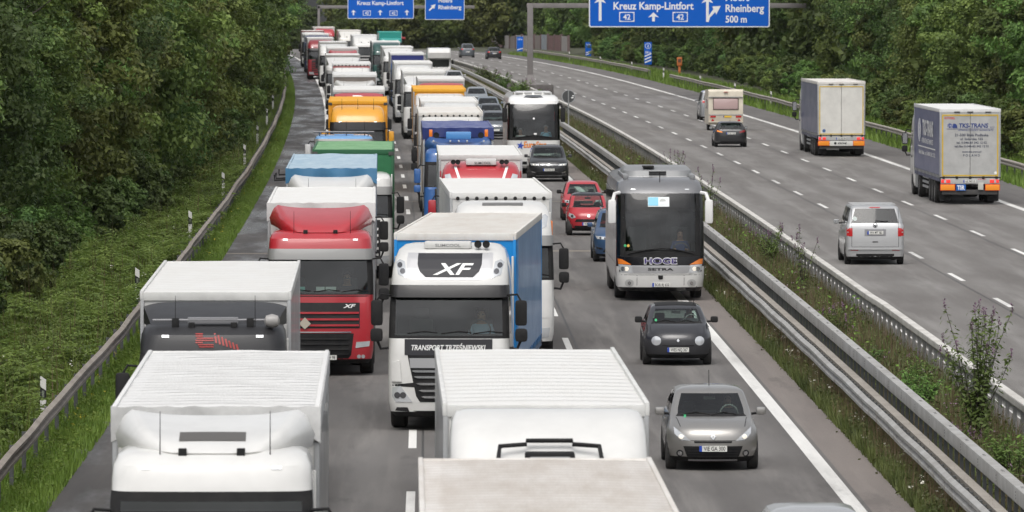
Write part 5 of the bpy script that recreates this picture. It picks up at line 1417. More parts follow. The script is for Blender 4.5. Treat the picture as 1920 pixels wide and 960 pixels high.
# bushes of the median
LEAF_BUSH = leaf_mat('bush green', (.09, .16, .035), (.2, .3, .08), .4)
def bush(x, y, h, label, nst=9, spread=.5, m=LEAF_MED, spikes=True, leaf=.055, seed=0, dens=60, zb=0.):
    r = thing('median_bush', label, 'bush', (x, y, 0), 0)
    rs = np.random.RandomState(seed + 100); mb = MB(); LP, LN, SP = [], [], []
    for i in range(nst):
        a = rs.uniform(0, 6.28); s = spread * rs.uniform(.3, 1); hh = h * rs.uniform(.65, 1)
        pts = [np.array([math.cos(a) * s * (t ** 1.5) + rs.normal() * .02, math.sin(a) * s * (t ** 1.5), hh * t]) for t in (0, .25, .5, .75, 1)]
        mb.tube([tuple(p) for p in pts], [.016, .013, .01, .007, .004], 5)
        for k in range(dens):
            t = zb + (1 - zb) * rs.uniform(.12, 1); j = min(3, int(t * 4)); q = pts[j] + (pts[j + 1] - pts[j]) * (t * 4 - j)
            o = rs.normal(size=3) * np.array([.09, .09, .06]) * (1.5 - t); LP.append(q + o); LN.append(o + np.array([0, 0, .12]))
        if spikes:
            for k in range(22):
                SP.append(pts[4] + np.array([rs.normal() * .015, rs.normal() * .015, -.05 + .2 * k / 22]))
    rsv = np.random.RandomState(seed + 5)
    V, F = leaf_quads(np.array(LP), unit(np.array(LN)), leaf, .38, rsv); mi = np.zeros(len(F), np.int32)
    if spikes:
        V2, F2 = leaf_quads(np.array(SP), unit(rsv.normal(size=(len(SP), 3))), .02, .8, rsv)
        F = np.concatenate([F, F2 + len(V)]); V = np.concatenate([V, V2]); mi = np.concatenate([mi, np.ones(len(F2), np.int32)])
    raw_mesh('foliage', V, F, [m, mat('buddleia purple', (.16, .09, .14), .8)], r, mi=mi)
    mb.build('stem', BARK, r)
bush(10.6 + dL(141), 141, 2.9, 'tall airy butterfly bush with purple spikes in the near median', 20, .85, LEAF_BUSH, seed=1, dens=130, leaf=.06)
bush(10.3, 128, 1.3, 'light green shrub below the tall butterfly bush at the photo edge', 16, .7, LEAF_BUSH, False, .05, 11, 110)
bush(10.7, 158, 1.0, 'yellow-green weed clump against the slatted barrier', 14, .6, LEAF_BUSH, False, .045, 12, 100)
bush(10.2, 183, 1.0, 'leafy weed clump between the barriers beside the charcoal car', 12, .6, LEAF_BUSH, True, .045, 13, 90)
bush(10.8, 232, 1.4, 'leafy shrub between the barriers beside the coach front', 14, .7, LEAF_BUSH, True, .05, 14, 90)
bush(10.0, 150, 1.15, 'low round green bush left of the tall butterfly bush', 18, .65, LEAF_BUSH, False, .05, 2, 120)
bush(10.7, 210, 2.1, 'slender butterfly bush right of the white coach', 7, .5, seed=3, dens=45)
bush(10.5, 276, 2.3, 'brown-spiked tall weed right behind the white coach mirror', 9, .6, seed=4, dens=40)
bush(10.6, 318, 1.8, 'brown-spiked weed clump above the white coach roof', 12, .8, seed=5, dens=30)
bush(9.9, 136, .8, 'small leafy weed by the upper barrier beam at the photo edge', 8, .4, LEAF_MED, True, .04, 6, 50)
bush(10.2, 168, .75, 'small dark green weed with a red flower in the median', 8, .35, LEAF_A, False, .05, 7, 60)
for i, (y, xo, h) in enumerate(((508, 10.2, 1.7), (528, 10.6, 1.5), (548, 10.0, 2.0), (566, 10.5, 1.6), (596, 10.2, 1.9), (640, 10.4, 1.7), (668, 10.3, 1.6))):
    bush(xo + dL(y) + .3, y, h, ['leafy bush beside the gantry foot', 'small bush left of the gantry foot', 'tall bush behind the coach roof pods', 'purple-topped bush in the far median', 'broad bush in the far median', 'green bush below the far dark car', 'farthest bush of the median'][i], 20, 1.0, LEAF_B, True, .09, 20 + i, 70)
# ================================================================== the queue of lorries
RED_P = paint('signal red', (.42, .018, .028), .3); BLACK_P = mat('paint black satin', (.014, .014, .016), .35, 0, .15, .2, 1.3, (.03, .03, .03)); YEL_P = paint('orange yellow', (.72, .33, .015), .3)
SKY_P = paint('pale blue', (.16, .36, .66), .3); BLUE_P = paint('deep blue', (.025, .11, .33), .4); GREY_P = paint('stone grey', (.38, .37, .35), .4); NAVY_P = paint('navy', (.02, .03, .10), .3); DRED_P = paint('dark red', (.18, .02, .02), .4)
VIS_G = mat('grey visor', (.20, .20, .195), .4, coat=.4); VIS_B = mat('smoked visor', (.018, .017, .018), .25, coat=.2, spec=.35)
R_WHITE = ROOFM('white', (.68, .678, .66), (.6, .585, .55), .45); R_GREY = ROOFM('light grey', (.66, .66, .65), (.57, .565, .55), .45); R_DIRTY = ROOFM('dirty beige', (.66, .635, .605), (.47, .42, .37), .7); R_CREAM = ROOFM('cream', (.68, .665, .63), (.56, .51, .46), .7)
R_BLUE = ROOFM('faded blue tarp', (.38, .48, .55), (.24, .36, .46), .8); R_NAVY = ROOFM('navy tarp', (.05, .07, .22), (.25, .27, .36), .6); R_YEL = ROOFM('yellow', (.75, .37, .02), (.6, .28, .02), .4); R_GREEN = ROOFM('green', (.18, .36, .18), (.10, .26, .11), .7)
C_GREY = CURT('grey', (.30, .30, .295)); C_WHITE = CURT('white', (.66, .66, .64)); C_BLUE = CURT('royal blue', (.04, .17, .42)); C_DBLUE = CURT('dark blue', (.02, .06, .22)); C_GREEN = CURT('green', (.02, .16, .06)); C_YEL = CURT('yellow', (.7, .32, .015)); C_TAN = CURT('tan', (.38, .33, .28)); C_RED = CURT('dark red', (.16, .03, .028)); C_SILV = CURT('silver', (.42, .42, .42))
C_TARP = CURT('blue tarpaulin', (.06, .20, .36), .5)
STB = mat('stripe blue', (.0, .22, .58), .4)
def q(px, py, label, st, tr=None, z=3.96, **k):
    pk = {a: k.pop(a) for a in ('dx', 'dyaw') if a in k}
    loc, h = place_roof(px, py, z, **pk)
    return lorry(loc, h, label, st, tr, **k)
ST = lambda p, f=front_plain, **k: dict(paint=p, front=f, **k)
# inner lane, from the camera backwards
q(404, 764, 'nearest white lorry with scooped roof deflector and pale grey tarpaulin roof', ST(WHITE, roof='low', defl='scoop', slot=True, visor=None, plate='', dz=4.0, lift=.29), dict(side=C_SILV, roof=R_GREY, tarp=mat('tarp grey', (.62, .62, .61), .5, dirt=.5), seams=(22, mat('seam grey', (.36, .36, .355), .5)), sag=.03, ribs=22, wob=.004, norail=True), dyaw=R(.35))
q(404, 548, 'black cab lorry with grey light bar on its roof and a white box trailer', ST(BLACK_P, front_black, roof='low', defl='wing', dz=3.82, lift=.25, aerials=True, baffle_mat=WHITE, mirror=BLACK), dict(side=C_SILV, roof=R_WHITE, kind='box', rail=.06, railm=mat('rail white', (.66, .66, .64), .4, dirt=.4), seams=(18, mat('seam grey', (.36, .36, .355), .5)), ribs=18, sag=.01, front=mat('box grey', (.55, .55, .54), .5, dirt=.4)), dyaw=R(.4))
t, c, tr_, b = q(602, 381, 'red lorry with white tarpaulin roof and a diamond hazard plate on its grille', ST(RED_P, front_xf105, roof='low', defl='scoop', visor=VIS_G, dz=3.98, lift=.1, baffle_mat=mat('baffle grey', (.3, .3, .3), .5), papers=[(-.75, 1.98, .12, 4), (-.5, 1.98, .14, 4), (-.1, 1.98, .2, 3), (.12, 1.98, .25, 3)]), dict(side=C_DBLUE, roof=R_WHITE, tarp=mat('tarp white', (.7, .7, .69), .5, dirt=.3), sag=.02, wob=.006, norail=True), dyaw=R(.3))
red_lorry = t
q(621, 316, 'white cab lorry under a faded blue tarpaulin with stakes at its left side', ST(WHITE, roof='low', defl='scoop', visor=VIS_G, dz=3.85), dict(side=C_TARP, front=C_TARP, roof=R_BLUE, tarp=C_TARP, sag=.03, wob=.012, ribs=10, norail=True, L=17.3), dyaw=R(.2))
bt = at(621, 316, 3.96)
tk = thing('tarp_stake', 'dark bent stakes sticking out beside the blue tarpaulin', 'stake', (bt[0], bt[1], 0))
m = MB()
for dy in (1.2, 3.2, 7.2): m.tube([(-1.25, dy, 3.62), (-1.62, dy, 3.60), (-1.62, dy, 3.76)], .025, 5)
m.build('stake_rod', BLACK, tk)
q(659, 284, 'white cab lorry carrying a green shipping container', ST(WHITE, roof='low', visor=VIS_G, plate='KLE TR 51'), dict(kind='container', side=C_GREEN, front=mat('container green', (.02, .16, .06), .5, dirt=.4), roof=R_GREEN, frame=mat('frame green', (.015, .1, .04), .5), L=12.2, railm=mat('frame green', (.015, .1, .04), .5), sag=.006), z=3.9, dx=.05)
# low blue tractor without a load
X, Y = at(645, 252, 2.95)
root, c, tre, _ = lorry((X, Y - .6), heading(dL, Y), 'pale blue unladen lorry with chrome roof bar behind the green container', ST(SKY_P, roof='day', visor=VIS_G, baffle=False, mirror=mat('mirror cap', (.6, .6, .6), .4)))
m = MB(); m.tube([(-1.25, .5, 3.06), (1.25, .5, 3.06)], .035, 8)
for x in (-1.0, 1.0): m.tube([(x, .5, 3.06), (x, .7, 2.88)], .025, 6)
m.build('roof_bar', mat('bar grey', (.2, .2, .21), .4), c)
for x in (-.75, .1, .85): MB().tube([(x, .62, 2.88), (x, .62, 3.5)], [.02, .006], 5).build('aerial', BLACK, c)
MB().box(-.4, .4, .8, 1.3, 2.90, 2.96, 0, .01).build('roof_hatch', SKY_P, c)
m = MB(); m.box(-1.22, 1.22, 3.0, 14.5, 1.02, 1.16, 0, .02); m.box(-.5, .5, 2.8, 14.4, .78, 1.02); m.build('flatbed', STEEL, root)
for y in (10.5, 11.8, 13.1):
    for s in (1, -1): wheel_mb(MB(), s * 1.25, y, .5, .4, s).build('trailer_wheel', [RUBBER, RIM], root)
root, c, tre, b = q(652, 192, 'orange lorry with dark smoked sun visor and orange box body', ST(YEL_P, roof='high', visor=VIS_B, vz=(2.72, 3.08), mirror=YEL_P, aerials=False), dict(kind='container', side=C_YEL, front=mat('box orange', (.72, .33, .015), .5, dirt=.3), roof=R_YEL, frame=mat('box orange', (.72, .33, .015), .5, dirt=.3), L=13.0, railm=R_YEL, sag=.004, hw=1.3), z=3.9, dx=.45)
m = MB()
for i in range(10): m.box(-1.0 + i * .21, -.9 + i * .21, 2.6, 2.66, 3.66, 3.70)
m.build('body_lug', mat('box orange', (.72, .33, .015), .5, dirt=.3), b[0])
m = MB(); text(m, 'tiemp-wesel.de', (-.55, 2.655, 3.45), (1, 0, 0), (0, 0, 1), .12, .95, .015); m.build('lettering', mat('dark blue letter', (.03, .04, .12), .5), b[0])
for x in (-.7, 0, .7): MB().tube([(x, .9, 3.6), (x, .9, 4.1)], [.012, .006], 5).build('aerial', BLACK, c)
root, c, tre, b = q(650, 168, 'red lorry with a white R emblem on its roof wing and white roof', ST(RED_P, roof='low', defl='wing', dz=3.8, visor=VIS_G), dict(side=C_SILV, roof=R_WHITE), dx=.6)
m = MB(); text(m, 'R', (.08, .9, 3.36), (1, 0, 0), (0, .55, .8), .42, .75, .05); m.build('emblem', WHITEPAINT, c)
for s in (1, -1): MB().box(s * .86, s * 1.24, 2.45, 2.6, 3.58, 3.76, 0, .02).build('roof_bracket', BLACK, c)
q(665, 140, 'white cab lorry with grey-brown trailer front behind the red emblem lorry', ST(WHITE, roof='low', defl='scoop', dz=3.7), dict(side=C_TAN, front=mat('front brown', (.22, .19, .17), .6, dirt=.4), roof=R_GREY, rail=.08), dx=.0)
q(659, 119, 'white lorry with a row of vent holes over a pale red stripe', ST(WHITE, roof='low', defl='box', dz=3.7), dict(side=C_WHITE, front=mat('front pink', (.55, .22, .22), .5, dirt=.3), roof=R_GREY, dots=10))
q(643, 103, 'white lorry with grey edged roof in front of the red wing lorry', ST(WHITE, roof='low', defl='wing', dz=3.8, visor=VIS_G), dict(side=C_WHITE, roof=R_WHITE, railm=GREY_P))
q(643, 90, 'red winged lorry with grey roof in the far inner lane', ST(RED_P, roof='low', defl='scoop', dz=3.85, visor=VIS_B), dict(side=C_GREY, roof=R_GREY))
q(625, 79, 'white lorry with tall rounded white fairing in the far inner lane', ST(WHITE, roof='low', defl='box', dz=3.8), dict(side=C_SILV, roof=R_GREY, railm=GREY_P))
q(607, 71, 'red cab lorry standing out at the left edge of the queue', ST(paint('wine red', (.25, .012, .02), .3), roof='high', visor=VIS_B), dict(side=C_WHITE, roof=R_WHITE), dx=-.3)
q(598, 64, 'dark blue cab lorry with white roof just behind the red cab lorry', ST(NAVY_P, roof='low', defl='wing'), dict(side=C_DBLUE, roof=R_WHITE), dx=-.2)
q(587, 58, 'white cab lorry with dark red sides, leftmost of the far queue', ST(WHITE, roof='low', defl='wing', dz=3.85), dict(side=C_RED, roof=R_CREAM, railm=DRED_P))
q(608, 51, 'farthest lorry of the inner lane with red cab and cream roof', ST(RED_P, roof='high'), dict(side=C_RED, roof=R_CREAM), dx=-.0)
# second lane
q(1052, 1046, 'lorry with dirty beige ribbed roof cut by the lower photo edge', ST(WARMWHITE, roof='low', defl='wing'), dict(side=C_TAN, front=C_TAN, roof=R_DIRTY, seams=(34, mat('seam pale', (.40, .35, .30), .5)), ribs=34, sag=.03, railm=R_DIRTY), dyaw=R(.2))
root, c, tre, b = q(1024, 761, 'white lorry with black roof rack below the white ribbed trailer roof', ST(WHITE, roof='low', defl='box', dz=3.95, aerials=False, plate=''), dict(side=C_SILV, kind='box', roof=R_WHITE, railm=mat('rail white', (.66, .66, .64), .4, dirt=.4), seams=(16, mat('seam grey', (.36, .36, .355), .5)), rail=.08, ribs=16, sag=.01), dyaw=R(.4))
m = MB(); m.tube([(-.64, .42, 3.34), (.64, .42, 3.34)], .032, 6); m.tube([(-.64, .42, 3.34), (-.6, .75, 3.58), (-.28, .8, 3.60), (-.28, .85, 3.64), (.28, .85, 3.64), (.28, .8, 3.60), (.6, .75, 3.58), (.64, .42, 3.34)], .03, 6)
m.box(-.30, .30, .45, .75, 3.36, 3.52, 0, .03); m.box(-.24, .24, .43, .46, 3.41, 3.47, 1, .01)
for x in (-.5, -.42, .46): m.box(x - .04, x + .04, .5, .62, 3.3, 3.42, 0, .01)
m.build('roof_rack', [BLACK, ALU], c)
xf, c, tre, b = q(853, 438, 'white lorry with grey roof shield and blue curtain trailer in the second lane', ST(WHITE, front_xf106, roof='high', visor=VIS_B, baffle=True), dict(side=CURT('steel blue', (.17, .32, .56), .5), front=STB, frame=STB, roof=R_CREAM, railm=R_CREAM, rail=.04, seams=(26, mat('seam cream', (.5, .46, .4), .5)), ribs=26, sag=.02, stripe=STB), dyaw=R(-3.2))
root, c, tre, b = q(939, 362, 'white lorry with orange side stripe and vent holes behind the grey shield lorry', ST(WHITE, roof='high', visor=VIS_G, pillar=BLACK, plate=''), dict(side=C_WHITE, roof=R_WHITE, dots=10, rail=.07, ribs=8, sag=.008), dyaw=R(.9))
for s in (1, -1): MB().box(s * 1.21, s * 1.245, 1.5, 2.1, 1.1, 3.3, 0, .005).build('side_stripe', mat('orange stripe', (.8, .2, .02), .4), c)
m = MB(); m.box(-.5, .5, 1.05, 1.1, 3.70, 3.775, 0, .01); m.build('roof_hatch', mat('grey lettering', (.2, .2, .2), .5), c)
for p in both([(.86, 3.12), (1.06, 3.20), (1.11, 3.44), (1.04, 3.50), (.93, 3.46)]): decal(tre, 'front', [p], off=.012, cell=.08).build('roof_lamp', LENS, c)
root, c, tre, b = q(901, 291, 'red lorry with four round roof lamps and twin horns', ST(RED_P, front_lights, roof='high', visor=VIS_B, mirror=RED_P), dict(side=C_SILV, roof=R_WHITE, kind='box', railm=mat('rail white', (.66, .66, .64), .4, dirt=.4)), dx=0.0)
q(872, 240, 'blue lorry with amber beacons and horns under a navy tarpaulin', ST(BLUE_P, front_blue, roof='low', defl='scoop', mirror=BLUE_P, aerials=False, baffle=False, dz=3.7), dict(side=C_TAN, front=C_DBLUE, roof=R_NAVY, tarp=CURT('navy tarp', (.02, .035, .16), .4), norail=True, wob=.01, sag=.02), dx=-.25)
q(845, 211, 'white lorry with a line of dark vent holes behind the blue lorry', ST(WARMWHITE, roof='low', defl='box', dz=3.8), dict(side=C_TAN, front=WHITE, roof=R_CREAM, dots=10, rail=.1, hw=1.3), dx=0)
q(843, 190, 'white lorry with tall white fairing in front of the yellow box lorry', ST(WHITE, roof='low', defl='box', dz=3.9), dict(side=C_WHITE, roof=R_WHITE))
q(824, 167, 'yellow box lorry with white wind deflector in the second lane', ST(WHITE, roof='low', defl='box', dz=3.75), dict(side=C_YEL, front=mat('box orange', (.72, .33, .015), .5, dirt=.3), kind='box', roof=R_YEL, railm=R_YEL, hw=1.3))
q(824, 148, 'red lorry with pale roof and grey front behind the yellow box lorry', ST(RED_P, roof='low', defl='wing', dz=3.75), dict(side=C_SILV, front=GREY_P, roof=R_WHITE), dx=.1)
q(795, 134, 'white lorry with plain white box beyond the red and grey one', ST(WHITE, roof='low', defl='wing', dz=3.7), dict(side=C_WHITE, roof=R_WHITE, kind='box'))
q(772, 117, 'white box lorry with long white side facing the inner lane', ST(WHITE, roof='high'), dict(side=C_WHITE, kind='box', roof=R_WHITE), dx=.1)
q(764, 100, 'white roofed lorry with a navy blue band across its front', ST(BLUE_P, roof='low'), dict(side=C_WHITE, front=mat('band blue', (.02, .03, .16), .5), roof=R_WHITE))
q(746, 88, 'white roofed lorry behind the navy banded one', ST(WHITE, roof='low', defl='wing'), dict(side=C_WHITE, roof=R_WHITE))
q(724, 78, 'white lorry with dark green cab sides in the far second lane', ST(mat('paint dark green', (.02, .07, .06), .35, coat=.6), roof='low', defl='box', dz=3.9), dict(side=CURT('dark green', (.015, .07, .06)), roof=R_WHITE, front=WHITE))
q(684, 66, 'white lorry with wide white roof wing in the far second lane', ST(WHITE, roof='low', defl='box', dz=3.9), dict(side=C_WHITE, roof=R_GREY))
q(656, 57, 'farthest white roofed lorry of the second lane', ST(WARMWHITE, roof='low', defl='wing'), dict(side=C_TAN, roof=R_CREAM))
# far lorries that have stopped further right
q(716, 69, 'small teal box lorry far off beside the wood', ST(mat('paint teal', (.02, .28, .24), .4), roof='low'), dict(side=CURT('teal', (.02, .28, .24)), front=mat('paint teal', (.02, .28, .24), .4), roof=mat('roof teal', (.05, .36, .3), .5), L=8), z=3.4, dx=.9)
X, Y = at(747, 74, 3.0)
r = thing('loader_crane', 'red folded loading crane far off right of the teal box lorry', 'crane', (X, Y, G(Y)))
CR = mat('crane red', (.3, .03, .03), .5, dirt=.4)
m = MB(); m.box(-.8, .8, -.6, 3.5, .5, 1.4, 0, .05); m.build('carrier', STEEL, r)
m = MB(); m.tube([(0, 0, 1.3), (0, 0, 2.9)], .22, 8); m.build('mast', CR, r)
m = MB(); m.tube([(0, 0, 2.9), (-.7, .2, 3.35), (.75, .4, 3.1)], .16, 8); m.build('boom', CR, r)
m = MB(); m.box(-.75, -.25, -.3, .3, 1.4, 2.2, 0, .05); m.build('operator_stand', mat('paint teal', (.02, .28, .24), .4), r)
# people in the cabs
person(xf, .62, 1.18, 1.58, 'lorry driver in a pale blue shirt behind the wheel under the grey roof shield', SHIRT_LB, HAIR_D)
person(red_lorry, .62, 1.18, 1.50, 'lorry driver in a dark shirt at the wheel of the red lorry', SHIRT_D, HAIR_D)

# ================================================================== coaches and cars of the overtaking lane
def front_at(px, py, fn=dL, dyaw=0.):
    X, Y = at(px, py); return (X, Y), heading(fn, Y) + dyaw
loc, h = front_at(1239, 565)
setra, sb_ = coach(loc, h, 'white coach with grey roof and orange turn signals in the overtaking lane', dict(paint=WHITE, upper=mat('coach roof grey', (.17, .172, .18), .3, .2, coat=.6, dirt=.2), mirror=mat('mirror white', (.74, .74, .73), .35), front=front_hoge, zw=(1.28, 3.10)))
person(setra, .62, 1.55, 1.12, 'coach driver in a navy polo shirt at the wheel of the white and grey coach', SHIRT_NV, HAIR_D)
loc, h = front_at(1001, 326)
euro, eb_ = coach(loc, h, 'white coach with black mirrors and orange lettering behind the black car', dict(paint=WHITE, upper=paint('coach white', (.74, .74, .73), .2), mirror=BLACK, band=WHITE, front=front_eurostar, pod='grille', zw=(1.62, 3.36)))
person(euro, .62, 1.55, 1.42, 'coach driver in a light blue jacket behind the large coach windscreen', SHIRT_T, HAIR_G)
person(euro, -.62, 1.55, 1.26, 'coach passenger in a white shirt sitting beside the driver', SHIRT_W, HAIR_G, reach=.2)
BRONZE = paint('grey bronze', (.32, .31, .295), .2, .7, .3); SILVER = paint('silver', (.50, .505, .51), .2, .6, .32); TWBLACK = paint('charcoal', (.016, .016, .02), .15, .1, .3)
CRED = paint('car red', (.42, .02, .03), .2); CBLUE = paint('car blue', (.045, .10, .21), .2, .5); CGREY = paint('slate grey', (.12, .135, .15), .3, .5); CBLACK = paint('car black', (.012, .012, .014), .15)
loc, h = front_at(1338, 885)
clio, b, tr_ = car(loc, h, 'grey bronze hatchback nearest the camera in the overtaking lane', dict(L=4.0, W=1.72, H=1.49, hood=.80, belt=1.0, cowl=1.0, wz=.98, roofy=1.75, rear=.55, paint=BRONZE, front=front_clio, wr=.31, rin=.20))
person(clio, .36, 2.32, .56, 'car driver with dark hair in the grey bronze hatchback', SHIRT_D, HAIR_D, reach=.45, sc=.92)
loc, h = front_at(1272, 687)
twingo, b, tr_ = car(loc, h, 'small charcoal hatchback with round headlamps and unpainted bumper', dict(L=3.43, W=1.63, H=1.43, hood=.78, belt=.98, cowl=.80, wz=.99, roofy=1.45, rear=.35, paint=TWBLACK, bumper=mat('bumper grey', (.03, .03, .033), .6), front=front_twingo, wr=.28, rin=.20, mirror=BLACK, bow=.2, crown=.75))
person(twingo, .34, 2.05, .56, 'car driver in a white top in the small charcoal hatchback', SHIRT_W, HAIR_D, reach=.45, sc=.92)
loc, h = front_at(1104, 442)
smart, b, tr_ = car(loc, h, 'tiny red two-seat car with dark roof half behind the white coach', dict(L=2.7, W=1.56, H=1.54, hood=.84, belt=1.02, cowl=.62, wz=1.02, roofy=1.25, rear=.25, paint=CRED, roofm=GLOSSBLACK, front=front_smart, wr=.3, rin=.19, mirror=BLACK, bow=.22, crown=.8, wf=.55, wb=.5))
loc, h = front_at(1094, 414)
car(loc, h, 'red small car just behind the tiny red two-seater', dict(L=3.6, W=1.63, H=1.5, hood=.82, belt=1.0, cowl=.85, wz=1.02, roofy=1.5, rear=.4, paint=CRED, front=front_car, wr=.29, rin=.2, mirror=BLACK, bow=.2))
loc, h = front_at(1166, 492)
car(loc, h, 'blue off-road car mostly hidden behind the white and grey coach', dict(L=4.4, W=1.82, H=1.69, hood=.92, belt=1.12, cowl=1.05, wz=1.12, roofy=1.75, rear=.5, paint=CBLUE, front=front_suv, wr=.35, rin=.21, plate=''))
loc, h = front_at(1029, 341)
tig, b, tr_ = car(loc, h, 'black off-road car with lit headlamps in front of the orange lettered coach', dict(L=4.5, W=1.84, H=1.66, hood=.92, belt=1.10, cowl=1.05, wz=1.10, roofy=1.8, rear=.5, paint=CBLACK, front=front_suv, wr=.36, rin=.21, plate='WES HB 222', lit=True, rails=BLACK))
person(tig, .38, 2.45, .72, 'car driver in a pale shirt in the black off-road car', SHIRT_W, HAIR_D, reach=.45, sc=.92)
def roof_at(px, py, z, yr=1.8):
    X, Y = at(px, py, z); return (X, Y - yr), heading(dL, Y)
loc, h = roof_at(928, 207, 1.68)
car(loc, h, 'dark grey off-road car with roof rails left of the orange lettered coach', dict(L=4.5, W=1.84, H=1.66, hood=.92, belt=1.10, cowl=1.05, wz=1.10, roofy=1.8, rear=.5, paint=CGREY, front=front_suv, wr=.36, rin=.21, plate='', rails=CHROME))
SED = lambda p, **k: dict(dict(L=4.4, W=1.76, H=1.47, hood=.78, belt=.98, cowl=1.05, wz=.98, roofy=1.85, rear=.65, paint=p, front=front_car, rin=.22), **k)
for px, py, p, lab in ((921, 194, CGREY, 'slate grey car right behind the dark car with roof rails'), (915, 181, paint('blue grey', (.22, .26, .29), .3, .5), 'blue grey car, third of the column beside the vent hole lorry'), (894, 163, paint('pale grey blue', (.3, .33, .35), .3, .5), 'pale grey car beside the yellow box lorry'), (852, 132, SILVER, 'silver car right of the white box, far up the overtaking lane')):
    loc, h = roof_at(px, py, 1.46); car(loc, h, lab, SED(p))
X, Y = at(1532, 952, 1.47)
car((X - .05, Y - 2.3), heading(dL, Y), 'silver car whose roof just enters the lower photo edge', SED(SILVER))
# motorhome
X, Y = at(824, 90, 3.05)
mh = thing('motorhome', 'white motorhome with cab-over bunk far up the overtaking lane', 'motorhome', (X, Y, 0), heading(dL, Y))
rs_ = [ring(1.0, 0, 5.5, .3, rf=.2, bow=.1), ring(1.05, -.05, 5.8, .6, rf=.2, bow=.1), ring(1.05, .1, 5.8, 1.05, rf=.2, bow=.1), ring(1.12, .9, 5.8, 1.2, rf=.15, bow=.05), ring(1.12, 1.35, 5.8, 1.95, rf=.15), ring(1.13, .45, 5.8, 2.1, rf=.25), ring(1.13, .35, 5.8, 2.6, rf=.25), ring(1.1, .7, 5.75, 3.0, rf=.25), ring(.9, 1.1, 5.6, 3.05, rf=.25)]
b = loft(rs_, lambda i, s, k: None if i == 3 and s == 'F' else 0).build('body', WHITE, mh)
clean(loft(rs_, lambda i, s, k: 0 if i == 3 and s == 'F' else None, False, False)).build('windscreen', GLASS, b)
tre = bvh(rs_); m = MB(); m.box(-.9, .9, 1.5, 1.55, .5, 2.0); m.build('interior', INT, b)
decal(tre, 'front', [rect(-.6, .6, .65, .85)], off=.01).build('grille', DARK, b)
decal_text(tre, 'front', 'ADRIATIC', -.1, 2.45, .12, .9, .01, off=.012).build('lettering', mat('grey lettering', (.2, .2, .2), .5), b) if 0 else None
for p in both([(.7, .7), (.98, .72), (.98, .9), (.72, .86)]): decal(tre, 'front', [p], off=.012).build('headlamp', LENS, b)
for s in (1, -1): MB().box(s * 1.2, s * 1.38, 1.2, 1.32, 1.5, 1.95, 0, .05).build('mirror', BLACK, b)
wheels(mh, 1.08, (1.0, 4.6), .34, .22)

# ================================================================== departing carriageway
def rear_at(px, py, L, dyaw=0.):
    X, Y = at(px, py); h = heading(dR, Y) + dyaw
    return (X - math.sin(h) * L, Y + math.cos(h) * L), math.pi + h
def rear_lights(root, body, geo, name, plate_s, maker):
    y0, y1, z0, zs, hw = geo
    m = MB(); m.box(-hw + .05, hw - .05, y1 - .03, y1 + .01, .86, z0 - .02, 0, .005); m.build('rear_beam', mat('beam grey', (.45, .45, .44), .5, dirt=.4), body)
    for s in (1, -1):
        MB().box(s * .82, s * 1.2, y1 + .012, y1 + .04, .90, 1.04, 0, .01).build('tail_lamp', REDLIT, body)
        MB().box(s * 1.0, s * 1.08, y1 + .042, y1 + .046, .91, 1.03, 0, .0).build('lamp_glass', LENS, body)
        MB().box(s * .64, s * 1.22, y1 + .0, y1 + .03, .60, .83, 0, .005).build('marker_board', mat('orange board', (.85, .28, .02), .45), body)
        m = MB(); m.box(s * .62, s * 1.24, y1 - .005, y1 + .012, .58, .85, 0); m.build('board_edge', mat('board red', (.6, .03, .02), .45), body)
        MB().box(s * .76, s * 1.22, y1 - .4, y1 - .38, .14, .6).build('mudflap', BLACK, body)
    return plate(body, plate_s, 0.02, .97, y1 + .03, 1)
def yellow_frame(body, geo, w=.055):
    y0, y1, z0, zs, hw = geo; a, zt, zb = hw - .10, zs - .16, z0 + .06; m = MB()
    m.box(-a, a, y1 - .004, y1 + .004, zt - w, zt); m.box(-a, a, y1 - .004, y1 + .004, zb, zb + w)
    m.box(-a, -a + w, y1 - .004, y1 + .004, zb + w, zt - w); m.box(a - w, a, y1 - .004, y1 + .004, zb + w, zt - w)
    m.build('reflective_tape', mat('yellow tape', (.62, .42, .04), .4, dirt=.3), body, smooth=False)
    m = MB()
    for x in (-.75, 0, .55): m.box(x - .12, x + .12, y1 - .0, y1 + .03, zs - .07, zs - .04)
    for x in (-1.1, -.55, 0, .55, 1.1): m.box(x - .05, x + .05, y1 - .0, y1 + .03, z0 - .05, z0 + .05)
    m.box(-hw, hw, y1 - .002, y1 + .012, z0 - .02, z0 + .03)
    m.build('door_lock', BLACK, body)
loc, h = rear_at(1820, 384, 16.3, R(.35))
root, c, tre, (body, geo) = lorry(loc, h, 'departing lorry with grey rear doors lettered in blue and a blue board', ST(WHITE, roof='high'), dict(side=CURT('slate violet', (.10, .115, .24), .4), rear=mat('door grey', (.43, .43, .42), .5, dirt=.35), roof=R_GREY, rail=.05, ribs=30), group='lorries driving away on the right')
rear_lights(root, body, geo, '', 'LB 94910', ''); yellow_frame(body, geo)
y0, y1, z0, zs, hw = geo; navy = mat('navy lettering', (.02, .045, .2), .5); dk = mat('slate lettering', (.04, .05, .09), .5); ux = (-1, 0, 0)
Y_ = y1 + .003
m = MB(); text(m, 'TKS-TRANS', (-.14, Y_, 3.20), ux, (0, 0, 1), .17, 1.22, .03, .1); text(m, 'sp.z o.o.', (-.92, Y_, 3.20), ux, (0, 0, 1), .06, .2)
m.box(-.98, .98, Y_ - .002, Y_ + .001, 3.135, 3.15); text(m, 'INTERNATIONALE TRANSPORTE', (-.23, Y_, 3.06), ux, (0, 0, 1), .05, 1.45); m.build('lettering', navy, body)
m = MB(); m.prism([(x + .77, z + 3.28) for x, z in circ(.07, 0, .10, 18, 1.05)], 'y', Y_ - .004, Y_); m.build('globe_emblem', navy, body)
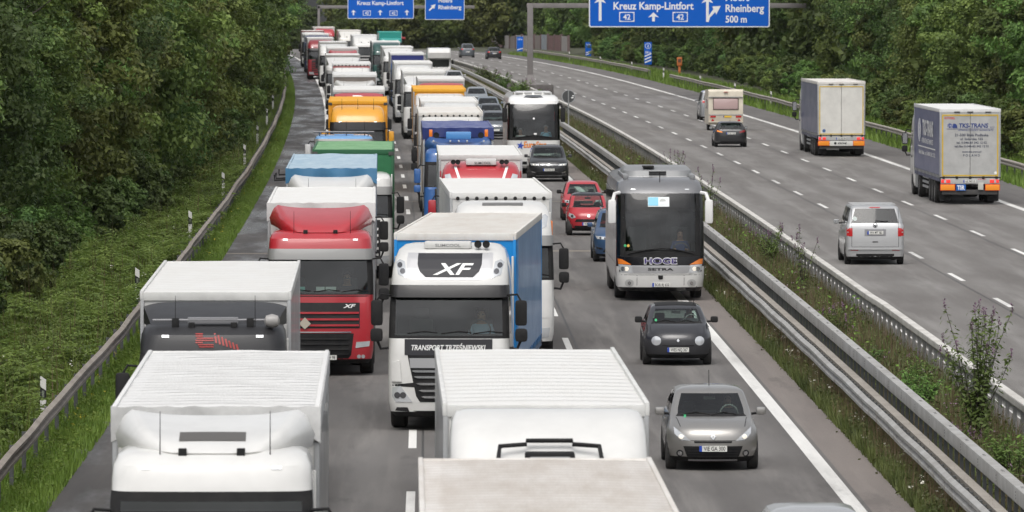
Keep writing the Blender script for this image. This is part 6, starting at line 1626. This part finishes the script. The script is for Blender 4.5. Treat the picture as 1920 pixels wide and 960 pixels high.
m = MB(); m.prism([(.74, 3.18), (.53, 3.18), (.55, 3.30), (.62, 3.36), (.71, 3.36)], 'y', Y_ - .004, Y_ + .001, 0); m.build('arc_emblem', navy, body)
m = MB()
for a in range(3): m.box(.765 + a * .06, .773 + a * .06, Y_, Y_ + .003, 3.18, 3.37)
m.box(.75, .94, Y_, Y_ + .003, 3.27, 3.278); m.build('emblem_line', WHITEPAINT, body)
m = MB()
for s, z, wd, hh in (('21-500 Biała Podlaska', 2.84, 1.4, .105), ('ul. Sidorska 165', 2.68, .94, .095), ('tel. 0-048-83 342 12 02', 2.53, 1.26, .09), ('tel./fax 0-048-83 342 12 01', 2.38, 1.42, .09), ('www.tks-trans.pl', 2.16, .8, .08), ('P O L A N D', 2.0, .7, .095)): text(m, s, (-.06, Y_, z), ux, (0, 0, 1), hh, wd, .014)
m.build('lettering', dk, body)
m = MB(); text(m, 'KÖGEL', (.84, Y_, 3.55), ux, (0, 0, 1), .085, .44, .02); m.build('lettering', mat('red lettering', (.55, .03, .03), .5), body)
m = MB(); m.box(.18, .58, y1 + .0, y1 + .03, .58, .84, 0, .003); m.build('tir_board', mat('board blue', (.01, .1, .38), .4), body)
m = MB(); text(m, 'TIR', (.38, y1 + .033, .62), ux, (0, 0, 1), .18, .32, .03); m.build('lettering', WHITEPAINT, body)
MB().box(-.55, -.33, y1 + .03, y1 + .045, .62, .92, 0, .003).build('notice_board', mat('board cream', (.5, .5, .46), .5), body)
m = MB(); text(m, 'KÖGEL', (-.5, y1 + .014, 1.03), ux, (0, 0, 1), .05, .34, .015); m.build('lettering', mat('red lettering', (.55, .03, .03), .5), body)
m = MB(); m.prism(circ(-1.06, 1.32, .06), 'y', Y_ - .004, Y_); m.build('door_sticker', WHITEPAINT, body)
# side writing: local +x is the picture's left
x = hw + .016; m = MB(); uy = (0, -1, 0) if 0 else (0, 1, 0)
def side_text(s, yc, z, hh, wd, b=.02, mb=m): text(mb, s, (x, yc, z), (0, 1, 0), (0, 0, 1), hh, wd, b)
side_text('TKS-TRANS', y0 + 7.6, 2.75, .62, 5.6, .03); side_text('INTERNATIONALE TRANSPORTE', y0 + 7.4, 2.4, .2, 6.0)
m.box(x - .003, x, y0 + 2.5, y0 + 11.5, 2.2, 2.25); side_text('Biała Podlaska · tel. 0-048-83 342 12 02', y0 + 7.2, 1.9, .17, 8.6)
m.prism([(a, z) for a, z in circ(y0 + 3.2, 2.9, .5, 20, 1.6)], 'x', x - .004, x); m.build('lettering', WHITEPAINT, body)
m = MB()
for a in (-.3, .1, .45): m.box(x, x + .003, y0 + 3.2 + a, y0 + 3.3 + a, 2.45, 3.35)
m.build('emblem_line', navy, body)
loc, h = rear_at(1578, 294, 16.3, R(.2))
root, c, tre, (body, geo) = lorry(loc, h, 'departing lorry with plain white rear doors and dusty blue side curtain', ST(WHITE, roof='high'), dict(side=CURT('dusty blue', (.12, .13, .22), .4), rear=mat('door white', (.68, .67, .63), .5, dirt=.25), roof=R_CREAM, rail=.08), group='lorries driving away on the right')
rear_lights(root, body, geo, '', 'DW 4471M', ''); yellow_frame(body, geo, .05); y0, y1, z0, zs, hw = geo
MB().box(-.62, .62, y1 + .0, y1 + .02, .58, .84, 0, .003).build('name_board', mat('board white', (.66, .66, .63), .5, dirt=.3), body)
m = MB(); text(m, 'KRONE', (-.05, y1 + .024, .67), ux, (0, 0, 1), .09, .48, .035, .15); m.build('lettering', INK, body)
m = MB(); m.prism(circ(.32, .715, .07), 'y', y1 + .019, y1 + .024); m.build('maker_badge', INK, body)
m = MB(); m.prism(circ(.92, 1.38, .09), 'y', y1 + .0, y1 + .004); m.build('door_sticker', mat('sticker blue', (.05, .12, .3), .5), body)
# silver van
def back_van(b, tree, P):
    for s in (1, -1): D(b, tree, 'tail_lamp', [rect(*sorted((s * .74, s * .93)), .93, 1.20)], RED, .012, 'rear')
    D(b, tree, 'plate_recess', [rect(-.35, .35, .94, 1.16)], mat('recess grey', (.25, .25, .26), .5), .004, 'rear', .01)
    plate(b, 'WA MT 382', 0, 1.05, by(tree, 0, 1.05) + .02, 1)
    D(b, tree, 'badge', [circ(0, 1.29, .075)], DARK, .016, 'rear'); D(b, tree, 'badge', [circ(0, 1.29, .055)], CHROME, .02, 'rear')
    D(b, tree, 'badge', [[(-.05, 1.32), (-.022, 1.24), (0, 1.28), (.022, 1.24), (.05, 1.32), (.03, 1.32), (.018, 1.285), (0, 1.32), (-.018, 1.285), (-.03, 1.32)]], INK, .026, 'rear', cell=.05)
    D(b, tree, 'door_pull', [rect(-.09, .09, .735, .765)], DARK, .012, 'rear')
    D(b, tree, 'panel_gap', [rect(-.76, .76, .58, .592)], BLACK, .004, 'rear', .01)
    D(b, tree, 'panel_gap', [rect(s * .765 - .006, s * .765 + .006, .58, 1.9) for s in (1, -1)], BLACK, .004, 'rear', .01)
    D(b, tree, 'reflector', [rect(*sorted((s * .55, s * .8)), .465, .49) for s in (1, -1)], RED, .012, 'rear')
    D(b, tree, 'bumper_step', [rect(-.9, .9, .50, .575)], P['paint'], .05, 'rear', .08)
    decal(tree, 'rear', [rect(-.62, .62, .24, .36)], off=.004, depth=.01).build('bumper_insert', BLACK, b)
    D(b, tree, 'brake_lamp', [rect(-.17, .17, P['H'] - .1, P['H'] - .075)], RED, .012, 'rear')
    m = MB(); m.tube([proj(tree, 'rear', x, 1.44 + .02 * math.sin(x * 5), .02) for x in (.0, -.2, -.42)], .014, 5); m.build('rear_wiper', BLACK, b)
    D(b, tree, 'sticker', [circ(.66, 1.5, .075)], mat('sticker grey', (.45, .5, .48), .5), .012, 'rear', .005)
    m = MB()
    for i in range(5): m.box(-.72, .72, 2.2 + i * .52, 2.24 + i * .52, P['H'] - .004, P['H'] + .012, 0, .004)
    m.build('roof_rib', P['paint'], b)
loc, h = rear_at(1642, 497, 4.9)
VAN = dict(L=4.9, W=1.9, H=1.95, hood=1.02, belt=1.36, cowl=.75, wz=1.22, roofy=1.5, rear=.26, paint=SILVER, wr=.33, rin=.17, gb=.05, tailbase=.07, rz=1.37, rf=.35, rr=.14, front=front_car, dark=True, rglass=glass('rear tint', (.3, .34, .34), 1.0), rpow=1.0)
van, b, tr_ = car(loc, h, 'silver passenger van driving away nearest the median', dict(VAN, back=back_van), 'van', name='van')
person(van, -.38 * -1, 2.0, .75, 'van driver with dark hair seen through the rear window', SHIRT_D, HAIR_D, sc=1.0)
loc, h = rear_at(1371, 276, 4.3)
car(loc, h, 'black hatchback with flashing amber signal behind the caravan', dict(L=4.3, W=1.79, H=1.43, hood=.75, belt=.98, cowl=1.05, wz=.96, roofy=1.85, rear=.42, tailbase=.10, paint=CBLACK, front=front_car, back=back_audi, dark=True, rin=.24, rz=1.0))
X, Y = at(1352, 240)
loc, h = rear_at(1340, 226, 4.9)
car(loc, h, 'grey and white van towing the cream caravan', dict(VAN, paint=paint('van grey', (.30, .31, .32), .2, .5), roofm=WHITE, H=2.0, back=back_far), 'van', name='van')
for px, py, p, lab, extra in ((927, 111, CBLACK, 'dark estate car far off driving away on the right', {}), (877, 108, CGREY, 'dark off-road car far off beside the median bushes', dict(H=1.75, belt=1.15, hood=.95, wz=1.15, wr=.36))):
    loc, h = rear_at(px, py, 4.4); car(loc, h, lab, dict(SED(p), back=back_far, dark=True, **extra))
# caravan
(X, Y), h = rear_at(1361, 245, 0)
cv = thing('caravan', 'cream caravan with pink blind in its rear window', 'caravan', (X, Y, 0), h - math.pi)
CREAM = mat('caravan cream', (.66, .60, .49), .4, coat=.3, dirt=.25)
m = MB(); m.prism([(-.05, .55), (.06, .38), (4.3, .38), (4.5, .6), (4.35, 2.1), (3.9, 2.52), (.25, 2.58), (.08, 2.45), (-.02, 1.35)], 'x', -1.08, 1.08); body = m.build('body', CREAM, cv, sharp=40)
MB().box(-.76, .76, -.05, .02, 1.35, 2.0, 0, .05).build('rear_window', mat('pink blind glass', (.50, .36, .35), .25, coat=.8), body)
m = MB()
for r in ((-.80, .80, 1.30, 1.35), (-.80, .80, 2.0, 2.05), (-.80, -.76, 1.35, 2.0), (.76, .80, 1.35, 2.0)): m.box(r[0], r[1], -.055, .02, r[2], r[3], 0, .01)
m.build('window_frame', mat('frame brown', (.1, .07, .06), .5), body)
MB().box(-1.07, 1.07, -.06, .0, .96, 1.02, 0, .01).build('trim_strip', ALU, body)
MB().box(-1.07, 1.07, -.04, .03, 2.08, 2.12, 0, .01).build('trim_strip', ALU, body)
for s in (1, -1):
    MB().box(s * .62, s * .97, -.075, -.04, .82, .94, 0, .02).build('tail_lamp', RED, body)
    m = MB(); m.prism([(s * .72, .60), (s * .92, .60), (s * .82, .76)], 'y', -.075, -.05); m.build('warning_triangle', RED, body)
plate(body, '', 0.1, .88, -.075, -1, mt=PLATEY)
MB().box(-.13, .13, -.03, .06, 2.4, 2.43).build('brake_lamp', RED, body)
MB().box(-1.09, 1.09, -.1, .05, .50, .58, 0, .02).build('bumper', mat('bumper cream', (.5, .46, .38), .5), body)
for s in (1, -1):
    wheel_mb(MB(), s * 1.07, 2.2, .32, .2, s).build('wheel', [RUBBER, RIM], cv)
    MB().box(s * 1.081, s * 1.09, .8, 3.4, 1.35, 1.95, 0, .003).build('side_window', mat('pink blind glass', (.50, .36, .35), .25, coat=.8), body)
m = MB(); m.tube([(0, 4.3, .45), (0, 5.3, .45)], .05, 6); m.build('drawbar', STEEL, cv)

# ================================================================== signs and gantries
BLUE_S = mat('sign blue', (.0, .10, .50), .65, dirt=.15, scale=.6, dcol=(.0, .08, .40), spec=.25); SW = mat('sign white', (.74, .75, .75), .45); GPOST = mat('gantry grey', (.22, .205, .20), .55, .2, dirt=.4, scale=.7)
def sign_panel(root, x0, x1, z0, z1, y, rad=.18, bw=.09):
    def rr(a, b, c, d, r):
        P = []
        for cx_, cz, q0 in ((b - r, c + r, -90), (b - r, d - r, 0), (a + r, d - r, 90), (a + r, c + r, 180)):
            for k in range(5): t = R(q0 + 22.5 * k); P.append((cx_ + r * math.cos(t), cz + r * math.sin(t)))
        return P
    m = MB(); m.prism(rr(x0, x1, z0, z1, rad), 'y', y, y + .06); o = m.build('panel', SW, root, smooth=False)
    m = MB(); m.prism(rr(x0 + bw, x1 - bw, z0 + bw, z1 - bw, rad - bw * .6), 'y', y - .008, y - .001); m.build('panel_face', BLUE_S, root, smooth=False)
    return o
def arrow_up(m, x, z0, z1, y, w=.17, hw=.5, hl=.62): m.prism([(x - w, z0), (x + w, z0), (x + w, z1 - hl * .8), (x + hw, z1 - hl * 1.0), (x + hw * .92, z1 - hl * .92), (x, z1), (x - hw * .92, z1 - hl * .92), (x - hw, z1 - hl), (x - w, z1 - hl * .8)], 'y', y - .006, y)
def badge42(root, x, z, y, s=1.):
    m = MB(); w_, h_ = .62 * s, .40 * s
    m.prism([(x - w_, z - h_), (x + w_, z - h_), (x + w_, z + h_), (x - w_, z + h_)], 'y', y - .005, y); m.build('route_badge', SW, root, smooth=False)
    m = MB(); m.prism([(x - w_ + .07 * s, z - h_ * .72), (x - w_ * .6, z - h_ * .84), (x + w_ * .6, z - h_ * .84), (x + w_ - .07 * s, z - h_ * .72), (x + w_ - .07 * s, z + h_ * .72), (x + w_ * .6, z + h_ * .84), (x - w_ * .6, z + h_ * .84), (x - w_ + .07 * s, z + h_ * .72)], 'y', y - .010, y - .005); m.build('badge_face', BLUE_S, root, smooth=False)
    m = MB(); text(m, '42', (x, y - .013, z - .22 * s), (1, 0, 0), (0, 0, 1), .44 * s, .6 * s, .02); m.build('lettering', SW, root, smooth=False)
GY = 592.0
def SXZ(px, py, Y): return (px - VX) * Y / FPX, H - (py - Y0) * Y / FPX
sx_ = lambda px: (px - VX) * GY / FPX
sz_ = lambda py: H - (py - Y0) * GY / FPX
xp = sx_(994)
g = thing('sign_gantry', 'grey steel sign gantry standing in the median behind the orange lettered coach', 'gantry', (xp, GY, 0))
m = MB(); m.box(-.24, .24, -.25, .25, 1.5, sz_(7) , 0, .04); m.build('post', GPOST, g)
m = MB(); m.add([(a * .52, b_ * .5, .95) for a, b_ in ((-1, -1), (1, -1), (1, 1), (-1, 1))] + [(a * .26, b_ * .27, 1.75) for a, b_ in ((-1, -1), (1, -1), (1, 1), (-1, 1))], [(0, 1, 5, 4), (1, 2, 6, 5), (2, 3, 7, 6), (3, 0, 4, 7), (4, 5, 6, 7), (3, 2, 1, 0)]); m.build('post_foot', GPOST, g, smooth=False)
m = MB(); m.box(-1.9, 1.9, -.9, .9, -.1, .95, 0, .12); m.build('concrete_base', mat('concrete dark', (.12, .11, .105), .8, dirt=.5), g)
m = MB(); m.box(-.28, sx_(1512) - xp, -.2, .2, sz_(15), sz_(6), 0, .03); m.build('beam', GPOST, g)
x0, x1, z0 = sx_(1104), sx_(1443), sz_(51); zt = z0 + 4.3; y = GY - .36; xm = (x0 + x1) / 2
s1 = thing('direction_sign', 'large blue direction sign with 500 m line hanging on the near gantry', 'road sign', (xm, y, 0))
L_ = lambda px: sx_(px) - xm
sign_panel(s1, L_(1104), L_(1443), z0, zt, 0)
m = MB(); yy = -.009
arrow_up(m, L_(1125), sz_(39), sz_(-8), yy, .11, .48, .6); arrow_up(m, L_(1225), sz_(40), sz_(23), yy, .11, .44, .42)
arrow_up(m, L_(1326), sz_(41), sz_(-8), yy, .11, .48, .6)
m.prism([(L_(1326) - .11, sz_(41)), (L_(1326) + .11, sz_(41)), (L_(1326) + .2, sz_(33)), (L_(1343) - .1, sz_(22.5)), (L_(1343) - .02, sz_(27)), (L_(1351), sz_(11)), (L_(1335) + .0, sz_(12)), (L_(1343) - .25, sz_(17)), (L_(1330), sz_(27)), (L_(1326) + .0, sz_(35))], 'y', yy - .008, yy - .002)
m.build('arrow', SW, s1, smooth=False)
m = MB(); yt = yy - .004
for s, a, b_, py, hh in (('Kreuz Kamp-Lintfort', 1150, 1300, 17.5, .60), ('Moers', 1360, 1405, 1.5, .60), ('Rheinberg', 1360, 1432, 22, .60), ('500 m', 1360, 1400, 42, .55)):
    text(m, s, ((L_(a) + L_(b_)) / 2, yt, sz_(py)), (1, 0, 0), (0, 0, 1), hh, L_(b_) - L_(a), .022)
m.build('lettering', SW, s1, smooth=False)
for px in (1175, 1275): badge42(s1, L_(px), sz_(31.5), yy)
m = MB(); m.box(L_(1150), L_(1160), .06, .16, z0 + .8, zt - .5); m.box(L_(1390), L_(1400), .06, .16, z0 + .8, zt - .5); m.build('bracket', GPOST, s1)
# far gantry
GY2 = 1150.0
sx2 = lambda px: (px - VX) * GY2 / FPX
sz2 = lambda py: H - (py - Y0) * GY2 / FPX
g2 = thing('sign_gantry', 'far grey sign gantry above the end of the queue', 'gantry', (sx2(598), GY2, 0))
m = MB(); m.box(-.2, .2, -.2, .2, G(GY2) - .2, sz2(11), 0, .03); m.build('post', GPOST, g2)
m = MB(); m.box(-.22, sx2(890) - sx2(598), -.2, .2, sz2(16), sz2(10), 0, .03); m.build('beam', GPOST, g2)
def far_sign(a, b_, zb, label, words, arrows, badges, diag):
    xm = (sx2(a) + sx2(b_)) / 2; s = thing('direction_sign', label, 'road sign', (xm, GY2 - .4, 0)); l = lambda px: sx2(px) - xm
    sign_panel(s, l(a), l(b_), sz2(zb), sz2(zb) + 4.4, 0)
    m = MB()
    for px in arrows: arrow_up(m, l(px), sz2(28.5), sz2(18.5), yy, .1, .42, .4)
    for x_, z_ in diag:
        x_, z_ = l(x_), sz2(z_); m.prism([(x_ - .6, z_ - .45), (x_ - .45, z_ - .6), (x_ + .1, z_ - .08), (x_ + .25, z_ - .3), (x_ + .5, z_ + .5), (x_ - .3, z_ + .25), (x_ - .08, z_ + .1)], 'y', yy - .006, yy)
    m.build('arrow', SW, s, smooth=False)
    m = MB()
    for t_, c0, c1, py in words: text(m, t_, ((l(c0) + l(c1)) / 2, yy - .004, sz2(py)), (1, 0, 0), (0, 0, 1), .62, l(c1) - l(c0), .025)
    m.build('lettering', SW, s, smooth=False)
    for px in badges: badge42(s, l(px), sz2(24.5), yy)
far_sign(652, 776, 35, 'wide blue direction sign with three arrows on the far gantry', [('Kreuz Kamp-Lintfort', 670, 757, 9)], (663, 713, 763), (688, 738), [])
far_sign(797, 871, 37, 'small blue exit sign with diagonal arrow on the far gantry', [('Moers', 822, 848, 4.5), ('Rheinberg', 822, 865, 17)], (), (), [(811, 13.5)])
# countdown signs, round sign seen from behind, emergency phone
def countdown(px, Y, y_top, y_bot, w_, n, label, txt, disc=None):
    X, zt = SXZ(px, y_top, Y); _, zb = SXZ(px, y_bot, Y)
    r = thing('countdown_sign', label, 'road sign', (X, Y, 0)); w2 = w_ / 2 * Y / FPX
    m = MB(); m.box(-.05, .05, .03, .12, G(Y) - .3, zt - .3); m.build('post', GPOST, r)
    m = MB(); m.box(-w2, w2, -.02, .03, zb, zt, 0, .01); m.build('panel', BLUE_S, r)
    m = MB(); hgt = zt - zb
    for i in range(n):
        z = zb + hgt * (.06 + .14 * i); m.prism([(-w2 + .05, z), (w2 - .05, z + hgt * .12), (w2 - .05, z + hgt * .18), (-w2 + .05, z + hgt * .06)], 'y', -.026, -.021)
    if disc: m.lathe([(0, .001), (0, w2 * .8)], (0, -.026, zt - w2), 'y', 18)
    text(m, txt, (0, -.026, zb + hgt * (.5 if disc else .78)), (1, 0, 0), (0, 0, 1), hgt * .10, w2 * 1.5, .01)
    m.build('marking', SW, r, smooth=False)
    if disc: m = MB(); m.lathe([(0, .001), (0, w2 * .68)], (0, -.029, zt - w2), 'y', 18); m.build('disc_face', BLUE_S, r); m = MB(); text(m, disc, (0, -.033, zt - w2 * 1.35), (1, 0, 0), (0, 0, 1), w2 * .75, None, .02); m.build('lettering', SW, r)
countdown(1215, 772, 79, 121, 14, 3, 'blue countdown sign with three white bars and a numbered disc', '300 m', '2')
countdown(1103, 905, 79, 105, 11, 2, 'blue countdown sign with two white bars', '200 m')
countdown(975, 985, 69, 96, 12, 1, 'blue countdown sign with one white bar before the graffiti wall', '100 m')
X, Y = (1066 - VX) * 440 / FPX, 440.0
r = thing('round_sign', 'round traffic sign seen from its grey back in the median', 'road sign', (X, Y, 0))
zc = H - (181 - Y0) * Y / FPX
m = MB(); m.tube([(0, 0, -.1), (0, 0, zc + .38)], .04, 8); m.build('post', ALU, r)
m = MB(); m.lathe([(0, .001), (0, .39), (.03, .40), (.05, .39), (.05, .001)], (0, .05, zc), 'y', 28); m.build('disc', mat('sign back', (.07, .073, .075), .5, .2), r)
m = MB(); m.lathe([(-.004, .37), (-.004, .40), (.02, .405)], (0, .05, zc), 'y', 28); m.build('rim', ALU, r)
m = MB(); m.box(.16, .30, .04, .052, zc - .10, zc - .03); m.box(.22, .34, .04, .052, zc + .02, zc + .08); m.build('sticker', SW, r)
X, Y = at(1274, 139)
r = thing('emergency_phone', 'orange emergency phone post on the right verge', 'emergency phone', (X, Y, 0))
m = MB(); m.box(-.12, .12, -.1, .1, -.1, .85, 0, .03); m.build('post', mat('orange enamel', (.55, .16, .04), .45, dirt=.3), r)
m = MB(); m.box(-.26, .26, -.2, .2, .85, 1.72, 0, .06); m.build('housing', mat('orange enamel', (.55, .16, .04), .45, dirt=.3), r)
m = MB(); m.box(-.16, .16, -.215, -.2, 1.2, 1.55, 0, .0); m.build('speaker_panel', mat('panel dark', (.12, .05, .03), .6), r)
# graffiti noise wall: posts and panels
WP = [(1066, 985), (1045, 1010), (1010, 1060), (975, 1120), (940, 1190), (905, 1290), (870, 1420), (835, 1580), (800, 1760), (780, 1900)]
wl = thing('noise_wall', 'long low wooden noise wall covered with faded graffiti', 'wall')
wm = [mat('wall wood', (.24, .2, .18), .8, dirt=.7, scale=.7, dcol=(.12, .09, .085), stretch=(3, 3, .4)), mat('wall rust', (.19, .1, .095), .8, dirt=.7, scale=.8, dcol=(.1, .06, .06), stretch=(3, 3, .4)), mat('wall pale', (.36, .34, .32), .8, dirt=.8, scale=.9, dcol=(.18, .14, .15), stretch=(2, 2, .5)), mat('wall graffiti', (.3, .34, .36), .8, dirt=.9, scale=1.6, dcol=(.14, .12, .16)), mat('wall teal', (.12, .26, .25), .8, dirt=.6)]
pm = MB(); seq = [2, 1, 1, 3, 0, 1, 2, 3, 0, 2, 1, 2, 0, 2, 0, 0, 1, 2, 4, 0]; k = 0
def wpt(d):
    Y = d; px = interp([(b_, a) for a, b_ in WP], Y); return ((px - VX) * Y / FPX, Y)
Y = 985.0; cuts = [985.0]
while Y < 1880: Y += 16 + (Y - 985) * .045; cuts.append(min(Y, 1900.0))
for a, b_ in zip(cuts, cuts[1:]):
    p, q_ = wpt(a), wpt(b_); d_ = Vector((q_[0] - p[0], q_[1] - p[1], 0)); n_ = Vector((-d_.y, d_.x, 0)).normalized() * .06
    m = MB(); hgt = 2.2 + .1 * (k % 2); zb = [G(p[1]) - .7, G(q_[1]) - .7]; c4 = [Vector((p[0], p[1], 0)), Vector((q_[0], q_[1], 0))]; vs = []
    N_ = 10
    for i in range(N_ + 1):
        t_ = i / N_; c_ = c4[0].lerp(c4[1], t_) + n_ * (.25 if i % 2 else -.25); zz = zb[0] + (zb[1] - zb[0]) * t_
        vs += [(c_.x, c_.y, zz), (c_.x, c_.y, zz + hgt + .7)]
    m.add(vs, [(2 * i, 2 * i + 2, 2 * i + 3, 2 * i + 1) for i in range(N_)])
    m.build('wall_panel', wm[seq[k % len(seq)]], wl, smooth=False); pm.box(p[0] - .18, p[0] + .18, p[1] - .18, p[1] + .18, zb[0], zb[0] + hgt + .85); k += 1
pm.build('wall_post', mat('post brown', (.12, .085, .08), .8), wl, smooth=False)
# ------------------------------------------------------------------ air: thin haze round camera and scene
hz = MB(); hz.box(-720, 720, -150, 3700, -26, 21)
hm = bpy.data.materials.new('haze'); hm.use_nodes = True; ht = hm.node_tree
ht.nodes.remove(ht.nodes['Principled BSDF'])
pv = ht.nodes.new('ShaderNodeVolumePrincipled'); pv.inputs['Color'].default_value = (.86, .9, .95, 1); pv.inputs['Density'].default_value = .00002; pv.inputs['Anisotropy'].default_value = .2
ht.links.new(pv.outputs[0], ht.nodes['Material Output'].inputs['Volume'])
tag(hz.build('haze', hm, smooth=False), kind='stuff')
